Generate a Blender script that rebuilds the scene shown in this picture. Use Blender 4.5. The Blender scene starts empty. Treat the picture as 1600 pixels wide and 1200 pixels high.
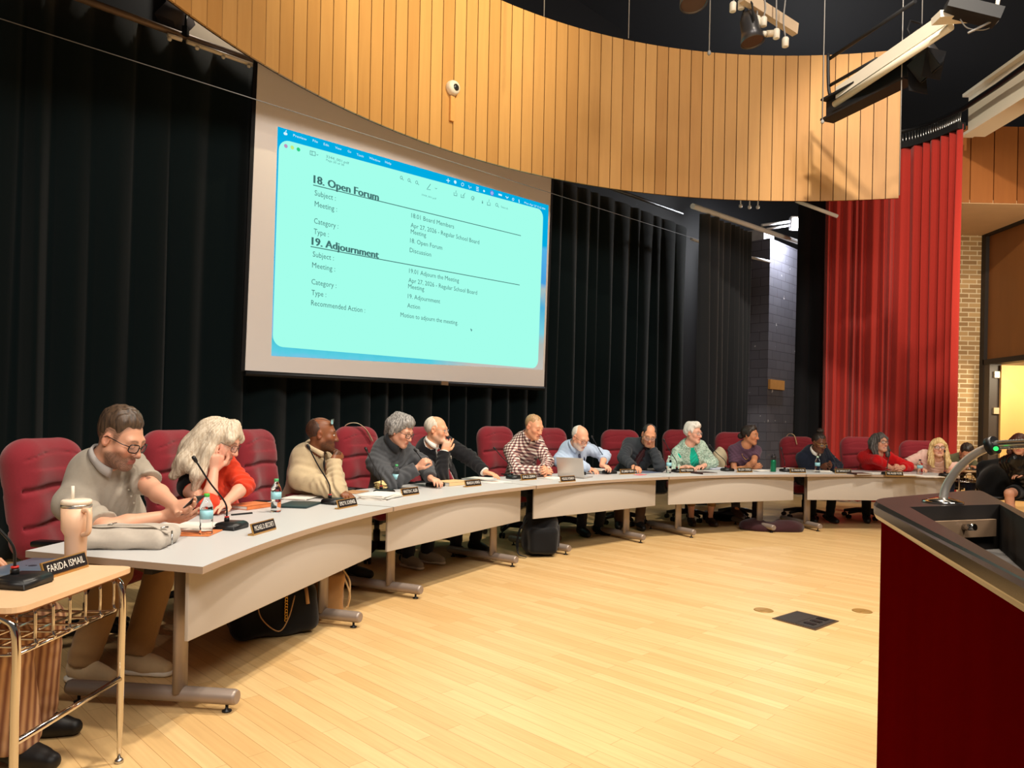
import bpy, bmesh, math, random, os, time
import numpy as np
from mathutils import Vector, Matrix
random.seed(7); rng = np.random.default_rng(7)
SC = bpy.context.scene; COL = SC.collection
PI = math.pi
# ------------------------------------------------------------------ camera model (also used to read positions off the photo)
F, H, RHO, PP = 1130.0, 1.37, 0.02, 655.0
TH = math.radians(45.3); CT, ST = math.cos(TH), math.sin(TH)      # stage axes: u along the stage front, w into the stage
def ray(px, py):
    xr, yr = px-800.0, py-PP
    return (xr+yr*RHO)/F, (yr-xr*RHO)/F
def at(px, py, Y):
    a, b = ray(px, py); return Vector((a*Y, Y, H-b*Y))
def onz(px, py, z):
    a, b = ray(px, py); Y = (H-z)/b; return Vector((a*Y, Y, z))
def onw(px, py, w):
    a, b = ray(px, py); Y = w/(CT-a*ST); return Vector((a*Y, Y, H-b*Y))
def uw(u, w, z=0.0): return Vector((u*CT-w*ST, u*ST+w*CT, z))
def to_uw(p): return p[0]*CT+p[1]*ST, -p[0]*ST+p[1]*CT
def lin(c):
    c /= 255.0
    return c/12.92 if c <= .04045 else ((c+.055)/1.055)**2.4
def rgb(r, g, b): return (lin(r), lin(g), lin(b), 1.0)
# ------------------------------------------------------------------ materials
MATS = {}
def mat(name, col, rough=.6, metal=0., spec=.5, noise=0., nscale=30., bump=0., bscale=200., sheen=0., emit=None, estr=1., trans=0., ior=1.45, stretch=(1,1,1), coat=0.):
    if name in MATS: return MATS[name]
    m = bpy.data.materials.new(name); m.use_nodes = True
    nt = m.node_tree; b = nt.nodes['Principled BSDF']
    b.inputs['Base Color'].default_value = col
    b.inputs['Roughness'].default_value = rough; b.inputs['Metallic'].default_value = metal
    b.inputs['Specular IOR Level'].default_value = spec; b.inputs['IOR'].default_value = ior
    if sheen: b.inputs['Sheen Weight'].default_value = sheen
    if trans: b.inputs['Transmission Weight'].default_value = trans
    if coat: b.inputs['Coat Weight'].default_value = coat
    if emit: b.inputs['Emission Color'].default_value = emit; b.inputs['Emission Strength'].default_value = estr
    if noise or bump:
        tc = nt.nodes.new('ShaderNodeTexCoord'); mp = nt.nodes.new('ShaderNodeMapping'); mp.inputs['Scale'].default_value = stretch
        nt.links.new(tc.outputs['Object'], mp.inputs['Vector'])
    if noise:
        n = nt.nodes.new('ShaderNodeTexNoise'); n.inputs['Scale'].default_value = nscale; n.inputs['Detail'].default_value = 4
        nt.links.new(mp.outputs[0], n.inputs['Vector'])
        mx = nt.nodes.new('ShaderNodeMix'); mx.data_type = 'RGBA'
        mx.inputs[6].default_value = tuple(c*(1-noise) for c in col[:3])+(1,); mx.inputs[7].default_value = tuple(min(1, c*(1+noise)) for c in col[:3])+(1,)
        nt.links.new(n.outputs['Fac'], mx.inputs[0]); nt.links.new(mx.outputs[2], b.inputs['Base Color'])
    if bump:
        n2 = nt.nodes.new('ShaderNodeTexNoise'); n2.inputs['Scale'].default_value = bscale; n2.inputs['Detail'].default_value = 3
        nt.links.new(mp.outputs[0], n2.inputs['Vector'])
        bp = nt.nodes.new('ShaderNodeBump'); bp.inputs['Strength'].default_value = bump; bp.inputs['Distance'].default_value = .01
        nt.links.new(n2.outputs['Fac'], bp.inputs['Height']); nt.links.new(bp.outputs[0], b.inputs['Normal'])
    MATS[name] = m; return m
def nodes_of(name):
    m = bpy.data.materials.new(name); m.use_nodes = True; MATS[name] = m
    nt = m.node_tree; return m, nt, nt.nodes['Principled BSDF']
# ------------------------------------------------------------------ objects
def tag(o, label=None, cat=None, group=None, kind=None):
    if label: o['label'] = label
    if cat: o['category'] = cat
    if group: o['group'] = group
    if kind: o['kind'] = kind
    return o
def empty(name, loc, label, cat, rz=0., group=None):
    o = bpy.data.objects.new(name, None); COL.objects.link(o); o.empty_display_size = .1
    o.location = loc; o.rotation_euler = (0, 0, rz); return tag(o, label, cat, group)
def copy_tree(o, parent=None):
    c = o.copy(); COL.objects.link(c); c.parent = parent
    for ch in list(o.children): copy_tree(ch, c)
    return c
class MB:
    def __init__(s): s.v = []; s.f = []; s.m = []; s.sm = []
    def add(s, vs, fs, mi=0, smooth=False, M=None):
        o = len(s.v)
        if M is not None: vs = [M @ Vector(p) for p in vs]
        s.v += [tuple(p) for p in vs]
        s.f += [tuple(i+o for i in f) for f in fs]; s.m += [mi]*len(fs); s.sm += [smooth]*len(fs)
    def box(s, c, d, mi=0, M=None, bev=0.):
        x, y, z = d[0]/2, d[1]/2, d[2]/2
        if bev > 0:
            bm = bmesh.new(); bmesh.ops.create_cube(bm, size=1)
            for v in bm.verts: v.co = Vector((v.co.x*d[0], v.co.y*d[1], v.co.z*d[2]))
            bmesh.ops.bevel(bm, geom=bm.edges[:], offset=bev, segments=2, affect='EDGES', profile=.6)
            bm.verts.ensure_lookup_table(); vs = [v.co+Vector(c) for v in bm.verts]; fs = [[v.index for v in f.verts] for f in bm.faces]; bm.free()
            s.add(vs, fs, mi, True, M); return
        vs = [(c[0]+a*x, c[1]+b*y, c[2]+e*z) for a in (-1, 1) for b in (-1, 1) for e in (-1, 1)]
        s.add(vs, [(0,1,3,2),(4,6,7,5),(0,4,5,1),(2,3,7,6),(0,2,6,4),(1,5,7,3)], mi, False, M)
    def tube(s, pts, r, n=10, mi=0, M=None, cap=True):
        pts = [Vector(p) for p in pts]; k = len(pts)
        rs = r if isinstance(r, (list, tuple)) else [r]*k
        vs = []; up = None
        for i, p in enumerate(pts):
            t = (pts[min(i+1, k-1)]-pts[max(i-1, 0)]).normalized()
            if up is None: up = Vector((0, 0, 1)) if abs(t.z) < .9 else Vector((1, 0, 0))
            a = t.cross(up).normalized(); b = a.cross(t).normalized(); up = b
            vs += [p+(a*math.cos(2*PI*j/n)+b*math.sin(2*PI*j/n))*rs[i] for j in range(n)]
        fs = [(i*n+j, i*n+(j+1) % n, (i+1)*n+(j+1) % n, (i+1)*n+j) for i in range(k-1) for j in range(n)]
        s.add(vs, fs, mi, True, M)
        if cap: s.add(vs[:n], [tuple(range(n))[::-1]], mi, False, M); s.add(vs[-n:], [tuple(range(n))], mi, False, M)
    def lathe(s, prof, n=20, mi=0, M=None, smooth=True):
        vs = [(r*math.cos(2*PI*j/n), r*math.sin(2*PI*j/n), z) for r, z in prof for j in range(n)]
        k = len(prof)
        s.add(vs, [(i*n+j, i*n+(j+1) % n, (i+1)*n+(j+1) % n, (i+1)*n+j) for i in range(k-1) for j in range(n)], mi, smooth, M)
        if prof[0][0] > 1e-6: s.add(vs[:n], [tuple(range(n))[::-1]], mi, False, M)
        if prof[-1][0] > 1e-6: s.add(vs[-n:], [tuple(range(n))], mi, False, M)
    def prism(s, poly, z0, z1, mi=0, M=None, mi_side=None):
        n = len(poly); vs = [(p[0], p[1], z0) for p in poly]+[(p[0], p[1], z1) for p in poly]
        s.add(vs, [tuple(range(n))[::-1], tuple(range(n, 2*n))], mi, False, M)
        s.add(vs, [(i, (i+1) % n, n+(i+1) % n, n+i) for i in range(n)], mi if mi_side is None else mi_side, False, M)
    def sphere(s, c, r, n=14, mi=0, M=None):
        rr = r if isinstance(r, (tuple, list)) else (r, r, r); k = n//2+1
        vs = [(c[0]+rr[0]*math.sin(PI*i/k)*math.cos(2*PI*j/n), c[1]+rr[1]*math.sin(PI*i/k)*math.sin(2*PI*j/n), c[2]-rr[2]*math.cos(PI*i/k)) for i in range(k+1) for j in range(n)]
        s.add(vs, [(i*n+j, i*n+(j+1) % n, (i+1)*n+(j+1) % n, (i+1)*n+j) for i in range(k) for j in range(n)], mi, True, M)
    def build(s, name, mats, parent=None, loc=None, rz=None, merge=False):
        me = bpy.data.meshes.new(name); me.from_pydata(s.v, [], s.f)
        for m in (mats if isinstance(mats, (list, tuple)) else [mats]): me.materials.append(m)
        me.polygons.foreach_set('material_index', s.m); me.polygons.foreach_set('use_smooth', s.sm)
        bm = bmesh.new(); bm.from_mesh(me); bmesh.ops.remove_doubles(bm, verts=bm.verts[:], dist=1e-6)
        bmesh.ops.recalc_face_normals(bm, faces=bm.faces[:]); bm.to_mesh(me); bm.free(); me.update()
        o = bpy.data.objects.new(name, me); COL.objects.link(o)
        if parent: o.parent = parent
        if loc is not None: o.location = loc
        if rz is not None: o.rotation_euler = (0, 0, rz)
        return o
def rot_to(d, up=(0, 0, 1)):
    """matrix whose z axis runs along d"""
    d = Vector(d).normalized(); u = Vector(up)
    if abs(d.dot(u)) > .98: u = Vector((1, 0, 0))
    x = u.cross(d).normalized(); y = d.cross(x)
    return Matrix((x, y, d)).transposed().to_4x4()
def T(x, y=None, z=None):
    return Matrix.Translation(Vector(x) if y is None else Vector((x, y, z)))
def Rz(a): return Matrix.Rotation(a, 4, 'Z')
def Rx(a): return Matrix.Rotation(a, 4, 'X')
def Ry(a): return Matrix.Rotation(a, 4, 'Y')
def spline(pts, n=8):
    """Catmull-Rom through points"""
    P = [Vector(p) for p in pts]; P = [P[0]*2-P[1]]+P+[P[-1]*2-P[-2]]; out = []
    for i in range(1, len(P)-2):
        for k in range(n):
            t = k/n; a, b, c, d = P[i-1:i+3]
            out.append(.5*((2*b)+(c-a)*t+(2*a-5*b+4*c-d)*t*t+(3*b-a-3*c+d)*t**3))
    out.append(P[-2]); return out
_tc = {}
def text_pts(txt):
    """flat glyph mesh of the built-in font: verts, faces, width"""
    if txt in _tc: return _tc[txt]
    cu = bpy.data.curves.new('t', 'FONT'); cu.body = txt; cu.size = 1; cu.resolution_u = 2
    o = bpy.data.objects.new('t', cu); COL.objects.link(o)
    dg = bpy.context.evaluated_depsgraph_get(); me = o.evaluated_get(dg).to_mesh()
    vs = [v.co.copy() for v in me.vertices]; fs = [tuple(p.vertices) for p in me.polygons]
    o.evaluated_get(dg).to_mesh_clear(); bpy.data.objects.remove(o); bpy.data.curves.remove(cu)
    x0 = min(v.x for v in vs); x1 = max(v.x for v in vs)
    vs = [Vector((v.x-x0, v.y, 0)) for v in vs]
    _tc[txt] = (vs, fs, x1-x0); return _tc[txt]
CAP = .69
# ------------------------------------------------------------------ implicit surfaces -> mesh (surface nets)
def cone(a, b, ra, rb, k=.03, op='u'): return ('c', np.array(a, np.float32), np.array(b, np.float32), float(ra), float(rb), k, op)
def ell(c, r, R=None, k=.03, op='u'):
    return ('e', np.array(c, np.float32), np.array(r, np.float32), None if R is None else np.array(R, np.float32), 0, k, op)
def slab(c, n, k=.005, op='i'):          # half space: keeps the side n points away from
    n = np.array(n, np.float32); return ('p', np.array(c, np.float32), n/np.linalg.norm(n), 0, 0, k, op)
def rbox(c, h, r, R=None, k=.01, op='u'): return ('b', np.array(c, np.float32), np.array(h, np.float32), None if R is None else np.array(R, np.float32), r, k, op)
def prim_d(p, P):
    t = p[0]
    if t == 'c':
        a, b, ra, rb = p[1:5]; ba = b-a; l2 = float(ba@ba)+1e-9
        h = np.clip(((P-a)@ba)/l2, 0, 1)
        q = P-a-h[:, None]*ba
        return np.sqrt(np.einsum('ij,ij->i', q, q))-(ra+(rb-ra)*h)
    if t == 'e':
        q = P-p[1]
        if p[3] is not None: q = q@p[3]
        k0 = np.sqrt(np.einsum('ij,ij->i', q/p[2], q/p[2]))+1e-6; g = q/(p[2]*p[2])
        return k0*(k0-1)/(np.sqrt(np.einsum('ij,ij->i', g, g))+1e-6)
    if t == 'p': return (P-p[1])@p[2]
    q = P-p[1]
    if p[3] is not None: q = q@p[3]
    q = np.abs(q)-(p[2]-p[4]); m = np.maximum(q, 0)
    return np.sqrt(np.einsum('ij,ij->i', m, m))+np.minimum(q.max(1), 0)-p[4]
def sdf_eval(prims, P, disp=None):
    d = None
    for p in prims:
        if p[0] == 'g':                               # nested group of prims
            e = sdf_eval(p[1], P); k, op = p[2], p[3]
        else: e = prim_d(p, P); k, op = p[5], p[6]
        if d is None: d = e; continue
        if op == 'u': h = np.maximum(k-np.abs(d-e), 0)/k; d = np.minimum(d, e)-h*h*k*.25
        elif op == 's': h = np.maximum(k-np.abs(d+e), 0)/k; d = np.maximum(d, -e)+h*h*k*.25
        else: h = np.maximum(k-np.abs(d-e), 0)/k; d = np.maximum(d, e)+h*h*k*.25
    if disp is not None: d = d+disp(P)
    return d
def sdf_bounds(prims):
    lo, hi = [], []
    for p in prims:
        if p[0] == 'g': a, b = sdf_bounds(p[1]); lo.append(a); hi.append(b); continue
        if p[6] != 'u': continue
        if p[0] == 'c':
            r = max(p[3], p[4]); lo.append(np.minimum(p[1], p[2])-r); hi.append(np.maximum(p[1], p[2])+r)
        elif p[0] in 'eb':
            r = p[2] if p[3] is None else np.full(3, float(np.linalg.norm(p[2]) if p[0] == 'b' else p[2].max())); lo.append(p[1]-r); hi.append(p[1]+r)
    return np.min(lo, 0), np.max(hi, 0)
def sdf_mesh(prims, vox, disp=None, margin=.0):
    """returns (verts, quads)"""
    lo, hi = sdf_bounds(prims); pad = vox*3+.012+margin; lo = lo-pad; hi = hi+pad
    K = 4; nc = np.ceil((hi-lo)/(vox*K)).astype(int)+1; n = nc*K
    ax = [lo[i]+(np.arange(nc[i])*K+(K-1)/2)*vox for i in range(3)]
    G = np.stack(np.meshgrid(*ax, indexing='ij'), -1).reshape(-1, 3).astype(np.float32)
    dc = sdf_eval(prims, G, disp)
    act = np.abs(dc) < vox*K*1.05+.012+margin
    D = np.repeat(np.repeat(np.repeat(np.where(dc < 0, -1., 1.).astype(np.float32).reshape(nc), K, 0), K, 1), K, 2)
    ai = np.argwhere(act.reshape(nc))
    off = np.stack(np.meshgrid(*[np.arange(K)]*3, indexing='ij'), -1).reshape(-1, 3)
    # evaluate in clumps so that only nearby prims matter
    clump = ai//3; key = (clump[:, 0]*4096+clump[:, 1])*4096+clump[:, 2]
    order = np.argsort(key, kind='stable'); ai = ai[order]; key = key[order]
    cuts = np.flatnonzero(np.diff(key))+1
    flat = [p for p in prims]
    for grp in np.split(ai, cuts):
        idx = (grp[:, None, :]*K+off[None]).reshape(-1, 3)
        P = (lo+idx*vox).astype(np.float32)
        c = P.mean(0, keepdims=True); rad = float(np.sqrt(((P-c)**2).sum(1).max()))
        near = []
        for p in flat:
            if p[0] == 'g' or p[0] == 'p': near.append(p); continue
            e = float(prim_d(p, c)[0])
            if p[0] == 'e': e *= .6
            if e < rad+p[5]+vox*2+.03: near.append(p)
        if not any(p[0] == 'g' or p[6] == 'u' for p in near): D[idx[:, 0], idx[:, 1], idx[:, 2]] = 1.; continue
        while near and near[0][0] != 'g' and near[0][6] != 'u': near.append(near.pop(0))
        D[idx[:, 0], idx[:, 1], idx[:, 2]] = sdf_eval(near, P, disp)
    S = D < 0
    c8 = [S[i:n[0]-1+i, j:n[1]-1+j, k:n[2]-1+k] for i in (0, 1) for j in (0, 1) for k in (0, 1)]
    s8 = c8[0].astype(np.int8)
    for c in c8[1:]: s8 = s8+c
    cells = np.argwhere((s8 > 0) & (s8 < 8)); N = len(cells)
    if N == 0: return np.zeros((0, 3)), np.zeros((0, 4), int)
    cid = np.full(n-1, -1, np.int32); cid[cells[:, 0], cells[:, 1], cells[:, 2]] = np.arange(N)
    cor = [(i, j, k) for i in (0, 1) for j in (0, 1) for k in (0, 1)]
    val = np.stack([D[cells[:, 0]+i, cells[:, 1]+j, cells[:, 2]+k] for i, j, k in cor], 1)
    acc = np.zeros((N, 3)); cnt = np.zeros(N)
    for a in range(8):
        for b in range(a+1, 8):
            if sum(abs(np.array(cor[a])-np.array(cor[b]))) != 1: continue
            va, vb = val[:, a], val[:, b]; m = (va < 0) != (vb < 0)
            t = np.where(m, va/(va-vb+1e-12*(va == vb)), 0.)
            p = np.array(cor[a])+t[:, None]*(np.array(cor[b])-np.array(cor[a]))
            acc += p*m[:, None]; cnt += m
    V = lo+(cells+acc/cnt[:, None])*vox
    Q = []
    for axis in range(3):
        sl0 = [slice(1, -1)]*3; sl1 = [slice(1, -1)]*3; sl0[axis] = slice(0, -1); sl1[axis] = slice(1, None)
        A, B = S[tuple(sl0)], S[tuple(sl1)]
        e = np.argwhere(A != B); flip = A[A != B]
        o = np.array([1, 1, 1]); o[axis] = 0; e = e+o
        u, v = [(1, 2), (2, 0), (0, 1)][axis]
        du = np.eye(3, dtype=int)[u]; dv = np.eye(3, dtype=int)[v]
        q = np.stack([cid[tuple((e-s*du-t*dv).T)] for s, t in ((1, 1), (0, 1), (0, 0), (1, 0))], 1)
        q[~flip] = q[~flip][:, ::-1]; Q.append(q)
    Q = np.concatenate(Q); Q = Q[(Q >= 0).all(1)]
    return V, Q
def mesh_np(name, V, Q, mats, parent=None, midx=None, col=None, smooth=True):
    me = bpy.data.meshes.new(name)
    me.vertices.add(len(V)); me.vertices.foreach_set('co', np.ascontiguousarray(V, np.float32).ravel())
    me.loops.add(Q.size); me.loops.foreach_set('vertex_index', np.ascontiguousarray(Q, np.int32).ravel())
    me.polygons.add(len(Q)); me.polygons.foreach_set('loop_start', np.arange(0, Q.size, 4, dtype=np.int32))
    me.polygons.foreach_set('use_smooth', np.full(len(Q), smooth))
    for m in (mats if isinstance(mats, (list, tuple)) else [mats]): me.materials.append(m)
    if midx is not None: me.polygons.foreach_set('material_index', np.ascontiguousarray(midx, np.int32))
    me.update(calc_edges=True); me.validate()
    if col is not None:
        at_ = me.color_attributes.new('pigment', 'FLOAT_COLOR', 'POINT'); at_.data.foreach_set('color', np.ascontiguousarray(col, np.float32).ravel())
    o = bpy.data.objects.new(name, me); COL.objects.link(o)
    if parent: o.parent = parent
    return o
def sdf_obj(name, prims, vox, mats, parent=None, disp=None, margin=0.):
    V, Q = sdf_mesh(prims, vox, disp, margin)
    return mesh_np(name, V, Q, mats, parent)
# =================================================================== SETTING
def floor_mat():
    m, nt, b = nodes_of('maple_floor'); L = nt.links
    tc = nt.nodes.new('ShaderNodeTexCoord'); mp = nt.nodes.new('ShaderNodeMapping'); mp.inputs['Rotation'].default_value = (0, 0, -math.radians(135.3))
    L.new(tc.outputs['Object'], mp.inputs[0])
    br = nt.nodes.new('ShaderNodeTexBrick'); L.new(mp.outputs[0], br.inputs[0])
    br.offset = .37; br.inputs['Scale'].default_value = 1; br.inputs['Brick Width'].default_value = .92; br.inputs['Row Height'].default_value = .083
    br.inputs['Mortar Size'].default_value = .0011; br.inputs['Mortar Smooth'].default_value = .3; br.inputs['Bias'].default_value = 0
    br.inputs['Color1'].default_value = rgb(226, 192, 138); br.inputs['Color2'].default_value = rgb(214, 176, 120); br.inputs['Mortar'].default_value = rgb(166, 122, 74)
    mp2 = nt.nodes.new('ShaderNodeMapping'); mp2.inputs['Scale'].default_value = (1.2, 22, 1); L.new(mp.outputs[0], mp2.inputs[0])
    n = nt.nodes.new('ShaderNodeTexNoise'); n.inputs['Scale'].default_value = 2.2; n.inputs['Detail'].default_value = 5; L.new(mp2.outputs[0], n.inputs[0])
    mx = nt.nodes.new('ShaderNodeMix'); mx.data_type = 'RGBA'; mx.blend_type = 'MULTIPLY'; mx.inputs[0].default_value = .28
    cr = nt.nodes.new('ShaderNodeValToRGB'); cr.color_ramp.elements[0].position = .3; cr.color_ramp.elements[0].color = (.55, .48, .42, 1); cr.color_ramp.elements[1].position = .7; cr.color_ramp.elements[1].color = (1, 1, 1, 1)
    L.new(n.outputs['Fac'], cr.inputs[0]); L.new(br.outputs['Color'], mx.inputs[6]); L.new(cr.outputs[0], mx.inputs[7])
    # short dark scuff marks
    v = nt.nodes.new('ShaderNodeTexNoise'); v.inputs['Scale'].default_value = 5.5; v.inputs['Detail'].default_value = 6; v.inputs['Roughness'].default_value = .75
    mp3 = nt.nodes.new('ShaderNodeMapping'); mp3.inputs['Scale'].default_value = (1, 5, 1); mp3.inputs['Rotation'].default_value = (0, 0, .5); L.new(tc.outputs['Object'], mp3.inputs[0]); L.new(mp3.outputs[0], v.inputs[0])
    c2 = nt.nodes.new('ShaderNodeValToRGB'); c2.color_ramp.elements[0].position = .70; c2.color_ramp.elements[1].position = .745; c2.color_ramp.elements[1].color = (1, 1, 1, 1)
    L.new(v.outputs['Fac'], c2.inputs[0])
    m2 = nt.nodes.new('ShaderNodeMix'); m2.data_type = 'RGBA'; m2.inputs[7].default_value = rgb(110, 78, 44)
    ml = nt.nodes.new('ShaderNodeMath'); ml.operation = 'MULTIPLY'; ml.inputs[1].default_value = .55; L.new(c2.outputs[0], ml.inputs[0]); L.new(ml.outputs[0], m2.inputs[0])
    L.new(mx.outputs[2], m2.inputs[6]); L.new(m2.outputs[2], b.inputs['Base Color'])
    b.inputs['Roughness'].default_value = .34; b.inputs['Specular IOR Level'].default_value = .35
    return m
def wood_mat(name, c1, c2, rough=.45, gs=(1, 1, .09), scale=14., attr='tone'):
    m, nt, b = nodes_of(name); L = nt.links
    tc = nt.nodes.new('ShaderNodeTexCoord'); mp = nt.nodes.new('ShaderNodeMapping'); mp.inputs['Scale'].default_value = gs; L.new(tc.outputs['Object'], mp.inputs[0])
    n = nt.nodes.new('ShaderNodeTexNoise'); n.inputs['Scale'].default_value = scale; n.inputs['Detail'].default_value = 6; n.inputs['Distortion'].default_value = .6; L.new(mp.outputs[0], n.inputs[0])
    at_ = nt.nodes.new('ShaderNodeAttribute'); at_.attribute_name = attr
    ad = nt.nodes.new('ShaderNodeMath'); ad.operation = 'MULTIPLY_ADD'; ad.inputs[1].default_value = .55; L.new(n.outputs['Fac'], ad.inputs[0]); L.new(at_.outputs['Fac'], ad.inputs[2])
    mx = nt.nodes.new('ShaderNodeMix'); mx.data_type = 'RGBA'; mx.inputs[6].default_value = c1; mx.inputs[7].default_value = c2; L.new(ad.outputs[0], mx.inputs[0])
    L.new(mx.outputs[2], b.inputs['Base Color']); b.inputs['Roughness'].default_value = rough
    return m
def set_tone(o, per, lo=0., hi=.55):
    """a random tone for each run of `per` faces (one plank)"""
    n = len(o.data.polygons); a = o.data.attributes.new('tone', 'FLOAT', 'FACE')
    k = n//per+1; t = rng.uniform(lo, hi, k); a.data.foreach_set('value', np.repeat(t, per)[:n].astype(np.float32))
M_BLACK = mat('black_paint', rgb(26, 27, 31), .7); M_BLACKMETAL = mat('black_metal', rgb(22, 22, 24), .4, .3)
M_PLASTIC = mat('black_plastic', rgb(20, 20, 22), .42)
M_STEEL = mat('brushed_steel', rgb(190, 188, 184), .28, 1.); M_CHROME = mat('chrome', rgb(215, 210, 205), .12, 1.)
M_GREYMETAL = mat('grey_powder_coat', rgb(150, 138, 128), .45, .35)
M_WHITE = mat('white_paint', rgb(228, 220, 205), .55)
M_PIPE = mat('white_pipe', rgb(225, 226, 230), .5)
# floor
fl = MB(); fl.box((3, 7, -.05), (26, 28, .1)); tag(fl.build('floor', floor_mat()), kind='structure')
# ceiling, painted black
ce = MB(); ce.box((3, 7, 9.05), (26, 28, .1)); tag(ce.build('ceiling', M_BLACK), kind='structure')
# stage back wall behind the curtains, black; cream patch above the curtain track on the left
bw = MB(); p = uw(8, 8.6); bw.box((0, 0, 4.5), (24, .2, 9), 0, T(p.x, p.y, 0) @ Rz(TH)); tag(bw.build('wall_back', M_BLACK), kind='structure')
CW = 7.65
# ---- curved plank fascia hung over the stage
RC, RR, RZB, RZT = Vector((3.70, 3.91)), 6.76, 4.67, 6.81
def ring_ang(px):
    a, _ = ray(px, 250); A = a*a+1; B = -2*(a*RC.x+RC.y); D = RC.length_squared-RR*RR
    Y = (-B+math.sqrt(B*B-4*A*D))/2/A; return math.atan2(Y-RC.y, a*Y-RC.x), Vector((a*Y, Y))
a1, _ = ring_ang(1405); a0 = math.radians(188)
da = .178/RR; rg = MB(); npl = int((a0-a1)/da)
def ring_pt(a, r, z): return (RC.x+r*math.cos(a), RC.y+r*math.sin(a), z)
for i in range(npl+1):
    s = a1+i*da; e = min(s+da-.012/RR, a0)
    vs = [ring_pt(a, r, z) for a in (s, e) for r in (RR, RR+.022) for z in (RZB, RZT)]
    rg.add(vs, [(0,1,3,2),(4,6,7,5),(0,4,5,1),(2,3,7,6),(0,2,6,4),(1,5,7,3)], 0)
NP_ = len(rg.f)
k = 60
for i in range(k):
    s, e = a1+(a0-a1)*i/k, a1+(a0-a1)*(i+1)/k
    vs = [ring_pt(a, r, z) for a in (s, e) for r in (RR+.023, RR+.045) for z in (RZB+.004, RZT-.004)]
    rg.add(vs, [(0,1,3,2),(4,6,7,5),(0,4,5,1),(2,3,7,6),(0,2,6,4),(1,5,7,3)], 1)
M_OAK = wood_mat('honey_oak', rgb(214, 164, 98), rgb(186, 134, 72)); M_GROOVE = mat('dark_groove', rgb(52, 32, 18), .8)
o = rg.build('wall_curved', [M_OAK, M_GROOVE]); set_tone(o, 6, -.1, .6); tag(o, 'curved fascia of upright honey oak planks hanging above the stage', 'fascia', kind='structure')
# cream wall seen in the gap between curtain track and fascia
pA, pB = onw(262, 45, 8.4), onw(430, 45, 8.4); u0, u1 = to_uw(pA)[0], to_uw(pB)[0]
cp = MB(); c = uw((u0+u1)/2, 8.44); cp.box((0, 0, 6.2), (u1-u0, .05, 2.6), 0, T(c.x, c.y, 0) @ Rz(TH)); tag(cp.build('wall_upper', mat('cream_plaster', rgb(226, 208, 184), .8, noise=.06, nscale=3)), kind='structure')
# ---- curtains
def fabric(name, col, sheen=.25, rough=.9, **k): return mat(name, col, rough, spec=.15, sheen=sheen, noise=.12, nscale=90, bump=.25, bscale=700, **k)
M_VELOUR = fabric('black_velour', rgb(6, 19, 21), .12); M_LEG = fabric('charcoal_drape', rgb(37, 39, 43)); M_RED = fabric('red_velour', rgb(176, 52, 44), .12)
def curtain(name, path, ztop, zbot, pitch, amp, m, label, cat='curtain', seed=1, nz=14, gather=.35, lean=0., group=None):
    P = [Vector(p[:2]) for p in path]; seg = [0]
    for i in range(1, len(P)): seg.append(seg[-1]+(P[i]-P[i-1]).length)
    Lg = seg[-1]; r = np.random.default_rng(seed); nf = max(2, int(Lg/pitch))
    w = r.uniform(.55, 1.5, nf); kn = np.concatenate([[0], np.cumsum(w/w.sum())])*Lg; A = r.uniform(.55, 1.25, nf)*amp
    K = 12; vs = []; S = []
    for i in range(nf):
        for j in range(K): S.append((kn[i]+(kn[i+1]-kn[i])*j/K, i, j/K))
    S.append((Lg, nf-1, 1.))
    ph = r.uniform(0, 6.28, nf+1)
    for iz in range(nz+1):
        t = iz/nz; z0 = ztop if not callable(ztop) else None
        for s, i, q in S:
            k = max(j for j in range(len(seg)) if seg[j] <= s+1e-9); k = min(k, len(P)-2)
            d = (P[k+1]-P[k]).normalized(); n = Vector((d.y, -d.x)); p = P[k]+d*(s-seg[k])
            a = A[i]*(gather+(1-gather)*min(1, t*2.2))
            sh = math.sin(PI*q)**.8 if True else 0
            off = a*(2*sh-1)+amp*.25*math.sin(ph[i]+t*3.1+q)
            lat = .18*a*math.sin(2*PI*q)*1.2+amp*.3*t*math.sin(ph[i]*1.7+t*2)
            zt = ztop(s/Lg) if callable(ztop) else ztop
            vs.append((p.x+n.x*off+d.x*(lat+lean*(t)), p.y+n.y*off+d.y*(lat+lean*t), zt+(zbot-zt)*t))
    c = len(S); b = MB(); b.add(vs, [(r_*c+j, r_*c+j+1, (r_+1)*c+j+1, (r_+1)*c+j) for r_ in range(nz) for j in range(c-1)], 0, True)
    o = b.build(name, m); md = o.modifiers.new('cloth', 'SOLIDIFY'); md.thickness = .006
    return tag(o, label, cat, group)
uR = to_uw(onw(1072, 500, CW))[0]
curtain('stage_curtain', [uw(-1.5, CW), uw(uR, CW)], 5.22, .03, .36, .075, M_VELOUR, 'wide black velour stage curtain hanging behind the maroon chairs and screen', seed=3, lean=-.05)
pl = onw(1098, 400, 6.1); pr = onw(1172, 400, 6.1)
ul, ur = to_uw(pl)[0], to_uw(pr)[0]
curtain('leg_curtain', [uw(ul, 6.1), uw(ur, 6.1)], onw(1135, 348, 6.1).z, .03, .17, .06, M_LEG, 'narrow charcoal drape hanging from the white pipe left of the block pillar', seed=5, gather=.8)
p0, p1 = at(1246, 400, 14.0), at(1303, 400, 13.75)
curtain('side_curtain', [p0, p1], 6.0, .03, .22, .05, mat('side_black', rgb(15, 16, 20), .95), 'black side curtain hanging between the block pillar and red curtain', seed=8)
KR = 1.16; hz = lambda z: H+(z-H)*KR
RP = [(x*KR, y*KR) for x, y in ((4.86, 11.35), (5.35, 11.12), (5.87, 10.84), (6.1, 10.45), (6.2, 10.1))]
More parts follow.
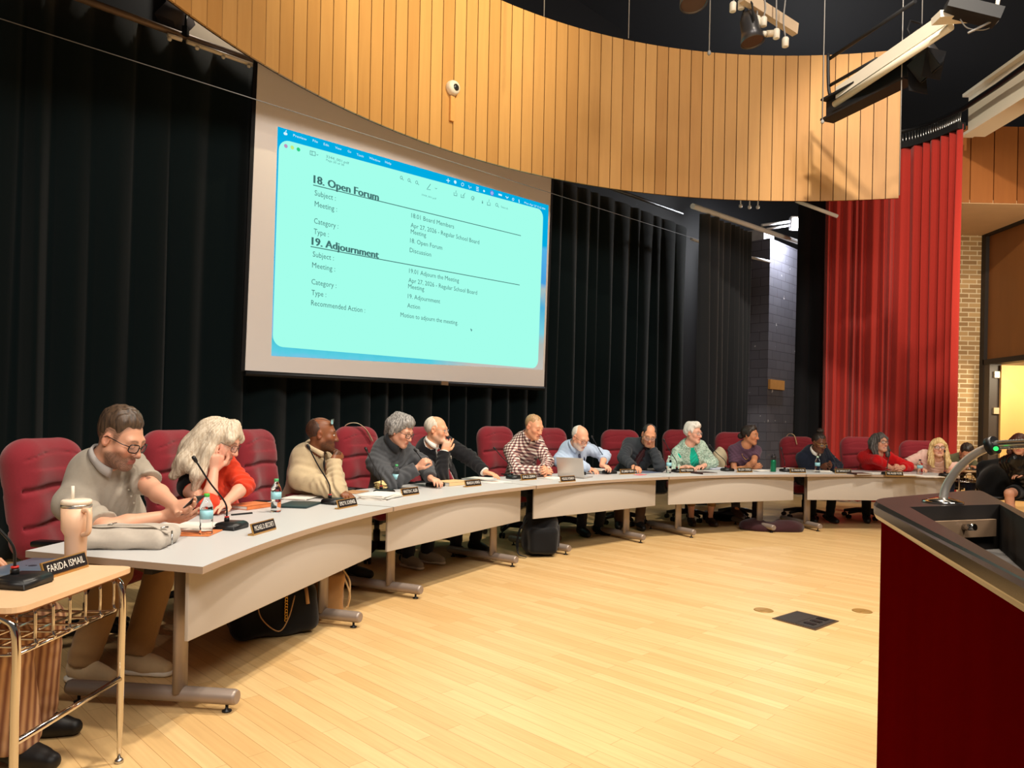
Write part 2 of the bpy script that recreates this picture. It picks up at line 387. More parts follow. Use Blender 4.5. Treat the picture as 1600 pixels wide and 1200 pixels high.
RPs = [p.to_2d() for p in spline([Vector((x, y, 0)) for x, y in RP], 6)]
RTOP = hz(5.62)
curtain('red_curtain', RPs, RTOP, .03, .15, .075, M_RED, 'tall red velour stage curtain bunched beside the brick wall', seed=11, nz=18, gather=.75)
# black heading tape and hooks belong to the red curtain
red = bpy.data.objects['red_curtain']
hb = MB()
for i in range(len(RPs)-1):
    a, b_ = RPs[i], RPs[i+1]; d = (b_-a).normalized(); n = Vector((d.y, -d.x))
    for sgn in (.085,):
        vs = [(p.x+n.x*sgn, p.y+n.y*sgn, z) for p in (a, b_) for z in (RTOP-.08, RTOP+.03)]+[(p.x-n.x*.08, p.y-n.y*.08, z) for p in (a, b_) for z in (RTOP-.08, RTOP+.03)]
        hb.add(vs, [(0,1,3,2),(4,6,7,5),(1,5,7,3),(0,2,6,4),(0,4,5,1),(2,3,7,6)])
hb.build('heading_tape', mat('heading_black', rgb(18, 18, 20), .9), red)
hk = MB()
for i in range(0, len(RPs)-1):
    for q in (0., .5):
        p = RPs[i].lerp(RPs[i+1], q); hk.tube([(p.x, p.y, RTOP), (p.x, p.y, RTOP+.2)], .011, 6)
hk.build('hooks', M_STEEL, red)
tr = MB(); ext = [Vector((5.2, 11.2))*KR]+RPs[6:]+[Vector((6.22, 9.4))*KR, Vector((6.2, 8.6))*KR, Vector((6.15, 7.6))*KR]
tr.tube([(p.x, p.y, RTOP+.24) for p in ext], .045, 8); tag(tr.build('curtain_track', M_BLACKMETAL), 'black curtain track carrying the red curtain', 'curtain track')
# white beam running above the track towards the right
wb = MB(); B0, B1 = Vector((6.42, 10.25)), Vector((6.42, 6.6)); zb0 = 5.35
wb.box((6.5*KR, 8.3*KR, hz(5.78)), (.28, 3.9*KR, .64), 0); wb.box((6.36*KR, 8.3*KR, hz(6.08)), (.16, 3.9*KR, .05), 0); wb.box((6.36*KR, 8.3*KR, hz(5.51)), (.2, 3.9*KR, .05), 0)
tag(wb.build('trim_1', mat('cream_beam', rgb(232, 222, 200), .6)), 'cream painted beam above the red curtain track', 'beam', kind='structure')
# ---- right side: oak band, plaster soffit, brick wall, dark frame, door
ZS = hz(4.72); YB, YW = 10.6*KR, 12.35*KR; XW = 8.02*KR
ob = MB()
for i in range(8):
    x = 6.3*KR+i*.40; ob.box((x+.19, YB, ZS+.6), (.383, .03, 1.3))
ob_n = len(ob.f); ob.box((8.7, YB+.09, ZS+.6), (3.3, .12, 1.29), 1)
o = ob.build('wall_band', [wood_mat('dark_oak', rgb(158, 98, 48), rgb(128, 74, 34)), M_GROOVE]); set_tone(o, 6); tag(o, 'dark oak plank band above the plaster soffit', 'wall panel', kind='structure')
sf = MB(); sf.box((9.1, (YB+YW)/2+.1, ZS-.03), (3.6, YW-YB+.2, .06)); tag(sf.build('trim_2', mat('tan_plaster', rgb(206, 172, 132), .85, noise=.08, nscale=4)), 'tan plaster soffit over the brick wall', 'soffit', kind='structure')
def brick_mat():
    m, nt, b = nodes_of('buff_brick'); L = nt.links
    tc = nt.nodes.new('ShaderNodeTexCoord'); mp = nt.nodes.new('ShaderNodeMapping'); mp.inputs['Rotation'].default_value = (PI/2, 0, 0); L.new(tc.outputs['Object'], mp.inputs[0])
    br = nt.nodes.new('ShaderNodeTexBrick'); L.new(mp.outputs[0], br.inputs[0]); br.inputs['Scale'].default_value = 1; br.inputs['Brick Width'].default_value = .3; br.inputs['Row Height'].default_value = .094
    br.inputs['Mortar Size'].default_value = .011; br.inputs['Color1'].default_value = rgb(186, 152, 104); br.inputs['Color2'].default_value = rgb(150, 118, 78); br.inputs['Mortar'].default_value = rgb(214, 194, 158)
    L.new(br.outputs[0], b.inputs['Base Color']); b.inputs['Roughness'].default_value = .85
    bp = nt.nodes.new('ShaderNodeBump'); bp.inputs['Strength'].default_value = .4; bp.inputs['Distance'].default_value = .01; L.new(br.outputs['Fac'], bp.inputs['Height']); bp.invert = True; L.new(bp.outputs[0], b.inputs['Normal'])
    return m
bk = MB(); bk.box((XW-1.05, YW+.1, ZS/2), (2.1, .2, ZS)); tag(bk.build('wall_brick', brick_mat()), 'buff brick wall between the red curtain and door frame', 'brick wall', kind='structure')
wr = MB(); yw = YW-.05; ZD = hz(2.45)
wr.box((XW+.1, yw-.75, (ZD+ZS)/2+.02), (.2, 1.45, ZS-ZD-.05), 0)             # stained panel over the door
wr.box((XW+.12, yw-3.2, ZS/2), (.2, 3.2, ZS), 0)
wr.box((XW+.08, yw-1.6, ZS/2), (.26, .12, ZS), 1)
wr.box((XW+.08, yw-.01, ZS/2), (.3, .14, ZS), 1); wr.box((XW+.05, yw-.85, ZS-.06), (.24, 1.6, .1), 1); wr.box((XW+.06, yw-.85, ZD+.05), (.26, 1.6, .1), 1); wr.box((XW+.05, yw-.16, ZD/2), (.22, .18, ZD), 2)
tag(wr.build('wall_right', [mat('walnut_panel', rgb(122, 76, 36), .5, noise=.15, nscale=5, stretch=(1, 1, .15)), mat('dark_frame', rgb(34, 27, 24), .6), mat('brown_jamb', rgb(66, 56, 48), .5)]), 'dark framed walnut panel above the open side door', 'wall panel', kind='structure')
dr = MB(); dr.box((XW+.70, yw-.29, ZD/2), (1.15, .05, ZD-.04)); d1 = tag(dr.build('door_1', mat('birch_door', rgb(226, 176, 104), .5, noise=.1, nscale=6, stretch=(1, 1, .2))), 'open pale wood side door behind the seated woman in black', 'door', kind='structure')
hg = MB()
for z in (1.05, 1.72, 2.42): hg.box((XW+.06, yw-.27, z), (.1, .05, .12))
hg.build('hinge', mat('pale_hinge', rgb(206, 188, 150), .4, .4), d1)
fw = MB(); fw.box((XW+2.5, YW+.4, 3), (5, .1, 6)); fw.box((10.8, 9, 4.5), (.2, 8, 9)); tag(fw.build('wall_side', mat('lobby_tan', rgb(190, 150, 100), .8)), kind='structure')
# ---- masonry pillar in the wings
def block_mat():
    m, nt, b = nodes_of('grey_block'); L = nt.links
    tc = nt.nodes.new('ShaderNodeTexCoord'); sx = nt.nodes.new('ShaderNodeSeparateXYZ'); L.new(tc.outputs['Object'], sx.inputs[0])
    ad = nt.nodes.new('ShaderNodeMath'); ad.operation = 'ADD'; L.new(sx.outputs[0], ad.inputs[0]); L.new(sx.outputs[1], ad.inputs[1])
    cb = nt.nodes.new('ShaderNodeCombineXYZ'); L.new(ad.outputs[0], cb.inputs[0]); L.new(sx.outputs[2], cb.inputs[1])
    br = nt.nodes.new('ShaderNodeTexBrick'); L.new(cb.outputs[0], br.inputs[0]); br.inputs['Scale'].default_value = 1; br.inputs['Brick Width'].default_value = .4; br.inputs['Row Height'].default_value = .2; br.inputs['Mortar Size'].default_value = .006
    br.inputs['Color1'].default_value = rgb(96, 96, 108); br.inputs['Color2'].default_value = rgb(88, 88, 100); br.inputs['Mortar'].default_value = rgb(60, 60, 70)
    n = nt.nodes.new('ShaderNodeTexNoise'); n.inputs['Scale'].default_value = 6; n.inputs['Detail'].default_value = 8; L.new(tc.outputs['Object'], n.inputs[0])
    cr = nt.nodes.new('ShaderNodeValToRGB'); cr.color_ramp.elements[0].position = .68; cr.color_ramp.elements[1].position = .72; L.new(n.outputs['Fac'], cr.inputs[0])
    mx = nt.nodes.new('ShaderNodeMix'); mx.data_type = 'RGBA'; mx.inputs[7].default_value = rgb(190, 190, 195); L.new(cr.outputs[0], mx.inputs[0]); L.new(br.outputs[0], mx.inputs[6]); L.new(mx.outputs[2], b.inputs['Base Color'])
    bp = nt.nodes.new('ShaderNodeBump'); bp.inputs['Strength'].default_value = .35; bp.inputs['Distance'].default_value = .01; bp.invert = True; L.new(br.outputs['Fac'], bp.inputs['Height']); L.new(bp.outputs[0], b.inputs['Normal'])
    b.inputs['Roughness'].default_value = .75; return m
PC = at(1203, 400, 15.8); pcu, pcw = to_uw(PC)
pz = at(1205, 372, 15.8).z
pi_ = MB(); pi_.box((.8, .6, pz/2), (1.6, 1.2, pz), 0); pi_.box((.25, .6, pz+.12), (.5, .9, .24), 1)
q = uw(pcu, pcw); tag(pi_.build('wall_pillar', [block_mat(), mat('pale_block', rgb(150, 150, 155), .8, noise=.3, nscale=8)], loc=(q.x, q.y, 0), rz=TH), 'grey painted block pillar in the stage wings', 'pillar', kind='structure')
wbk = MB(); a, b_ = at(1204, 600, 15.7), at(1241, 600, 16.0); wz = (at(1222, 593, 15.8).z, at(1222, 608, 15.8).z)
wu = to_uw(a)[0]; wbk.box((.38, -.031, (wz[0]+wz[1])/2), (.72, .05, wz[0]-wz[1])); tag(wbk.build('wood_block', mat('pine_board', rgb(214, 158, 88), .6, noise=.15, nscale=8), loc=(q.x, q.y, 0), rz=TH), 'short pale pine board fixed to the grey block pillar', 'board')
# work light and pipes over the wings
def pipe(name, a, b_, r, m, label, cat='pipe', n=8):
    t = MB(); t.tube([a, b_], r, n); return tag(t.build(name, m), label, cat)
W1 = 6.1
pipe('batten_pipe', onw(1082, 322, W1), onw(1258, 382, W1), .045, M_PIPE, 'white batten pipe holding the narrow charcoal drape', 'batten')
pipe('curtain_rail', onw(60, -26, CW-.25), onw(404, 99, CW-.25), .035, mat('bronze_rail', rgb(120, 98, 80), .5, .4), 'bronze curtain rail along the top of the wide black curtain', 'curtain rail')
pipe('light_batten', onw(938, 288, 7.2), onw(1066, 334, 7.2), .03, mat('grey_pipe', rgb(80, 84, 90), .4, .4), 'thin grey batten under the fascia right of the screen', 'batten')
pipe('stub_pipe', at(1244, 314, 11.4), at(1308, 338, 11.6), .03, M_PIPE, 'short white pipe above the black side curtain', 'pipe')
# short wall pipes beside the narrow drape
pipe('conduit_pipe', onw(1080, 373, 7.3), onw(1105, 382, 7.3), .03, M_PIPE, 'short white conduit at the right end of the wide black curtain', 'pipe')
pipe('wall_pipe', at(1172, 402, 15.2), at(1204, 409, 15.5), .028, M_PIPE, 'short white pipe on the dark side of the block pillar', 'pipe')
# wire stretched across the stage
pipe('stage_wire', onw(-60, 10, 6.9), onw(1092, 375, 6.9), .0045, mat('wire_grey', rgb(150, 150, 150), .5), 'thin wire stretched across the stage in front of the screen', 'wire', 6)
# hanging white track segment with chain above the curtain rail
ct = empty('track_section', onw(320, 75, CW-.30), 'white track section with rollers hanging at the top of the wide black curtain', 'curtain track')
t = MB(); inv = ct.location
t.tube([onw(262, 55, CW-.30)-inv, onw(284, 62, CW-.30)-inv], .022, 8); t.tube([onw(292, 65, CW-.30)-inv, onw(399, 103, CW-.30)-inv], .022, 8); t.build('track', mat('white_track', rgb(240, 225, 200), .4), ct)
for px_, py_ in ((265, 60), (308, 74), (349, 88), (389, 102)): t = MB(); t.sphere(onw(px_, py_+1, CW-.31)-inv, .022, 8); t.build('roller', M_WHITE, ct)
t = MB(); t.box(onw(290, 49, CW-.30)-inv, (.05, .05, .09)); t.tube([onw(291, 24, CW-.30)-inv, onw(290, 46, CW-.30)-inv], .012, 6); t.build('hanger', M_BLACKMETAL, ct)
# grey duct end above the rail
dd = MB(); dd.tube([onw(286, 18, 7.9), onw(262, 42, 7.9)], .16, 4); tag(dd.build('duct', mat('duct_grey', rgb(92, 84, 82), .7)), 'dark grey beam end beside the cream wall patch', 'beam')
# work light: bright lamp on an arm
wl = empty('work_light', at(1247, 349, 15.75), 'bright white work light glowing on an arm above the block pillar', 'lamp')
base = wl.location
t = MB(); t.box((0, 0, 0), (.36, .14, .28), bev=.02); t.build('housing', M_PIPE, wl)
t = MB(); t.box((.02, -.08, -.03), (.31, .02, .22)); t.build('lens', mat('lamp_glow', rgb(255, 255, 255), .5, emit=(1, .98, .95, 1), estr=30.), wl)
t = MB(); t.tube([at(1190, 352, 15.6)-base, Vector((-.1, 0, .05))], .03, 8); t.tube([at(1198, 358, 15.6)-base, Vector((-.1, 0, -.03))], .022, 8); t.build('arm', M_PIPE, wl)
# three small hanging clips above the pipe
for i, (x, y, wd) in enumerate(((1157, 320, 'leftmost'), (1171, 322, 'middle'), (1184, 322, 'rightmost'))):
    t = MB(); t.tube([(0, 0, .12), (0, 0, 0)], .012, 6); t.sphere((0, 0, -.02), .035, 8); o = t.build('ceiling_clip', M_PIPE, loc=at(x, y, 12.4)); tag(o, f'{wd} of three small clips hanging in the dark over the wings', 'clip', 'clips over the wings')
# =================================================================== PROJECTION SCREEN
SW = 7.3
S = {k: onw(x, y, SW) for k, (x, y) in dict(tl=(403, 100), bl=(383, 580), br=(850, 605), itl=(434, 198), itr=(857, 321), ibl=(424, 556), ibr=(848, 578)).items()}
nout = Vector((ST, -CT, 0))
def lift(p, d): return p+nout*d
scr = empty('projection_screen', (S['bl']+S['br'])/2, 'large pull-down projection screen showing a meeting agenda in pale turquoise', 'projection screen')
so = scr.location
tr_ = S['br']+Vector((S['tl']-S['bl']))*1.0; zt = 5.3
def up(p, z): d = (S['tl']-S['bl']); return p+d*((z-p.z)/d.z)
fab = [S['bl'], S['br'], up(S['br'], zt), up(S['bl'], zt)]
def slab_poly(b, pts, th=.012, mi=0, off=0.):
    n = len(pts); vs = [lift(p, off)-so for p in pts]+[lift(p, off-th)-so for p in pts]
    b.add(vs, [tuple(range(n)), tuple(range(n, 2*n))[::-1]]+[(i, (i+1) % n, n+(i+1) % n, n+i) for i in range(n)], mi)
t = MB(); slab_poly(t, fab); t.build('fabric', mat('screen_white', rgb(250, 242, 236), .9), scr)
t = MB(); dn = Vector((0, 0, -1))
t.tube([S['bl']-so+dn*.02-nout*.01, S['br']-so+dn*.02-nout*.01], .032, 10)
for e in ('bl', 'br'):
    p = S[e]; s = -1 if e == 'bl' else 1
    q = p+Vector((CT, ST, 0))*(.025*s); slab_poly(t, [q-Vector((CT, ST, 0))*.02, q+Vector((CT, ST, 0))*.02, up(q+Vector((CT, ST, 0))*.02, zt), up(q-Vector((CT, ST, 0))*.02, zt)], .02, 0, .003)
t.build('black_border', M_PLASTIC, scr)
t = MB(); pm = S['bl'].lerp(S['br'], .575); t.box((0, 0, 0), (.12, .03, .05), 0, T(pm-so+nout*.035+Vector((0, 0, -.02))) @ Rz(TH)); t.build('pull_tab', M_STEEL, scr)
def emat(name, col, s=1.):
    m = bpy.data.materials.new(name); m.use_nodes = True; b = m.node_tree.nodes['Principled BSDF']; b.inputs['Base Color'].default_value = (0, 0, 0, 1); b.inputs['Specular IOR Level'].default_value = 0; b.inputs['Roughness'].default_value = 1
    b.inputs['Emission Color'].default_value = col; b.inputs['Emission Strength'].default_value = s; return m
def wall_paper():
    m = emat('wallpaper_glow', rgb(40, 180, 225)); nt = m.node_tree; b = nt.nodes['Principled BSDF']; L = nt.links
    tc = nt.nodes.new('ShaderNodeTexCoord'); sp = nt.nodes.new('ShaderNodeSeparateXYZ'); L.new(tc.outputs['Object'], sp.inputs[0])
    mr = nt.nodes.new('ShaderNodeMapRange'); mr.inputs[1].default_value = S['ibl'].z-so.z; mr.inputs[2].default_value = S['itl'].z-so.z; L.new(sp.outputs[2], mr.inputs[0])
    n = nt.nodes.new('ShaderNodeTexNoise'); n.inputs['Scale'].default_value = 9; n.inputs['Detail'].default_value = 9; L.new(tc.outputs['Object'], n.inputs[0])
    ad = nt.nodes.new('ShaderNodeMath'); ad.operation = 'MULTIPLY_ADD'; ad.inputs[1].default_value = .05; L.new(n.outputs['Fac'], ad.inputs[0]); L.new(mr.outputs[0], ad.inputs[2])
    cr = nt.nodes.new('ShaderNodeValToRGB'); e = cr.color_ramp.elements; e[0].position = 0.; e[0].color = rgb(205, 200, 190); e[1].position = 1.; e[1].color = rgb(0, 172, 226)
    for p_, c_ in ((.07, (196, 190, 182)), (.22, (176, 182, 176)), (.30, (120, 205, 222)), (.45, (80, 176, 216)), (.56, (170, 190, 190)), (.60, (70, 160, 225)), (.80, (84, 178, 232)), (.83, (0, 172, 226))):
        x = e.new(p_); x.color = rgb(*c_)
    L.new(ad.outputs[0], cr.inputs[0])
    # the left half of the bottom strip is sea
    cr2 = nt.nodes.new('ShaderNodeValToRGB'); e = cr2.color_ramp.elements; e[0].position = .0; e[0].color = rgb(140, 190, 235); e[1].position = 1; e[1].color = rgb(0, 172, 226)
    for p_, c_ in ((.05, (90, 205, 225)), (.1, (70, 195, 215)), (.14, (120, 180, 230)), (.3, (60, 190, 230))): x = e.new(p_); x.color = rgb(*c_)
    L.new(ad.outputs[0], cr2.inputs[0])
    mr2 = nt.nodes.new('ShaderNodeMapRange'); mr2.inputs[1].default_value = .1; mr2.inputs[2].default_value = .6; L.new(sp.outputs[0], mr2.inputs[0])
    mx = nt.nodes.new('ShaderNodeMix'); mx.data_type = 'RGBA'; L.new(mr2.outputs[0], mx.inputs[0]); L.new(cr2.outputs[0], mx.inputs[6]); L.new(cr.outputs[0], mx.inputs[7]); L.new(mx.outputs[2], b.inputs['Emission Color'])
    return m
t = MB(); slab_poly(t, [S['ibl'], S['ibr'], S['itr'], S['itl']], .002, 0, .003); t.build('projected_image', wall_paper(), scr)
def quad_pt(c, s, t_): return c[0].lerp(c[1], s).lerp(c[3].lerp(c[2], s), t_)
win = [onw(x, y, SW) for x, y in ((425.5, 541), (840, 576), (848.5, 328.5), (436, 216.5))]
rp = []
rr_, ww, hh = .12, (win[1]-win[0]).length, (win[3]-win[0]).length
for cx, cy, a in ((rr_/ww, rr_/hh, 180), (1-rr_/ww, rr_/hh, 270), (1-rr_/ww, 1-rr_/hh, 0), (rr_/ww, 1-rr_/hh, 90)):
    for k in range(7):
        g = math.radians(a+15*k); rp.append(quad_pt(win, cx+math.cos(g)*rr_/ww, cy+math.sin(g)*rr_/hh))
t = MB(); slab_poly(t, rp, .002, 0, .006); t.build('projected_window', emat('window_glow', rgb(164, 255, 235)), scr)
ud = Vector((CT, ST, 0))
INK = emat('ink_glow', rgb(74, 124, 120)); INKB = emat('heading_glow', rgb(66, 112, 110)); PALE = emat('menu_glow', rgb(214, 246, 255)); ICON = emat('icon_glow', rgb(92, 150, 146))
def screen_text(b, txt, x0, y0, x1, cap, off=.010, bold=False):
    p = onw(x0, y0, SW); Yd = p.y; q = onw(x1, y0, SW); wid = abs(to_uw(q)[0]-to_uw(p)[0]); ch = cap*Yd/F
    vs, fs, tw = text_pts(txt); sx, sy = wid/tw, ch/CAP
    for dx in ((0, .006, .012) if bold else (0,)):
        b.add([lift(p, off)+ud*(v.x*sx+dx)+Vector((0, 0, v.y*sy))-so for v in vs], fs)
ic = MB(); mn = MB(); hd = MB()
def text_part(nm, m, a, bold=False):
    b = MB(); screen_text(b, *a, bold=bold); b.build(nm, m, scr)
for a in (('18. Open Forum', 489, 286, 590.6, 12.3), ('19. Adjournment', 486, 382.5, 590.6, 12)): text_part('heading_text', INKB, a, True)
for a in (('Subject :', 491, 305.5, 524, 8.5), ('Meeting :', 491, 322.5, 526, 8.5), ('Category :', 490, 349, 528, 8.5), ('Type :', 489.5, 365.5, 513, 8.5), ('Subject :', 488, 401, 521, 8.3), ('Meeting :', 487, 418, 523, 8.3), ('Category :', 486, 444, 525, 8.3), ('Type :', 486, 461, 509, 8.3), ('Recommended Action :', 485.5, 477, 570, 8.3),
          ('18.01 Board Members', 642, 340, 709, 7), ('Apr 27, 2026 - Regular School Board', 641, 355, 748.5, 7), ('Meeting', 641, 365, 665, 7), ('18. Open Forum', 640, 379, 690.5, 7), ('Discussion', 639.5, 394, 673, 7), ('19.01 Adjourn the Meeting', 638.5, 426.5, 716.6, 7), ('Apr 27, 2026 - Regular School Board', 637.5, 441, 745, 7), ('Meeting', 637, 450.5, 662, 7), ('19. Adjournment', 636.5, 466, 687, 7), ('Action', 635.6, 480.5, 655.5, 7), ('Motion to adjourn the meeting.', 625, 495, 715, 7)): text_part('agenda_text', INK, a)
for a in (('3344_001.pdf', 509, 246.5, 545, 4), ('Page 20 of 38', 509, 251.5, 537, 3), ('3344_001.pdf', 658, 305.5, 681, 2.6), ('Search', 782, 324.5, 793, 3), ('i', 752, 318, 754, 5)): text_part('toolbar_text', ICON, a)
for a in (('Preview', 457.5, 213.5, 478.7, 4), ('File', 488, 221.5, 496, 3.6), ('Edit', 505, 227, 513.5, 3.6), ('View', 523, 232.3, 533, 3.6), ('Go', 542.5, 238, 548, 3.6), ('Tools', 556.6, 243.2, 567.6, 3.6), ('Window', 576, 248.6, 593.6, 3.6), ('Help', 601, 255, 610.7, 3.6), ('Mon Apr 27 7:13 PM', 818.5, 318, 851, 3)): text_part('menu_text', PALE, a)
def seg(b, pts, wpx, off=.010):
    for (x0, y0), (x1, y1) in zip(pts, pts[1:]):
        a, c = onw(x0, y0, SW), onw(x1, y1, SW); h = wpx*a.y/F/2; d = (c-a).normalized(); n = d.cross(nout)*h; a, c = a-d*h*.5, c+d*h*.5
        b.add([lift(v, off)-so for v in (a-n, c-n, c+n, a+n)], [(0, 1, 2, 3)])
def disc(b, x, y, r, off=.0105, n=14):
    c = onw(x, y, SW); R_ = r*c.y/F; b.add([lift(c, off)-so+ud*(R_*math.cos(2*PI*k/n))+Vector((0, 0, R_*math.sin(2*PI*k/n))) for k in range(n)], [tuple(range(n))])
def ringc(b, x, y, r, w=.8):
    seg(b, [(x+r*.75*math.cos(k*PI/5), y+r*math.sin(k*PI/5)) for k in range(11)], w)
seg(hd, [(489, 289.5), (813, 368.5)], 1.4); seg(hd, [(485, 385.5), (811, 445.5)], 1.4)
for x, y in ((627, 278.5), (639, 282.5), (651, 286), (776, 321)): ringc(ic, x-.7, y-.7, 2.3); seg(ic, [(x+.8, y+1), (x+2.6, y+3.4)], 1)
seg(ic, [(484, 236), (492, 238), (492, 244), (484, 242), (484, 236)], .9); seg(ic, [(487, 237), (487, 243)], .9); seg(ic, [(494, 241.5), (495.3, 243), (496.5, 242)], .8)
seg(ic, [(667, 295), (672, 288)], 1); seg(ic, [(666, 296), (672, 297)], .8); seg(ic, [(679, 294), (680.5, 295.5), (682, 294.6)], .8)
for x, y in ((711, 303), (722, 306), (763, 318)): seg(ic, [(x-2.4, y-2), (x-2.4, y+2.6), (x+2.2, y+3.4), (x+2.2, y-1)], .9)
seg(ic, [(711, 303), (712, 298)], .8); seg(ic, [(722, 307), (726, 302)], .8); seg(ic, [(763, 317), (763.4, 312)], .8); ringc(ic, 738, 310, 3); seg(ic, [(737, 310), (738, 311.5), (740, 308.5)], .8)
seg(mn, [(697, 282), (702, 283)], 1.2); seg(mn, [(699.5, 279.5), (699.5, 285.5)], 1.2); disc(mn, 710.5, 284.8, 2.6); ringc(mn, 722, 288.6, 2.5); seg(mn, [(731.5, 290), (733, 295)], 1); disc(mn, 735, 293, 1)
seg(mn, [(743.5, 292.5), (747, 293.5)], 1.2); seg(mn, [(743.5, 295), (747, 296)], 1.2); seg(mn, [(743.5, 297.5), (747, 298.5)], 1.2); disc(mn, 755.5, 298.7, 1.8); ringc(mn, 768, 302, 1.8); seg(mn, [(778.5, 304), (783, 305.5)], 2.6); seg(mn, [(789.5, 307), (791.5, 310), (793.5, 308)], 1.2); ringc(mn, 801, 311.7, 1.8); seg(mn, [(810, 312.5), (810.5, 317)], 1.6)
disc(mn, 444.6, 209.2, 2.3); disc(mn, 446.4, 209.6, 2.2); seg(mn, [(445.6, 206.4), (446.8, 204.4)], 1.3)
seg(ic, [(734.5, 514), (735.8, 517.5), (736.6, 515.5), (734.5, 514)], 1.1); seg(ic, [(735, 514), (736, 517)], 1.4)
hd.build('heading_rule', INKB, scr); mn.build('menu_icons', PALE, scr)['kind'] = 'stuff'; ic.build('toolbar_icons', ICON, scr)['kind'] = 'stuff'
for nm, x, y, c in (('close_button', 446, 228.6, (190, 150, 190)), ('minimise_button', 456, 231, (196, 236, 130)), ('zoom_button', 465.6, 234, (40, 205, 130))):
    t = MB(); disc(t, x, y, 3.1); t.build(nm, emat(nm, rgb(*c)), scr)
t = MB(); disc(t, 768, 302, 4, .0095); t.build('recording_badge', emat('badge', rgb(110, 120, 225)), scr)
# dome camera on the fascia with a wooden mounting strip
_, q2 = ring_ang(703); dcv = (RC-q2).normalized(); z_ = at(703, 139, q2.y).z
cam_o = empty('security_camera', (q2.x, q2.y, z_), 'white dome camera mounted on the oak plank fascia', 'camera')
Mz = rot_to((dcv.x, dcv.y, 0)); t = MB(); t.lathe([(.0, 0), (.088, 0), (.092, .02), (.085, .06), (.07, .085), (0.0, .09)], 24, 0, Mz); t.build('housing', M_WHITE, cam_o)
Mz2 = rot_to((dcv.x+.5, dcv.y-.1, -.1)); t = MB(); t.sphere((0, 0, .07), (.052, .052, .035), 16, 0, Mz2); t.build('dome', mat('smoked_dome', rgb(40, 42, 44), .1, spec=.8), cam_o)
t = MB(); zl = at(699, 185, q2.y).z; ang = math.atan2(dcv.y, dcv.x)
t.box((0, 0, (zl-z_-.08)/2-.03), (.03, .06, abs(zl-z_)-.06), 0, Rz(ang) @ T(.02, 0, 0)); o = t.build('mounting_strip', mat('strip_wood', rgb(216, 160, 92), .5, noise=.1), cam_o)
# =================================================================== CURVED TABLE RUN
TCX, TCY, RT, TA0, TDA, TD, TZ = 5.63, 2.604, 6.893, math.radians(177.1), math.radians(17.87), .92, .74
def tp(a, r, z=0.): return Vector((TCX+r*math.cos(a), TCY+r*math.sin(a), z))
def ang_at(px, r, py=760):
    """angle on the table circle (radius r) seen at pixel column px"""
    a, _ = ray(px, py); A = a*a+1; B = -2*(a*TCX+TCY); D = TCX**2+TCY**2-r*r
    Y = (-B+math.sqrt(B*B-4*A*D))/2/A; return math.atan2(Y-TCY, a*Y-TCX)
M_TOP = mat('grey_laminate', rgb(196, 196, 196), .42, noise=.03, nscale=400); M_EDGE = mat('taupe_edge', rgb(166, 146, 128), .5)
M_PANEL = mat('taupe_panel', rgb(182, 174, 165), .55, noise=.02, nscale=300); M_LEG_ = mat('warm_grey_metal', rgb(150, 136, 126), .42, .4)
feet = [(365, 1112), (570, 982), (665, 937), (805, 886), (881, 866), (1010, 850), (1090, 842), (1222, 836), (1303, 836)]
fang = [math.atan2(onz(x, y, 0).y-TCY, onz(x, y, 0).x-TCX) for x, y in feet]; fang.append(TA0-5*TDA+.04)
where = ['nearest module of the curved table, with the grey crossbody bag on it', 'second module of the curved table, before the black suit', 'middle module of the curved table, with the open silver laptop', 'fourth module of the curved table, under the green tumbler', 'last module of the curved table, in front of the woman in red']
lerp_ = lambda a, b, t: a+(b-a)*t
bk_ = onz(55, 861, TZ); BK0 = math.atan2(bk_.y-TCY, bk_.x-TCX)
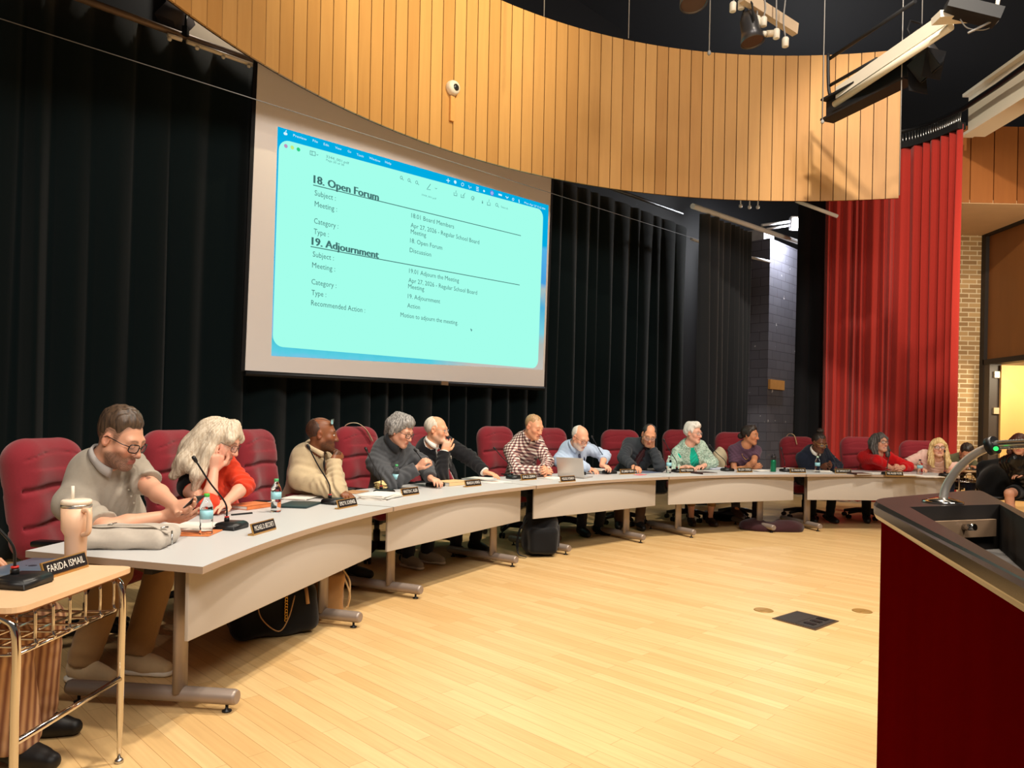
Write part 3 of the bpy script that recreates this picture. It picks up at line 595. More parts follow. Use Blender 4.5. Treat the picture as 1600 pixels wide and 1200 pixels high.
for i in range(5):
    A, B = TA0-i*TDA-.0012, TA0-(i+1)*TDA+.0012; mid = (A+B)/2
    tb = empty('curved_table', tp(mid, RT+TD/2), 'grey topped '+where[i], 'table', group='curved table modules'); o_ = tb.location
    t = MB(); n = 24; vs = []
    for k in range(n+1):
        a = A+(B-A)*k/n
        ab = a
        if i == 0: ab = lerp_(BK0, B, k/n)          # the free end is cut at a slant
        for aa, r, z in ((a, RT, TZ), (ab, RT+TD, TZ), (ab, RT+TD, TZ-.03), (a, RT, TZ-.03)): vs.append(tp(aa, r, z)-o_)
    fs = []; mi = []
    for k in range(n):
        b = k*4; fs += [(b, b+1, b+5, b+4), (b+1, b+2, b+6, b+5), (b+2, b+3, b+7, b+6), (b+3, b, b+4, b+7)]; mi += [0, 1, 1, 1]
    fs += [(0, 1, 2, 3), (n*4, n*4+1, n*4+2, n*4+3)]; mi += [1, 1]
    for f_, m_ in zip(fs, mi): t.f.append(f_); t.m.append(m_); t.sm.append(False)
    t.v = [tuple(v) for v in vs]; t.build('tabletop', [M_TOP, M_EDGE], tb)
    # straight modesty panel under the concave front edge
    e = .014; p, q = tp(A-e, RT+.115), tp(B+e, RT+.115); d = (q-p).normalized(); L_ = (q-p).length; nrm = math.atan2(d.y, d.x)
    m_ = (p+q)/2-o_; t = MB(); t.box((0, 0, .55), (L_, .018, .30), 0, T(m_.x, m_.y, 0) @ Rz(nrm), bev=.003); pn = t.build('modesty_panel', M_PANEL, tb)
    t = MB()
    for s in (-.38, .38): t.box((s*L_, .03, .70), (.05, .05, .05), 0, T(m_.x, m_.y, 0) @ Rz(nrm))
    t.box((0, .22, .685), (L_*.96, .04, .045), 0, T(m_.x, m_.y, 0) @ Rz(nrm)); t.build('support_rail', mat('rail_black', rgb(30, 28, 28), .6), tb)
    for j in (0, 1):
        a = fang[2*i+j]; c, s = math.cos(a), math.sin(a); M = T(TCX-o_.x, TCY-o_.y, 0) @ Rz(a)
        t = MB(); n2 = 14; ov = [(RT+.29+.026*math.cos(2*PI*k/n2), .048*math.sin(2*PI*k/n2)) for k in range(n2)]
        t.prism(ov, .08, TZ-.03, 0, M); lg = t.build('leg', M_LEG_, tb)
        for f_ in lg.data.polygons: f_.use_smooth = len(f_.vertices) == 4
        t = MB(); t.tube([(RT+.01, 0, .068), (RT+.025, 0, .068), (RT+.83, 0, .068), (RT+.845, 0, .068)], [.030, .036, .036, .030], 14, 0, M); t.build('foot', M_LEG_, lg)
        for r in (RT+.06, RT+.79):
            t = MB(); t.lathe([(.022, 0), (.022, .006), (.007, .012), (.007, .036)], 12, 0, M @ T(r, 0, 0)); t.build('glide', M_PLASTIC, lg)
# =================================================================== MAROON EXECUTIVE CHAIRS
M_MAROON = mat('maroon_fabric', rgb(134, 37, 47), .85, spec=.2, sheen=.25, noise=.14, nscale=130, bump=.2, bscale=900)
def make_chair(z):
    """origin on the floor under the seat, facing +y"""
    root = empty('office_chair', (0, 0, 0), 'x', 'chair', group='maroon office chairs')
    bz, tz, hw = .55, 1.25, .265
    def back_disp(P):
        z, x, y = P[:, 2], P[:, 0], P[:, 1]; d = np.zeros(len(P), np.float32)
        for zs, dp in ((.74, .018), (.95, .022)):
            zz = zs+.012*np.cos(x*9); d = d+dp*np.exp(-((z-zz)/.016)**2)*(np.abs(x) < .25)
        arc = 1.25-.085-.9*x*x; d = d+.009*np.exp(-((z-arc)/.006)**2)*(y > -.24)*(np.abs(x) < .24)
        d = d-.008*np.cos((z-.84)*2*PI/.21)*(z < 1.06)*np.clip((.24-np.abs(x))/.08, 0, 1)
        return d.astype(np.float32)
    tilt = math.radians(9); Rm = np.array(Rx(tilt).to_3x3())
    pr = [cone((-.165, -.25, .66), (-.175, -.305, 1.10), .09, .085, .05), cone((.165, -.25, .66), (.175, -.305, 1.10), .09, .085, .05), cone((-.12, -.315, 1.165), (.12, -.315, 1.165), .072, .072, .09),
          rbox((0, -.265, .84), (.22, .06, .30), .055, Rm, .08), rbox((0, -.29, 1.05), (.225, .058, .15), .055, Rm, .08)]
    sdf_obj('backrest', pr, .011, M_MAROON, root, back_disp, .03)
    sdf_obj('seat', [rbox((0, .02, .465), (.26, .26, .055), .05, None, .04), cone((-.2, .25, .45), (.2, .25, .45), .05, .05, .05)], .014, M_MAROON, root)
    for s in (-1, 1):
        t = MB(); t.tube(spline([(s*.25, -.05, .42), (s*.31, -.04, .45), (s*.315, -.02, .60), (s*.31, .0, .655)], 4), .017, 8); am = t.build('armrest', M_PLASTIC, root)
        t = MB(); t.box((s*.305, .03, .672), (.075, .27, .035), bev=.014); t.build('arm_pad', M_PLASTIC, am)
    t = MB(); t.box((0, 0, .395), (.22, .26, .04), bev=.01); t.tube([(0, -.1, .40), (0, -.27, .42), (0, -.30, .6)], .022, 8); t.build('mechanism', M_PLASTIC, root)
    t = MB(); t.lathe([(.026, .2), (.026, .39)], 14); t.lathe([(.034, .10), (.034, .27)], 14); t.build('gas_column', M_PLASTIC, root)
    t = MB()
    for k in range(5):
        g = 2*PI*k/5+.5; t.tube([(0, 0, .12), (.12*math.cos(g), .12*math.sin(g), .118), (.30*math.cos(g), .30*math.sin(g), .085)], [.042, .032, .02], 8)
    sb = t.build('star_base', M_PLASTIC, root)
    for k in range(5):
        g = 2*PI*k/5+.5; c, s_ = .30*math.cos(g), .30*math.sin(g); t = MB()
        for o in (-.019, .019): t.tube([(c-s_/.3*(o-.009), s_+c/.3*(o-.009), .03), (c-s_/.3*(o+.009), s_+c/.3*(o+.009), .03)], .03, 14)
        t.tube([(c, s_, .03), (c, s_, .08)], .009, 8); t.build('caster', M_PLASTIC, sb)
    return root
def dirv(phi): r = math.radians(phi); return Vector((math.sin(r), -math.cos(r), 0))
def yawz(phi): return PI+math.radians(phi)
# (column of the backrest top, facing angle, height offset, distance of the backrest behind the table edge circle, who)
CH = [(81, 52, -.03, 1.56, 'behind the man in the grey polo at the near end'), (278, 52, .0, 1.56, 'behind the woman with long silver hair'), (403, 60, .0, 1.58, 'behind the bald man in the beige jacket'),
      (562, 45, .02, 1.56, 'with a cream strap on it, behind the dark grey fleece'), (654, 45, .02, 1.56, 'almost hidden behind the man in the black suit and red tie'), (778, 42, .03, 1.58, 'to the left of the man in the checked shirt'),
      (862, 40, .02, 1.56, 'between the checked shirt and the pale blue shirt'), (972, 12, .01, 1.56, 'behind the man writing in the dark suit jacket'), (1066, 22, .02, 1.56, 'behind the woman with short white hair'),
      (1148, 16, .0, 1.58, 'with a cream garment, behind the woman with crossed arms'), (1248, 22, -.04, 1.58, 'with a thin strap, behind the woman in the navy sweater'), (1344, 18, -.03, 1.58, 'behind the smiling woman in red'), (1438, 4, -.06, 1.56, 'behind the blonde woman in pink')]
CHAIRS = []; proto = make_chair(0)
for i, (px, phi, dz, rr, who) in enumerate(CH):
    phi = phi-math.degrees(math.atan((px-800)/F)); a = ang_at(px, RT+rr, 700); b = tp(a, RT+rr+.05)
    c = proto if i == 0 else copy_tree(proto)
    c.location = b+dirv(phi)*.30; c.rotation_euler = (0, 0, yawz(phi)); c.scale = (1, 1, 1+dz)
    c['label'] = 'maroon high-back office chair '+who; CHAIRS.append(c)
# =================================================================== LECTERN
LZ = 1.165
B_, C_, A_ = onz(1357, 779, LZ), onz(1530, 764.5, LZ), onz(1600, 906, LZ); D_ = onz(1600, 800, LZ)
dAB = (A_-B_).normalized(); dCD = (D_-C_).normalized()
A2 = B_+dAB*1.5; D2 = C_+dCD*1.5
lec = empty('lectern', ((B_+C_+A2+D2)/4).to_2d().to_3d(), 'dark red lectern with black top and recessed well at right foreground', 'lectern'); lo = lec.location
def rpoly(pts, r, n=6):
    out = []; m = len(pts)
    for i in range(m):
        p, c, q = Vector(pts[i-1]).to_2d(), Vector(pts[i]).to_2d(), Vector(pts[(i+1) % m]).to_2d()
        a = c+(p-c).normalized()*r; b = c+(q-c).normalized()*r
        for k in range(n+1):
            t = k/n; out.append(a*(1-t)**2+c*2*t*(1-t)+b*t*t)
    return out
def inset(pts, d):
    c = sum((Vector(p).to_2d() for p in pts), Vector((0, 0)))/len(pts); return [Vector(p).to_2d()+(c-Vector(p).to_2d()).normalized()*d for p in pts]
out4 = [B_, C_, D2, A2]; OUT = [p-lo.to_2d() for p in rpoly(out4, .10)]
I1, I2 = onz(1421, 792, LZ), onz(1562, 788, LZ); d1_ = (onz(1600, 893, LZ)-I1).normalized(); d2_ = (onz(1600, 810, LZ)-I2).normalized()
in4 = [I1, I2, I2+d2_*.95, I1+d1_*.95]; INN = [p.to_2d()-lo.to_2d() for p in in4]
# top slab with a hole: connect each outer vertex to its nearest inner corner region
bm = bmesh.new()
def loop(pts, z): return [bm.verts.new((p.x, p.y, z)) for p in pts]
outs = [loop(inset([p.to_3d() for p in OUT], .012) if z in (LZ, LZ-.045) else OUT, z) for z in (LZ, LZ-.012, LZ-.033, LZ-.045)]
inn = loop(INN, LZ); inb = loop(INN, LZ-.12)
for a, b in zip(outs, outs[1:]):
    for i in range(len(a)): bm.faces.new((a[i], a[(i+1) % len(a)], b[(i+1) % len(a)], b[i]))
for i in range(4): bm.faces.new((inn[i], inn[(i+1) % 4], inb[(i+1) % 4], inb[i]))
e1 = [bm.edges.get((outs[0][i], outs[0][(i+1) % len(outs[0])])) for i in range(len(outs[0]))]; e2 = [bm.edges.get((inn[i], inn[(i+1) % 4])) for i in range(4)]
bmesh.ops.bridge_loops(bm, edges=e1+e2) if False else bmesh.ops.triangle_fill(bm, edges=e1+e2, use_beauty=True)
bm.faces.new(inb); bmesh.ops.recalc_face_normals(bm, faces=bm.faces[:])
me = bpy.data.meshes.new('top'); bm.to_mesh(me); bm.free()
M_LTOP = mat('black_laminate', rgb(40, 33, 30), .36, noise=.3, nscale=12, spec=.25); me.materials.append(M_LTOP); me.materials.append(mat('black_well', rgb(40, 35, 32), .6)); me.materials.append(mat('bullnose', rgb(40, 32, 28), .18, spec=.7))
for f_ in me.polygons:
    zc = sum(me.vertices[v].co.z for v in f_.vertices)/len(f_.vertices)
    f_.material_index = 0 if zc > LZ-.004 else 2
    if all((Vector(me.vertices[v].co[:2])-min(INN, key=lambda q: (q-Vector(me.vertices[v].co[:2])).length)).length < .001 for v in f_.vertices): f_.material_index = 1
o = bpy.data.objects.new('top', me); COL.objects.link(o); o.parent = lec
cb_ = [p-lo.to_2d() for p in rpoly([p.to_3d() for p in inset(out4, .05)], .07)]; nC = len(cb_); t = MB()
vs = [(p.x, p.y, z) for z in (0, LZ-.046) for p in cb_]+[(p.x*.97, p.y*.97, z) for z in (0, LZ-.046) for p in cb_]
t.add(vs, [(i, (i+1) % nC, nC+(i+1) % nC, nC+i) for i in range(nC)]+[(2*nC+i, 3*nC+i, 3*nC+(i+1) % nC, 2*nC+(i+1) % nC) for i in range(nC)]+[(i, 2*nC+i, 2*nC+(i+1) % nC, (i+1) % nC) for i in range(nC)]+[(nC+i, nC+(i+1) % nC, 3*nC+(i+1) % nC, 3*nC+i) for i in range(nC)])
o = t.build('cabinet', mat('oxblood_panel', rgb(92, 4, 5), .9, spec=0., ior=1.02, noise=.18, nscale=3, stretch=(3, 3, .4)), lec)
for f_ in o.data.polygons: f_.use_smooth = len(f_.vertices) == 4
md = o.modifiers.new('edge', 'EDGE_SPLIT'); md.split_angle = .6
t = MB(); ip = I1.lerp(I2, .52)-lo; g = math.atan2((I2-I1).y, (I2-I1).x); t.box((0, -.012, LZ-.06), (.24, .012, .045), 0, T(ip.x, ip.y, 0) @ Rz(g)); rs = t.build('well_plate', mat('well_plate_bronze', rgb(150, 122, 96), .45, .2), lec)
t = MB(); t.tube([(0, -.02, LZ-.055), (0, -.05, LZ-.05)], .009, 10, 0, T(ip.x, ip.y, 0) @ Rz(g)); t.build('lock', M_CHROME, rs)
cI = sum(INN, Vector((0, 0)))/4
t = MB(); t.prism([cI.lerp(p, .8) for p in INN], LZ-.118, LZ-.105); t.build('shelf_mat', mat('well_mat', rgb(70, 66, 64), .8), lec)
mb_ = onz(1473, 786, LZ)-lo
t = MB(); t.lathe([(.05, 0), (.05, .006), (.03, .012), (.017, .016)], 24, 0, T(mb_.x, mb_.y, LZ)); gm = t.build('gooseneck_base', M_CHROME, lec)
Yb = mb_.y+lo.y
gp = [mb_+Vector((0, 0, LZ+.0)), at(1480, 757, Yb)-lo, at(1500, 729, Yb-.02)-lo, at(1524, 709, Yb-.05)-lo, at(1549, 697, Yb-.08)-lo]; gp[0].z = LZ+.01
t = MB(); t.tube(spline(gp, 8), .011, 12); t.build('gooseneck', mat('satin_nickel', rgb(206, 198, 188), .38, .7), lec)
t = MB(); s0, s1 = at(1545, 698, Yb-.075)-lo, at(1556, 695, Yb-.09)-lo; t.tube([s0, s1], .024, 14); t.build('collar', M_PLASTIC, lec)
t = MB(); t.sphere(at(1556, 701, Yb-.12)-lo, .006, 10); t.build('indicator_light', emat('green_led', rgb(60, 230, 110), 1.5), lec)
t = MB(); pts = [at(1556, 695.5, Yb-.09)-lo, at(1620, 692, Yb-.2)-lo, at(1700, 688, Yb-.32)-lo]
N_ = 60; pp_ = [pts[0].lerp(pts[2], k/N_) for k in range(N_+1)]; t.tube(pp_, [.0125 if k % 2 else .0105 for k in range(N_+1)], 12); t.build('flexible_neck', M_STEEL, lec)
# =================================================================== STUDENT DESKS
M_DESK = mat('maple_laminate', rgb(226, 190, 150), .35, noise=.06, nscale=5, stretch=(1, 9, 1)); M_DKED = mat('brown_edge', rgb(140, 92, 56), .5)
def desk(c, rz, label, basket=True):
    """x: width .61 along the open front, -y: towards the sitter"""
    r = empty('student_desk', c, label, 'desk', rz, 'student desks'); W, D, Z = .64, .47, .76
    po = [(p.x, p.y) for p in rpoly([Vector((W/2, D/2, 0)), Vector((-W/2, D/2, 0)), Vector((-W/2, -D/2, 0)), Vector((W/2, -D/2, 0))], .055)]
    t = MB(); t.prism(po, Z-.018, Z, 0); t.prism([(x*.985, y*.98) for x, y in po], Z-.024, Z-.018, 1); t.build('desktop', [M_DESK, M_DKED], r)
    for sx in (-1, 1):
        for sy in (-1, 1):
            x, y = sx*(W/2-.035), sy*(D/2-.03); t = MB()
            t.tube(spline([(x-sx*.0, y-sy*.1, Z-.035), (x, y-sy*.035, Z-.045), (x, y, Z-.10), (x, y, .42), (x, y, .24), (x, y, .022)], 5), [.0135]*16+[.0135]*5+[.0135, .012, .010, .009, .008], 10)
            lg = t.build('leg', M_CHROME, r); t = MB(); t.lathe([(.016, 0), (.016, .012), (.008, .02)], 12, 0, T(x, y, 0)); t.build('glide', M_STEEL, lg)
    t = MB(); y = D/2-.03; t.tube([(-W/2+.035, y, .33), (W/2-.035, y, .33)], .011, 10); t.build('brace', M_CHROME, r)
    for sx in (-1, 1): t = MB(); t.tube([(sx*(W/2-.035), y-.03, Z-.04), (sx*(W/2-.035), -y, Z-.04)], .011, 8); t.build('side_rail', M_CHROME, r)
    t = MB(); y1 = D/2-.05; zb = Z-.165
    t.tube([(-W/2+.05, y1, zb), (W/2-.05, y1, zb)], .006, 8)
    n = 7
    for k in range(n):
        x = -W/2+.06+(W-.12)*k/(n-1); t.tube(spline([(x, y1, Z-.03), (x, y1, zb+.03), (x, y1-.02, zb), (x, -D/2+.08, zb), (x, -D/2+.05, zb+.03)], 4), .0052, 8)
    for q in (.0, .33, .66, 1.): t.tube([(-W/2+.06, y1-.03-q*(D-.2), zb), (W/2-.06, y1-.03-q*(D-.2), zb)], .005, 8)
    for zz in (.05, .1): t.tube([(-W/2+.06, -D/2+.05, zb+zz-.02), (W/2-.06, -D/2+.05, zb+zz-.02)], .005, 8)
    t.build('book_basket', M_CHROME, r); return r
# near desk: its front runs along the line through the two corners read on the photo
f1, f2 = onz(214, 884, .76), onz(50, 943, .76); d = (f1-f2).normalized(); nrm = Vector((d.y, -d.x, 0)); mid = f1-d*.33-nrm*.235
desk((mid.x, mid.y, 0), math.atan2(d.y, d.x)-PI, 'pale student desk with chrome legs and book basket at lower left')
DESK1 = (mid, d, nrm)
f3 = at(1522, 745, 10.5); desk((f3.x, f3.y+.1, 0), PI, 'student desk at the far end of the curved table beside the lectern')
DESK2 = Vector((f3.x, f3.y+.1, 0))
# =================================================================== FLOOR FITTINGS
fc = [onz(x, y, 0) for x, y in ((1209, 967), (1246, 956), (1308, 971), (1273, 984.5))]
c = sum(fc, Vector())/4; fb = empty('floor_box', c, 'black square outlet box set into the maple floor', 'floor box')
t = MB(); t.prism([((p-c)*1.06).to_2d() for p in fc], .0015, .005); t.build('frame', mat('worn_bronze', rgb(92, 74, 56), .5, .3), fb)
a, b = [p-c for p in fc], None
q = lambda s, t_: a[0].lerp(a[1], t_).lerp(a[3].lerp(a[2], t_), s).to_2d()
for nm, s0, s1, h in (('lid', .02, .5, .007), ('lid', .52, .98, .008)):
    t = MB(); t.prism([q(s0, .03), q(s1, .03), q(s1, .97), q(s0, .97)], .005, h); ld = t.build(nm, mat('floor_box_black', rgb(48, 44, 42), .55, noise=.3, nscale=25), fb)
    if s0 > .5:
        for k in range(3):
            t = MB(); z = .2+.27*k; t.prism([q(.62, z), q(.86, z), q(.86, z+.14), q(.62, z+.14)], h, h+.004); t.build('cable_flap', mat('flap_black', rgb(18, 17, 17), .4), ld)
for x, y, lab in ((1193, 953.5, 'round brass floor plate left of the square floor box'), (1347, 955, 'round brass floor plate right of the square floor box')):
    t = MB(); t.lathe([(.0, .004), (.058, .004), (.06, .0045), (.066, .0045), (.07, .001)], 28, 0); t.box((0, 0, .0045), (.07, .014, .002), 0, Rz(.7)); o = t.build('floor_plate', mat('dull_brass', rgb(172, 134, 74), .45, .4), loc=onz(x, y, 0.0)); tag(o, lab, 'floor plate', 'brass floor plates')
# =================================================================== PEOPLE
RB_ = RT+TD
def onr(px, py, r):
    """point on the ray of a pixel that stands r from the centre of the table circle (far side)"""
    a, b = ray(px, py); A = a*a+1; B = -2*(a*TCX+TCY); D = TCX**2+TCY**2-r*r
    Y = (-B+math.sqrt(max(0, B*B-4*A*D)))/2/A; return Vector((a*Y, Y, H-b*Y))
def skin_mat():
    m, nt, b = nodes_of('skin'); L = nt.links
    a = nt.nodes.new('ShaderNodeAttribute'); a.attribute_name = 'pigment'
    tc = nt.nodes.new('ShaderNodeTexCoord'); n = nt.nodes.new('ShaderNodeTexNoise'); n.inputs['Scale'].default_value = 45; n.inputs['Detail'].default_value = 3; L.new(tc.outputs['Object'], n.inputs[0])
    mx = nt.nodes.new('ShaderNodeMix'); mx.data_type = 'RGBA'; mx.blend_type = 'MULTIPLY'; mx.inputs[0].default_value = .22
    L.new(a.outputs['Color'], mx.inputs[6]); L.new(n.outputs['Color'], mx.inputs[7]); L.new(a.outputs['Color'], b.inputs['Base Color'])
    b.inputs['Roughness'].default_value = .48; b.inputs['Specular IOR Level'].default_value = .35
    b.inputs['Subsurface Weight'].default_value = .08; b.inputs['Subsurface Radius'].default_value = (.012, .004, .002)
    return m
SKIN = skin_mat()
def hair_mat(name, c1, c2, rough=.5):
    m, nt, b = nodes_of(name); L = nt.links
    tc = nt.nodes.new('ShaderNodeTexCoord'); mp = nt.nodes.new('ShaderNodeMapping'); mp.inputs['Scale'].default_value = (1, 1, .12); L.new(tc.outputs['Object'], mp.inputs[0])
    n = nt.nodes.new('ShaderNodeTexNoise'); n.inputs['Scale'].default_value = 90; n.inputs['Detail'].default_value = 2; L.new(mp.outputs[0], n.inputs[0])
    cr = nt.nodes.new('ShaderNodeValToRGB'); cr.color_ramp.elements[0].position = .22; cr.color_ramp.elements[0].color = c1; cr.color_ramp.elements[1].position = .72; cr.color_ramp.elements[1].color = c2
    L.new(n.outputs['Fac'], cr.inputs[0]); L.new(cr.outputs[0], b.inputs['Base Color']); b.inputs['Roughness'].default_value = rough
    bp = nt.nodes.new('ShaderNodeBump'); bp.inputs['Strength'].default_value = .35; bp.inputs['Distance'].default_value = .003; L.new(n.outputs['Fac'], bp.inputs['Height']); L.new(bp.outputs[0], b.inputs['Normal'])
    return m
def cloth(name, c, **k):
    return mat(name, rgb(*c), .85, spec=.2, sheen=.15, noise=.07, nscale=60, bump=.2, bscale=500, **k)
def lerp(a, b, t): return a+(b-a)*t
def ik(S, Tt, l1, l2, pole):
    S, Tt = Vector(S), Vector(Tt); d = Tt-S; L = d.length
    if L > (l1+l2)*.995: Tt = S+d*((l1+l2)*.995/L); d = Tt-S; L = d.length
    d.normalize(); x = (l1*l1-l2*l2+L*L)/(2*L); h = math.sqrt(max(0, l1*l1-x*x))
    p = Vector(pole)-d*Vector(pole).dot(d); p.normalize(); return S+d*x+p*h, Tt
def hand_prims(W, f, n, side, curl, s=1., thumb=.6, spread=.18):
    """W wrist, f finger direction, n palm normal, side=+1 puts the thumb along n x f"""
    f = Vector(f).normalized(); n = Vector(n); n = (n-f*n.dot(f)).normalized(); a = n.cross(f)*side    # towards the thumb
    P = []; W = Vector(W); K = []
    for i, o in enumerate((.030, .010, -.010, -.029)):
        k = W+f*(.088-.006*abs(i-1))*s+a*o*s; K.append(k); P.append(cone(W+f*.012*s+a*o*.55*s, k, .0155*s, .0125*s, .012))
    P.append(ell(W+f*.05*s, (.034*s, .046*s, .015*s), [[a[j], f[j], n[j]] for j in range(3)], .015))
    for i, (ln, k) in enumerate(zip((.074, .082, .076, .060), K)):
        c = curl[i] if isinstance(curl, (list, tuple)) else curl
        g = 0.; p = k; sp = (.45, .15, -.15, -.45)[i]*spread
        for j, q in enumerate((.45, .31, .24)):
            g += c*(.75, 1.05, .75)[j]; d = (f*math.cos(g)+n*math.sin(g)+a*sp).normalized(); e = p+d*ln*q*s
            P.append(cone(p, e, (.0098, .0090, .0082)[j]*s, (.0090, .0082, .0070)[j]*s, .004)); p = e
    b = W+f*.022*s+a*.024*s; m = b+(f*.7+a*.75+n*.35*thumb).normalized()*.042*s; e = m+(f*.9+a*.25+n*.6*thumb).normalized()*.032*s; e2 = e+(f*.95-a*.05+n*.55*thumb).normalized()*.024*s
    P += [cone(b, m, .0155*s, .0118*s, .012), cone(m, e, .0115*s, .0098*s, .004), cone(e, e2, .0098*s, .0078*s, .003)]
    return P
SHORT_LINE = [(-.12, -.085), (-.06, -.075), (-.035, -.02), (-.015, .03), (.012, .03), (.02, -.005), (.032, -.005), (.042, .055), (.06, .078), (.08, .088), (.1, .094)]
class Fig: pass
def person(label, chair, phi, head_px, Yhint, face, pitch=15, roll=0, s=1.04, hs=1.1, fat=1., skin=(226, 168, 136), vox=.007, pelvis_fwd=.04, seat=.615, arms=None, stub=None, legs=None, pelvis=None, female=False,
           beard=None, brow=(70, 50, 40), lips=(186, 100, 92), eyes_down=True, smile=False, torso=.71, sh_w=1., nose=1.):
    g = Fig(); g.s, g.hs, g.vox = s, hs, vox
    R_ = math.radians; va = math.degrees(math.atan((head_px[0]-800)/F)); phi -= va; face -= va
    fw = dirv(phi); rt = Vector((-fw.y, fw.x, 0))*-1      # forward, person's right
    rt = fw.cross(Vector((0, 0, 1)))
    if pelvis is None: pelvis = CHAIRS[chair].location+fw*pelvis_fwd
    P = Vector((pelvis[0], pelvis[1], seat)); g.P, g.fw, g.rt = P, fw, rt
    # distance along the head ray: spine length decides
    best = None; Lw = torso*s
    for k in range(400):
        Y = Yhint-1.+k*.005; h = at(head_px[0], head_px[1], Y); e = abs((h-P).length-Lw)+.05*abs(Y-Yhint)
        if best is None or e < best[0]: best = (e, h, Y)
    Hc = best[1]; g.H = Hc; g.err = (Hc-P).length-Lw; g.Y = best[2]
    hf = dirv(face); p_ = R_(pitch)
    f = hf*math.cos(p_)-Vector((0, 0, 1))*math.sin(p_); r = f.cross(Vector((0, 0, 1))).normalized(); u = r.cross(f)
    if roll: q = Matrix.Rotation(R_(roll), 3, f); r, u = q @ r, q @ u
    g.f, g.r, g.u = f, r, u; g.HR = [[r[i], f[i], u[i]] for i in range(3)]
    hp = lambda x, y, z: Hc+(r*x+f*y+u*z)*hs
    g.hp = hp
    HE = lambda c, rad, k=.02, op='u': ell(hp(*c), [q*hs for q in rad], g.HR, k*hs, op)
    HC = lambda a, b, ra, rb, k=.015, op='u': cone(hp(*a), hp(*b), ra*hs, rb*hs, k*hs, op)
    g.HE, g.HC = HE, HC
    nb = hp(0, -.035, -.135)                                 # base of the neck
    sp = (nb-P); tl = sp.length; spn = sp.normalized(); tf = (fw-spn*fw.dot(spn)).normalized(); tr = tf.cross(spn).normalized()
    g.N, g.sp, g.tf, g.tr = nb, spn, tf, tr
    TR = [[tr[i], tf[i], spn[i]] for i in range(3)]; g.TR = TR
    tq = lambda x, y, z: P+tr*x*s+tf*y*s+spn*z*tl           # z is a share of the torso length
    g.tq = tq
    back = -.035
    w = (.155 if female else .17)*sh_w
    torso_p = [ell(tq(0, .0, .02), (.165*s*fat, .125*s*fat, .13*s), TR, .06), ell(tq(0, .0+.03*(fat-1)*4, .28), (.145*s*fat, .118*s*fat*(1+.4*(fat-1)), .17*s), TR, .08),
               ell(tq(0, back+.02, .66), (.158*s*(.5+.5*fat)*sh_w, .115*s*fat, .18*s), TR, .08), cone(tq(-w*.93, back, .79), tq(0, back-.005, .90), .060*s, .070*s, .06), cone(tq(w*.93, back, .79), tq(0, back-.005, .90), .060*s, .070*s, .06), cone(tq(0, back-.005, .85), nb, .085*s, .060*s, .06)]
    if female: torso_p += [ell(tq(sx*.068, .055, .60), (.066*s, .054*s, .070*s), TR, .08) for sx in (-1, 1)]
    S = {1: tq(w*1.02, back+.01, .785), -1: tq(-w*1.02, back+.01, .785)}; g.S = S
    arms = arms or {}
    g.E, g.W = {}, {}; arm_p = {}; hand_p = {}
    for sd in (1, -1):
        a = arms.get(sd) or dict(t=tq(sd*.2, .3, .15))
        t = a['t']; t = Vector(t(g)) if callable(t) else Vector(t)
        pole = a.get('pole', (sd*.6, -.5, -.8)); pole = tr*pole[0]+fw*pole[1]+Vector((0, 0, 1))*pole[2]
        pole = pole.normalized()
        if TZ-.12 < t.z < TZ+.045 and RT-.02 < math.hypot(t.x-TCX, t.y-TCY) < RB_+.02: t.z = TZ+.045
        t0 = t.copy()
        for _ in range(14):
            e, t = ik(S[sd], t0, .29*s, .25*s, pole)
            if e.z > TZ+.045*s or math.hypot(e.x-TCX, e.y-TCY) > RB_+.05: break
            pole = (pole+Vector((0, 0, .22))).normalized()
        g.E[sd], g.W[sd] = e, t
        arm_p[sd] = (S[sd], e, t)
        l2w = lambda v: rt*v[0]+fw*v[1]+Vector((0, 0, 1))*v[2]
        d = l2w(a['dir']) if 'dir' in a else (t-e).normalized()
        n = l2w(a.get('palm', (0, 0, -1)))
        hand_p[sd] = hand_prims(t-d.normalized()*.008, d, n, a.get('side', sd), a.get('curl', .35), s*1.0, a.get('thumb', .6))
    g.arm, g.hand = arm_p, hand_p
    legs = legs or {}
    g.leg = {}
    for sd in (1, -1):
        hip = P+rt*sd*.085*s*fat**.5+Vector((0, 0, -.01)); L_ = legs.get(sd, {})
        an = L_.get('ankle'); an = Vector(an) if an is not None else P*1+rt*sd*.13+fw*.40+Vector((0, 0, .095-P.z))
        pole = L_.get('pole', (sd*.12, .6, .9)); pole = rt*pole[0]+fw*pole[1]+Vector((0, 0, 1))*pole[2]
        kn, an = ik(hip, an, .45*s, .44*s, pole); fd = L_.get('foot', (sd*.15, 1, 0)); fd = rt*fd[0]+fw*fd[1]+Vector((0, 0, 1))*fd[2]
        g.leg[sd] = (hip, kn, an, fd.normalized())
    # ---------------- body: one continuous surface
    B = list(torso_p)
    B += [cone(nb-spn*.02, hp(0, -.018, -.05), .062*s*fat**.5, .057*hs, .02)]
    for sd in (1, -1):
        a, e, t = arm_p[sd]; B += [cone(a, e, .050*s*fat**.6, .039*s*fat**.5, .03), cone(e, lerp(e, t, .35), .040*s*fat**.5, .041*s*fat**.4, .02), cone(lerp(e, t, .35), t, .040*s*fat**.4, .0255*s, .02)]; B += hand_p[sd]
        h, k, an, fd = g.leg[sd]; B += [cone(h, k, .082*s*fat**.6, .055*s, .04), cone(k, lerp(k, an, .4), .054*s, .052*s, .02), cone(lerp(k, an, .4), an, .050*s, .034*s, .02), cone(an, an+fd*.13*s-Vector((0, 0, .05)), .033*s, .024*s, .03)]
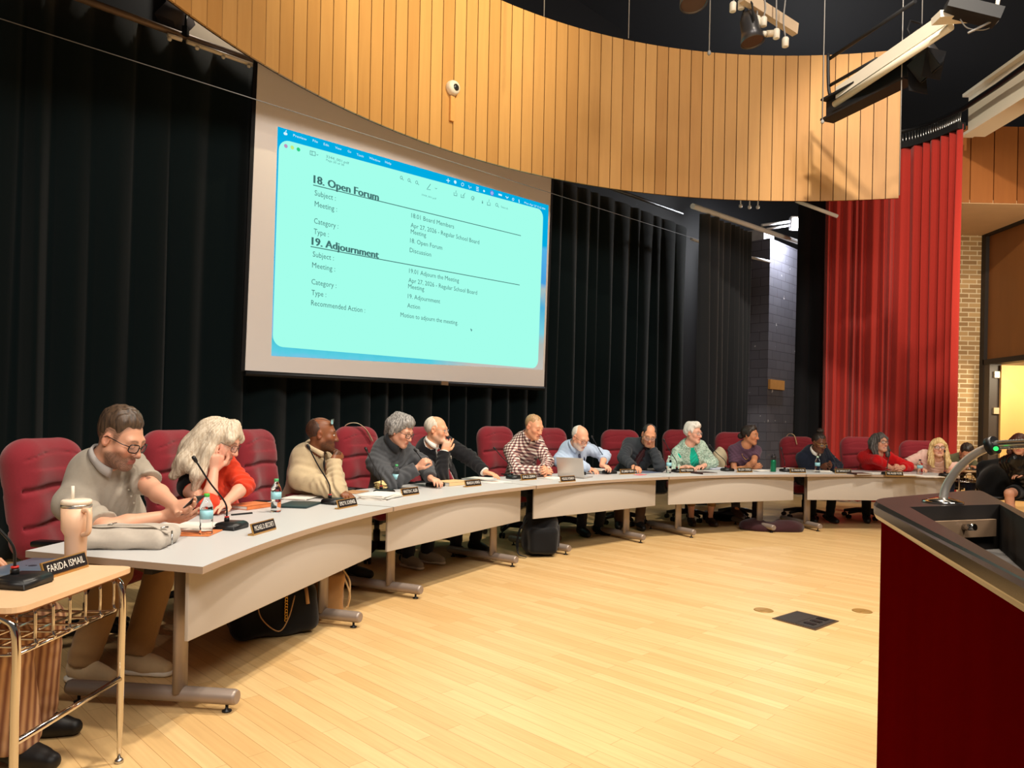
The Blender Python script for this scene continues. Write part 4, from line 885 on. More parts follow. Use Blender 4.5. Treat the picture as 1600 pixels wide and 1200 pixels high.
    hd = [HE((0, -.014, .036), (.0755, .097, .086), .03), HE((0, .032, -.03), (.0615, .062, .084), .03)]
    jw = 1. if not female else .9
    hd += [HC((-.05*jw, .005, -.055), (-.018, .072, -.098), .020, .018, .03), HC((.05*jw, .005, -.055), (.018, .072, -.098), .020, .018, .03), HE((0, .078, -.102), (.020, .014, .015), .02)]
    hd += [HC((-.036, .078, .024), (.036, .078, .024), .014, .014, .025)]
    hd += [HE((sx*.043, .062, -.022), (.024, .022, .022), .025) for sx in (-1, 1)]
    hd += [HE((sx*.031, .104, .003), (.019, .014, .013), .012, 's') for sx in (-1, 1)]
    hd += [HC((0, .092, .012), (0, .112*nose, -.032), .0085, .0125, .014)]+[HE((sx*.012, .103, -.036), (.009, .010, .008), .008) for sx in (-1, 1)]
    hd += [HE((sx*.031, .0835, .003), (.0135, .0135, .0125), .004) for sx in (-1, 1)]
    hd += [HC((-.02, .090, -.0625), (.02, .090, -.0625), .0065, .0065, .01), HC((-.017, .089, -.0735), (.017, .089, -.0735), .0075, .0075, .008)]
    hd += [HE((sx*.079, -.008, -.004), (.009, .019, .031), .008) for sx in (-1, 1)]+[HE((sx*.084, -.002, -.001), (.005, .010, .017), .006, 's') for sx in (-1, 1)]
    B += hd
    V, Q = sdf_mesh(B, vox)
    o0 = Vector((P.x, P.y, 0)); g.o = o0
    # pigment by place on the head
    X = (V-np.array(Hc))@np.array(g.HR)/hs; x, y, z = X[:, 0], X[:, 1], X[:, 2]; ax = np.abs(x)
    sk = np.array(rgb(*skin)); col = np.tile(sk, (len(V), 1)).astype(np.float32)
    def paint(mask, c, amt=1.):
        m = np.clip(mask, 0, 1)[:, None]*amt; col[:] = col*(1-m)+np.array(c)[None]*m
    sm = lambda v, a, b: np.clip((v-a)/(b-a), 0, 1)
    inhead = (ax < .1)*(np.abs(z) < .15)*(np.abs(y) < .15)
    flush = np.array([min(1, sk[0]*1.12), sk[1]*.82, sk[2]*.80, 1])
    paint(inhead*np.exp(-((ax-.045)**2+(z+.03)**2)/.0006)*(y > .03), flush, .6); paint(inhead*np.exp(-(x**2+(z+.034)**2)/.0003)*(y > .09), flush, .6); paint(inhead*(ax > .076), flush, .5)
    if stub:
        hl_ = np.interp(y, [q[0] for q in SHORT_LINE], [q[1] for q in SHORT_LINE]); paint(inhead*sm(z-hl_, -.012, .012)*sm(.085-y, 0, .02)*(.8+.2*np.sin(x*700)*np.sin(z*600)), rgb(*stub[0]), stub[1])
    if beard:
        bc = rgb(*beard[0]); jawm = sm(-z, .035, .055)*sm(y, -.02, .015)*inhead*sm(-z, -.2, -.1)
        jawm = np.maximum(sm(-z-.45*np.clip(.07-y, 0, .1), .02, .034)*sm(y, -.005, .012)*inhead, 0)
        cheek = 1-np.exp(-((ax-.04)**2+(z+.03)**2)/.0004)*.9
        nz = .75+.25*np.sin(x*900)*np.sin(z*800+y*500); paint(jawm*cheek*nz*(z > -.135), bc, beard[1])
    paint(inhead*(y > .07)*np.exp(-(((z+.068)/.0105)**2)**2)*sm(.026+(.006 if smile else 0)-ax, 0, .006), rgb(*lips), .8)
    paint(inhead*(y > .07)*np.exp(-((z+.068+(.008*(ax/.026)**2*-1 if smile else 0)*1)/.0016)**2)*sm(.026-ax, 0, .005), rgb(95, 45, 40), .6)
    if smile: paint(inhead*(y > .075)*np.exp(-((z+.0685)/.0035)**4)*sm(.019-ax, 0, .004), rgb(235, 225, 215), .9)
    brz = .026+.006*(1-(ax-.031)**2/.0005)
    paint(inhead*(y > .05)*np.exp(-((z-brz)/.0045)**2)*sm(ax, .008, .014)*sm(.053-ax, 0, .008), rgb(*brow), .85)
    ey = (ax-.031)/.0145; ez = (z-.003)/.0075; em = inhead*(y > .07)*((ey**2+ez**2) < 1)
    if eyes_down: paint(em*1., sk*np.array([.72, .62, .6, 1]), .7); paint(inhead*(y > .07)*np.exp(-((z+.003)/.0026)**2)*(np.abs(ey) < 1), rgb(50, 34, 28), .85)
    else:
        paint(em*1., rgb(226, 218, 210)); paint(em*(((ax-.031)/.0065)**2+((z-.002)/.0065)**2 < 1), rgb(58, 40, 30)); paint(inhead*(y > .07)*np.exp(-((z-.010)/.0022)**2)*(np.abs(ey) < 1.05), rgb(45, 30, 26), .9)
    g.body = mesh_np('person', V-np.array(o0), Q, SKIN, None, None, col); g.body.location = o0
    tag(g.body, label, 'person'); g.fat = fat; g.torso_p = torso_p; g.female = female
    print('FIG', label[:40], 'err %.3f' % g.err, 'headY %.2f z %.2f' % (Hc.y, Hc.z), 'pelvis', [round(v, 2) for v in P], 'verts', len(V))
    return g
def grow(p, d, kk=None):
    p = list(p)
    if p[0] == 'c': p[3] += d; p[4] += d
    elif p[0] == 'e': p[2] = p[2]+d
    return tuple(p)
def put(g, name, prims, m, vox=None, disp=None, label=None, parent=None):
    V, Q = sdf_mesh(prims, vox or g.vox*1.15, disp, .012 if disp else 0)
    o = mesh_np(name, V-np.array(g.o), Q, m, parent or g.body)
    if label: o['label'] = label
    return o
def wrinkle(g, amp=.004, seed=0):
    r = np.random.default_rng(seed); C = []
    for sd in (1, -1):
        a, e, t = [np.array(q, np.float32) for q in g.arm[sd]]
        C += [(e, (t-a), .13, 1.3), (a*.5+e*.5, (e-a), .12, .7), (e*.4+t*.6, (t-e), .10, .7), (a, (e-a)*.5+np.array(g.tr, np.float32)*.3, .12, .8)]
    for z, x, rr in ((.18, .05, .16), (.45, -.08, .15), (.45, .08, .15), (.7, 0., .14)): C.append((np.array(g.tq(x, .08, z), np.float32), np.array(g.sp, np.float32)+.5*r.normal(size=3).astype(np.float32), rr, .8))
    C = [(c, d/np.linalg.norm(d)+.35*r.normal(size=3).astype(np.float32), q, k, r.uniform(0, 6.28), r.uniform(75, 125)) for c, d, q, k in C]
    def f(P):
        o = np.zeros(len(P), np.float32)
        for c, d, q, k, ph, fr in C:
            v = P-c; r2 = np.einsum('ij,ij->i', v, v); m = r2 < (2.2*q)**2
            if not m.any(): continue
            v = v[m]; s = v@d.astype(np.float32)
            o[m] += k*np.exp(-r2[m]/(q*q))*np.sin(s*fr+ph+1.6*np.sin(v[:, 2]*23+v[:, 0]*17))
        return amp*1.5*o
    return f
def top(g, name, m, grow_by=.012, sleeve=1., neck=.0, vneck=None, seed=1, wr=.0035, hem=-.12, extra=(), arms_grow=None, sides=(1, -1), label=None, parent=None, open_front=None, vox=None):
    """garment over the torso and sleeves; sleeve in shares of the arm (1 = elbow, 2 = wrist)"""
    s = g.s; ag = grow_by if arms_grow is None else arms_grow
    T_ = [grow(p, grow_by) for p in g.torso_p[:5]]+[cone(g.tq(0, -.04, .85), lerp(g.tq(0, -.04, .85), g.N, .75), .09*s+grow_by, .067*s+grow_by*.6, .06)]
    if g.female: T_ += [grow(p, grow_by) for p in g.torso_p[6:]]
    cuts = [slab(g.tq(0, 0, hem), -g.sp, .01)]
    body = [('g', T_+[slab(g.tq(0, 0, hem), -g.sp, .01)], .01, 'u')]
    P = T_+cuts
    for sd in sides:
        a, e, t = g.arm[sd]; f = g.fat
        A = [cone(a, e, .056*s*f**.6+ag, .044*s*f**.5+ag, .045)]
        if sleeve <= 1: A = [cone(a, lerp(a, e, sleeve), .056*s*f**.6+ag, lerp(.056*f**.6, .046*f**.5, sleeve)*s+ag+.006, .045)]; A.append(slab(lerp(a, e, sleeve), (e-a), .004))
        else:
            w = lerp(e, t, sleeve-1); A.append(cone(e, w, .045*s*f**.5+ag, lerp(.044, .031, sleeve-1)*s+ag, .03)); 
            A.append(cone(lerp(e, t, sleeve-1-.06), w, lerp(.044, .032, sleeve-1)*s+ag+.002, lerp(.044, .032, sleeve-1)*s+ag+.003, .01)); A.append(slab(w, (t-e), .004))
        P = P+[('g', A, .05, 'u')]
    P += list(extra)
    # neck opening
    nk = g.hp(0, -.02, -.06)
    P.append(('g', [cone(lerp(g.N, nk, .0), nk+(nk-g.N)*.3, .056*s*g.fat**.5+neck, .075*s+neck, .01)], .012, 's'))
    if vneck: # (width at the neck, width at the bottom, depth as share of torso, )
        wt, wb, zb = vneck; q = [cone(g.tq(0, .13, .95), g.tq(0, .15*g.fat, zb), wt*s, wb*s, .02)]
        P.append(('g', q, .008, 's'))
    return put(g, name, P, m, vox or g.vox*1.2, wrinkle(g, wr, seed), label, parent)
def collar(g, m, h=.03, name='collar', r=.066, parent=None, tilt=.02, open_=.35):
    s = g.s; up = (g.hp(0, -.02, -.06)-g.N).normalized(); fr = (g.tf-up*g.tf.dot(up)).normalized(); rt = fr.cross(up); n = 26; b = MB(); vs = []
    c = g.N+up*.012
    for k in range(n+1):
        a = open_*.5+(2*PI-open_)*k/n; x, y = math.sin(a), math.cos(a); dr = .004
        for rr, z in ((r*s*g.fat**.5, .0), (r*s*g.fat**.5*.94, h), ((r+.006)*s*g.fat**.5, h+.002), ((r+.010+.012*max(0, y))*s*g.fat**.5, -.002-.014*max(0, y))): vs.append(c+rt*x*rr+fr*(y*rr)+up*(z-tilt*y)-g.o)
    b.add(vs, [(k*4+j, k*4+j+1, (k+1)*4+j+1, (k+1)*4+j) for k in range(n) for j in range(3)], 0, True)
    o = b.build(name, m, parent or g.body); md = o.modifiers.new('thick', 'SOLIDIFY'); md.thickness = .004; return o
def trousers(g, m, fl=.0, length=1., name='trousers', wide=0., vox=None):
    s = g.s; P = [ell(g.P-Vector((0, 0, .01)), (.172*s*g.fat, .13*s*g.fat, .115*s), g.TR, .05)]
    for sd in (1, -1):
        h, k, a, fd = g.leg[sd]; e = lerp(k, a, length*1.0)
        P.append(('g', [cone(h, k, .095*s*g.fat**.6, .070*s+wide*.5, .04), cone(k, e, .068*s+wide*.5, .056*s+wide, .03), slab(e, a-k, .004)], .05, 'u'))
    def f(Pt):
        d = np.zeros(len(Pt), np.float32)
        for sd in (1, -1):
            h, k, a, fd = g.leg[sd]; v = Pt-np.array(k, np.float32); rr = np.sqrt((v*v).sum(1)); d += .005*np.exp(-(rr/.13)**2)*np.sin(v[:, 2]*80+v[:, 0]*30)
            v = Pt-np.array(a, np.float32); rr = np.sqrt((v*v).sum(1)); d += .004*np.exp(-(rr/.14)**2)*np.sin(v[:, 2]*90+v[:, 1]*30)
        return d
    return put(g, name, P, m, vox or g.vox*1.4, f)
def shoes(g, m, sole=None, boot=False):
    for sd in (1, -1):
        h, k, a, fd = g.leg[sd]; s = g.s; fl = Vector((fd.x, fd.y, fd.z)); up = Vector((0, 0, 1)); dz = a.z-.055 
        toe = a+fl*.16*s; 
        flat = abs(fd.z) < .2
        base = a-up*.05
        P = [cone(a-up*.025+fl*.01, a+fl*.11-up*.045, .043*s, .038*s, .03), cone(a-up*.035-fl*.035, a+fl*.06-up*.045, .042*s, .04*s, .03), cone(a+fl*.06-up*.045, a+fl*.165-up*.055, .042*s, .034*s, .03), cone(a-fl*.015, a-fl*.01+(k-a).normalized()*.07, .043*s, .042*s, .03)]
        if boot: P.append(cone(a-fl*.02, a-fl*.02+(k-a).normalized()*.12, .044*s, .05*s, .03))
        if flat: P.append(slab(a-up*.088, (0, 0, -1), .004))
        sh = put(g, 'shoe', P, m, .008)
        if sole and flat:
            put(g, 'sole', [cone(a-up*.075-fl*.045, a+fl*.165-up*.075, .044*s, .04*s, .02), slab(a-up*.068, (0, 0, 1), .003), slab(a-up*.093, (0, 0, -1), .003)], sole, .008, parent=sh)
def hairline(pts):
    ys, zs = np.array([p[0] for p in pts]), np.array([p[1] for p in pts])
    return lambda y: np.interp(y, ys, zs)
def hair(g, m, style='short', thick=.012, line=None, lump=.0, extra=(), vox=None, strand=.0025, name='hair', cutface=None, crown=0., top_t=0.):
    P = [g.HE((0, -.014-.004, .036+top_t*.5), (.0755+thick, .097+thick, .086+thick+top_t), .02)]
    P += list(extra)
    hl = hairline(line or SHORT_LINE); Hc = np.array(g.H, np.float32); HR = np.array(g.HR, np.float32); hs = g.hs
    def f(Pt):
        X = (Pt-Hc)@HR/hs; x, y, z = X[:, 0], X[:, 1], X[:, 2]
        az = np.arctan2(x, y+.02)
        if style in ('long', 'bob'): d = strand*(np.sin(az*26+np.sin(z*24)*1.1+np.sin(z*9+az*3)*2)*.8+.5*np.sin(az*57+z*15))
        else: d = strand*(np.sin(x*170+np.sin(y*34+z*20)*1.3)*.7+.5*np.sin(x*330+y*40+z*60))
        d = d+lump*np.sin(x*60+1)*np.sin(y*46+z*20)
        if line is not False: d = d+thick*1.1*np.exp(-np.maximum(z-hl(y)-.25*np.abs(x)*(y > .03), 0)/.02)
        if style == 'short': d = d+thick*.8*np.clip((.10-z)/.06, 0, 1)+.0022*np.sin(x*150+y*60+np.sin(y*90)*2)*np.clip((z-.06)/.04, 0, 1)
        return d.astype(np.float32)*hs
    V, Q = None, None
    base = P
    def full(Pt): return f(Pt)
    vx = vox or g.vox*.9
    # the hairline is cut with a field of its own
    def cut(Pt):
        X = (Pt-Hc)@HR/hs; y, z = X[:, 1], X[:, 2]; return ((hl(y)-z)*.75*hs).astype(np.float32)
    if line is not False:
        _old = sdf_eval
        def disp(Pt): return f(Pt)
        V, Q = sdf_mesh_cut(P, vx, f, cut, crown and (lambda Pt: crown_cut(Pt, Hc, HR, hs, crown)))
    else: V, Q = sdf_mesh(P, vx, f, .012)
    return mesh_np(name, V-np.array(g.o), Q, m, g.body)
def crown_cut(Pt, Hc, HR, hs, c):
    X = (Pt-Hc)@HR/hs; return (c-np.sqrt((X[:, 0]/1.0)**2+((X[:, 1]-.03)/1.25)**2+np.minimum(0, X[:, 2]-.06)**2))*hs
def sdf_mesh_cut(P, vox, f, cut, cut2=None):
    global sdf_eval
    base = sdf_eval
    depth = [0]
    def ev(prims, Pt, disp=None):
        d = base(prims, Pt, disp)
        if disp is not None:
            d = np.maximum(d, cut(Pt))
            if cut2: d = np.maximum(d, cut2(Pt))
        return d
    sdf_eval = ev
    try: return sdf_mesh(P, vox, f, .012)
    finally: sdf_eval = base
GLASS = None
def lens_mat():
    m, nt, b = nodes_of('spectacle_lens'); b.inputs['Base Color'].default_value = (.9, .95, 1, 1); b.inputs['Roughness'].default_value = .05; b.inputs['Alpha'].default_value = .12; return m
LENS = lens_mat()
def glasses(g, m, r=.0022, w=.024, h=.019, up=0., fwd=0., square=.6, name='glasses', tilt=0., lens=None):
    hp = lambda x, y, z: g.hp(x, y+fwd+(z-.0)*tilt, z+up)-g.o
    t = MB()
    def rim(sx, k, n=22):
        a = 2*PI*k/n; c, s_ = math.cos(a), math.sin(a); e = square
        px = sx*.0325+w*math.copysign(abs(c)**e, c); pz = .001+h*math.copysign(abs(s_)**e, s_); return px, .108-.55*max(0, abs(px)-.028)*.9, pz
    for sx in (-1, 1): t.tube([hp(*rim(sx, k)) for k in range(23)], r*g.hs, 6, cap=False)
    t.tube([hp(-.011, .110, .006), hp(0, .114, .008), hp(.011, .110, .006)], r*g.hs, 6)
    for sx in (-1, 1): t.tube([hp(sx*.056, .093, .008), hp(sx*.074, .07, .010), hp(sx*.084, -.005, .014), hp(sx*.083, -.025, -.002)], r*g.hs*.9, 6)
    o = t.build(name, m, g.body)
    for sx in (-1, 1):
        t = MB(); t.add([hp(*rim(sx, k)) for k in range(22)], [tuple(range(22))]); t.build('lens', lens or LENS, o)
    return o
V3 = lambda *a: Vector(a)
def T_px(x, y, r): return lambda g: onr(x, y, r)
def T_head(x, y, z): return lambda g: g.hp(x, y, z)
RB = RT+TD                                         # back edge of the tables
BLK = mat('black_frame', rgb(22, 20, 20), .3); GOLD = mat('gold_frame', rgb(196, 158, 92), .3, .8); SILVERF = mat('silver_frame', rgb(150, 150, 152), .3, .8); TORT = mat('brown_frame', rgb(66, 40, 30), .35)
DARKT = cloth('dark_trousers', (30, 31, 38)); BLKSHOE = mat('black_shoe', rgb(20, 19, 20), .5)
# ---- 1: man in the polo, looking down at his phone
g = person('man in grey polo shirt and black glasses looking down at a phone', 0, 48, (188, 686), 3.8, 52, 24, s=1.10, hs=1.16, fat=1.16, vox=.0055, skin=(214, 160, 132), pelvis_fwd=.12, torso=.72, beard=((84, 66, 60), .95), brow=(60, 44, 36), sh_w=1.08, stub=((62, 46, 38), .8),
    arms={1: dict(t=lambda g: onr(258, 806, RB-.33), pole=(.95, -.6, -.05), dir=(-.15, 1, .1), palm=(-.75, .1, .6), curl=.45, thumb=.9), -1: dict(t=lambda g: onr(276, 792, RB-.40), pole=(-.3, -.3, -1), dir=(.1, 1, .12), palm=(.75, .1, .6), curl=.4, thumb=.9)},
    legs={1: dict(ankle=onz(128, 1066, .0)+V3(0, 0, .10), foot=(.0, 1, -.02)), -1: dict(ankle=onz(212, 1052, .0)+V3(0, 0, .095), foot=(-.1, 1, 0))})
G1 = g
m = cloth('polo_grey', (170, 160, 146)); t_ = top(g, 'polo_shirt', m, .014, .88, seed=3, wr=.0045, hem=-.22)
collar(g, cloth('polo_collar', (178, 172, 168)), .028, parent=t_, open_=.9)
for k, z in enumerate((.80, .73, .66)):
    t = MB(); c = g.tq(0, .128-.012*k*-1, z)-g.o; t.sphere(c, .006, 8); t.build('button', M_WHITE, t_)
trousers(g, cloth('khaki_trousers', (150, 116, 76)), wide=.012); shoes(g, cloth('cream_sneaker', (196, 172, 136)), M_WHITE)
hair(g, hair_mat('dark_brown_hair', rgb(30, 22, 18), rgb(96, 74, 56)), 'short', .009, top_t=.014, lump=.002, strand=.002, vox=.004); glasses(g, BLK, .0026, square=.65)
# ---- 2: woman with long silver hair, face resting in her hand
g = person('woman with long silver hair and orange red sweater resting her face in one hand', 1, 46, (346, 690), 4.7, 66, 24, s=1.03, hs=1.10, vox=.006, skin=(222, 166, 140), female=True, pelvis_fwd=.10, torso=.71,
    arms={1: dict(t=T_head(.090, .065, -.14), pole=(.35, .5, -1), dir=(-.05, .25, 1), palm=(-.6, -.8, 0), curl=[.22, .22, .25, .3], side=1, thumb=.3), -1: dict(t=lambda g: onr(352, 786, RB-.12)+V3(0, 0, .0), pole=(-.9, .1, -.5), dir=(.9, .25, -.05), palm=(0, -.2, -1), curl=.3)})
G2 = g
ORANGE = cloth('orange_red_knit', (214, 62, 34)); t_ = top(g, 'sweater', ORANGE, .012, 1.25, neck=.014, seed=5)
VEST = cloth('black_vest', (16, 16, 18)); put(g, 'vest_back', [('g', [grow(p, .020) for p in g.torso_p[:5]], .01, 'u'), slab(g.tq(0, .035, .5), g.tf, .01), slab(g.tq(0, 0, -.12), -g.sp, .01)]+[cone(g.arm[sd][0]+g.tf*.02, g.arm[sd][1], .06, .06, .03, 's') for sd in (1, -1)], VEST, .008, parent=t_)
trousers(g, DARKT); shoes(g, BLKSHOE)
ex = []
for sx, q in ((1, 1), (-1, 1)):
    ex += [g.HC((sx*.080, -.02, .04), (sx*.092, -.01, -.06), .03, .036, .03), g.HC((sx*.092, -.01, -.06), (sx*.12, .0, -.20), .036, .04, .03), g.HC((sx*.12, .0, -.20), (sx*.11, .03, -.32), .04, .014, .03)]
ex += [g.HC((0, -.09, .03), (0, -.125, -.10), .075, .078, .04), g.HC((0, -.125, -.10), (-.02, -.155, -.24), .08, .06, .04), g.HC((.06, -.09, -.02), (.10, -.10, -.17), .05, .05, .04), g.HC((.10, -.10, -.17), (.10, -.13, -.28), .05, .025, .04), g.HC((-.06, -.09, -.02), (-.09, -.10, -.17), .05, .05, .04), g.HC((0, .03, .115), (.06, .07, .05), .03, .028, .03), g.HC((0, .03, .115), (-.06, .07, .05), .03, .028, .03)]
ex += [g.HE((0, .125, .0), (.058, .075, .082), .02, 's')]
hair(g, hair_mat('silver_hair', rgb(176, 154, 128), rgb(228, 214, 192)), 'long', .016, line=False, extra=ex, lump=.0015, strand=.0035, vox=.0055)
glasses(g, TORT, .0018)
# ---- 3: bald man, chin on fist
g = person('bald man in beige jacket resting his chin on his fist', 2, 70, (503, 679), 5.6, 84, 4, s=1.06, hs=1.08, fat=1.08, vox=.0065, skin=(128, 78, 50), pelvis_fwd=.12, beard=((30, 22, 18), .8), brow=(30, 22, 18), lips=(120, 66, 58), eyes_down=False, torso=.70,
    arms={1: dict(t=lambda g: g.hp(.045, .105, -.175), pole=(.5, .6, -1), dir=(-.75, .35, .6), palm=(-.35, -.75, -.3), curl=[.95, 1.1, 1.1, 1.1], thumb=1.), -1: dict(t=lambda g: onr(532, 775, RB-.3), pole=(-.8, 0, -.6), dir=(.6, .7, -.1), palm=(0, 0, -1), curl=.6)})
G3 = g
t_ = top(g, 'undershirt', cloth('black_tee', (18, 18, 20)), .006, .25, seed=2)
j = top(g, 'jacket', cloth('beige_jacket', (194, 174, 140)), .022, 1.96, neck=.012, vneck=(.066, .030, .45), seed=7, wr=.006)
collar(g, cloth('beige_collar', (190, 170, 138)), .03, parent=j, r=.078, open_=1.5)
trousers(g, DARKT); shoes(g, BLKSHOE)
hair(g, hair_mat('buzzed_hair', rgb(46, 30, 22), rgb(84, 54, 38)), 'fringe', .0022, line=[(-.12, -.085), (-.06, -.075), (-.035, -.03), (-.01, .034), (.012, .034), (.02, .0), (.03, .0), (.04, .05), (.1, .08)], crown=.078, strand=.0006)
BLUELENS = mat('pale_blue_lens', rgb(150, 205, 215), .1); glasses(g, TORT, .0018, up=.098, fwd=-.035, lens=BLUELENS)
# ---- 4: woman with short grey hair in a dark fleece
g = person('woman with short grey hair and dark grey fleece looking down past her raised hand', 3, 48, (626, 674), 6.6, 58, 22, s=1.06, hs=1.10, fat=1.12, vox=.007, skin=(222, 164, 136), female=True, pelvis_fwd=.12, torso=.72, beard=None,
    arms={1: dict(t=lambda g: onr(654, 730, RB-.34), pole=(.9, -.2, -.5), dir=(-.2, .55, .6), palm=(-.8, .3, -.2), curl=[.9, 1.0, 1.0, 1.0]), -1: dict(t=lambda g: onr(673, 748, RB-.35), pole=(-.8, .0, -.5), dir=(.25, .9, -.1), palm=(0, 0, -1), curl=.5)})
G4 = g
t_ = top(g, 'fleece', cloth('charcoal_fleece', (76, 78, 82)), .024, 1.92, neck=.012, seed=9, wr=.006); collar(g, cloth('fleece_collar', (44, 46, 50)), .05, parent=t_, r=.076, open_=.5)
trousers(g, cloth('navy_trousers', (26, 30, 44))); shoes(g, cloth('grey_sneaker', (150, 142, 132)), M_WHITE)
ex = [g.HC((0, -.06, .09), (0, .04, .105), .05, .045, .04), g.HC((.05, .05, .085), (.075, .055, .03), .03, .022, .03), g.HC((-.05, .05, .085), (-.075, .055, .03), .03, .022, .03), g.HC((0, .06, .10), (.03, .085, .065), .03, .025, .02), g.HC((0, -.1, .02), (0, -.095, -.07), .055, .04, .04), g.HC((.07, -.03, .03), (.082, -.02, -.03), .035, .025, .03), g.HC((-.07, -.03, .03), (-.082, -.02, -.03), .035, .025, .03)]
GREYH = hair_mat('salt_pepper_hair', rgb(62, 60, 60), rgb(176, 172, 168))
hair(g, GREYH, 'bob', .016, line=[(-.14, -.105), (-.05, -.10), (-.02, -.05), (.02, -.02), (.035, .0), (.05, .035), (.07, .06), (.1, .072)], extra=ex, lump=.004, strand=.005); glasses(g, BLK, .0026)
# ---- 5: older man in the black suit and red tie
g = person('older man in black suit and red tie holding his hand to his mouth', 4, 40, (682, 672), 7.2, 72, 6, s=1.08, hs=1.08, fat=1.12, vox=.007, skin=(224, 164, 128), pelvis_fwd=.10, torso=.72, beard=((200, 190, 180), .35), brow=(170, 150, 130), eyes_down=False,
    arms={1: dict(t=lambda g: g.hp(.045, .11, -.175), pole=(.6, .3, -1), dir=(-.35, .2, .9), palm=(-.5, -.8, 0), curl=[.35, .7, .9, 1.0]), -1: dict(t=lambda g: onr(758, 738, RB-.30), pole=(-.8, -.4, -.4), dir=(-.35, .9, -.15), palm=(0, 0, -1), curl=.3)})
G5 = g
WHITES = cloth('white_shirt', (232, 226, 218)); t_ = top(g, 'shirt', WHITES, .010, 1.99, seed=4); collar(g, WHITES, .030, parent=t_, r=.059, open_=.3)
BLACKS = cloth('black_suit', (24, 24, 28)); j = top(g, 'suit_jacket', BLACKS, .024, 1.94, neck=.014, vneck=(.062, .052, .22), seed=8, wr=.005)
REDT = cloth('red_tie', (140, 34, 46)); put(g, 'tie', [cone(g.tq(0, .085, .93), g.tq(0, .09, .89), .020, .014, .01), cone(g.tq(0, .095, .88), g.tq(0, .155*g.fat, .25), .020, .036, .01)], REDT, .007)
t = MB(); t.tube([g.tq(-.10, .125, .72)-g.o, g.tq(-.09, .13, .67)-g.o], .004, 6); t.build('lapel_pin', M_WHITE, j)
trousers(g, BLACKS); shoes(g, BLKSHOE)
hair(g, hair_mat('white_fringe', rgb(196, 180, 158), rgb(238, 230, 216)), 'fringe', .006, line=[(-.12, -.085), (-.06, -.075), (-.035, -.03), (-.01, .03), (.012, .03), (.02, .0), (.03, .0), (.04, .05), (.1, .085)], crown=.066); glasses(g, SILVERF, .0015)
# ---- 6: man in the checked shirt
def check_mat():
    m, nt, b = nodes_of('maroon_check'); L = nt.links
    tc = nt.nodes.new('ShaderNodeTexCoord'); sx = nt.nodes.new('ShaderNodeSeparateXYZ'); mp = nt.nodes.new('ShaderNodeMapping'); mp.inputs['Rotation'].default_value = (.25, 0, math.radians(45)); L.new(tc.outputs['Object'], mp.inputs[0]); L.new(mp.outputs[0], sx.inputs[0])
    outs = []
    for i in (0, 1, 2):
        a = nt.nodes.new('ShaderNodeMath'); a.operation = 'MULTIPLY'; a.inputs[1].default_value = 30; L.new(sx.outputs[i], a.inputs[0])
        fr = nt.nodes.new('ShaderNodeMath'); fr.operation = 'FRACT'; L.new(a.outputs[0], fr.inputs[0]); gt = nt.nodes.new('ShaderNodeMath'); gt.operation = 'GREATER_THAN'; gt.inputs[1].default_value = .5; L.new(fr.outputs[0], gt.inputs[0]); outs.append(gt)
    mxm = nt.nodes.new('ShaderNodeMath'); mxm.operation = 'ADD'; L.new(outs[0].outputs[0], mxm.inputs[0]); L.new(outs[2].outputs[0], mxm.inputs[1])
    cr = nt.nodes.new('ShaderNodeValToRGB'); cr.color_ramp.interpolation = 'CONSTANT'; e = cr.color_ramp.elements; e[0].color = rgb(226, 218, 206); e[1].position = .33; e[1].color = rgb(156, 118, 112); x = e.new(.75); x.color = rgb(66, 36, 44)
    h = nt.nodes.new('ShaderNodeMath'); h.operation = 'MULTIPLY'; h.inputs[1].default_value = .5; L.new(mxm.outputs[0], h.inputs[0]); L.new(h.outputs[0], cr.inputs[0]); L.new(cr.outputs[0], b.inputs['Base Color']); b.inputs['Roughness'].default_value = .85; return m
g = person('man in maroon and white checked shirt with clasped hands on the table', 5, 40, (834, 667), 7.9, 50, 20, s=1.10, hs=1.08, fat=1.08, vox=.0075, skin=(224, 160, 126), pelvis_fwd=.12, torso=.74, brow=(150, 110, 80),
    arms={1: dict(t=lambda g: onr(845, 735, RB-.30), pole=(.8, -.4, -.5), dir=(-.5, .8, .05), palm=(-.7, -.3, -.2), curl=.9), -1: dict(t=lambda g: onr(851, 733, RB-.36), pole=(-.8, -.1, -.5), dir=(.5, .7, .05), palm=(.6, -.4, -.2), curl=.9)})
G6 = g; ck = check_mat(); t_ = top(g, 'checked_shirt', ck, .016, 1.95, seed=12, neck=.004); collar(g, ck, .03, parent=t_, open_=.8)
trousers(g, DARKT); shoes(g, mat('brown_shoe', rgb(92, 52, 30), .45))
hair(g, hair_mat('sandy_hair', rgb(140, 104, 70), rgb(186, 150, 108)), 'short', .005, strand=.001, line=[(-.12, -.085), (-.06, -.075), (-.035, -.02), (-.015, .03), (.012, .03), (.02, .0), (.032, .0), (.04, .055), (.07, .08), (.1, .095)])
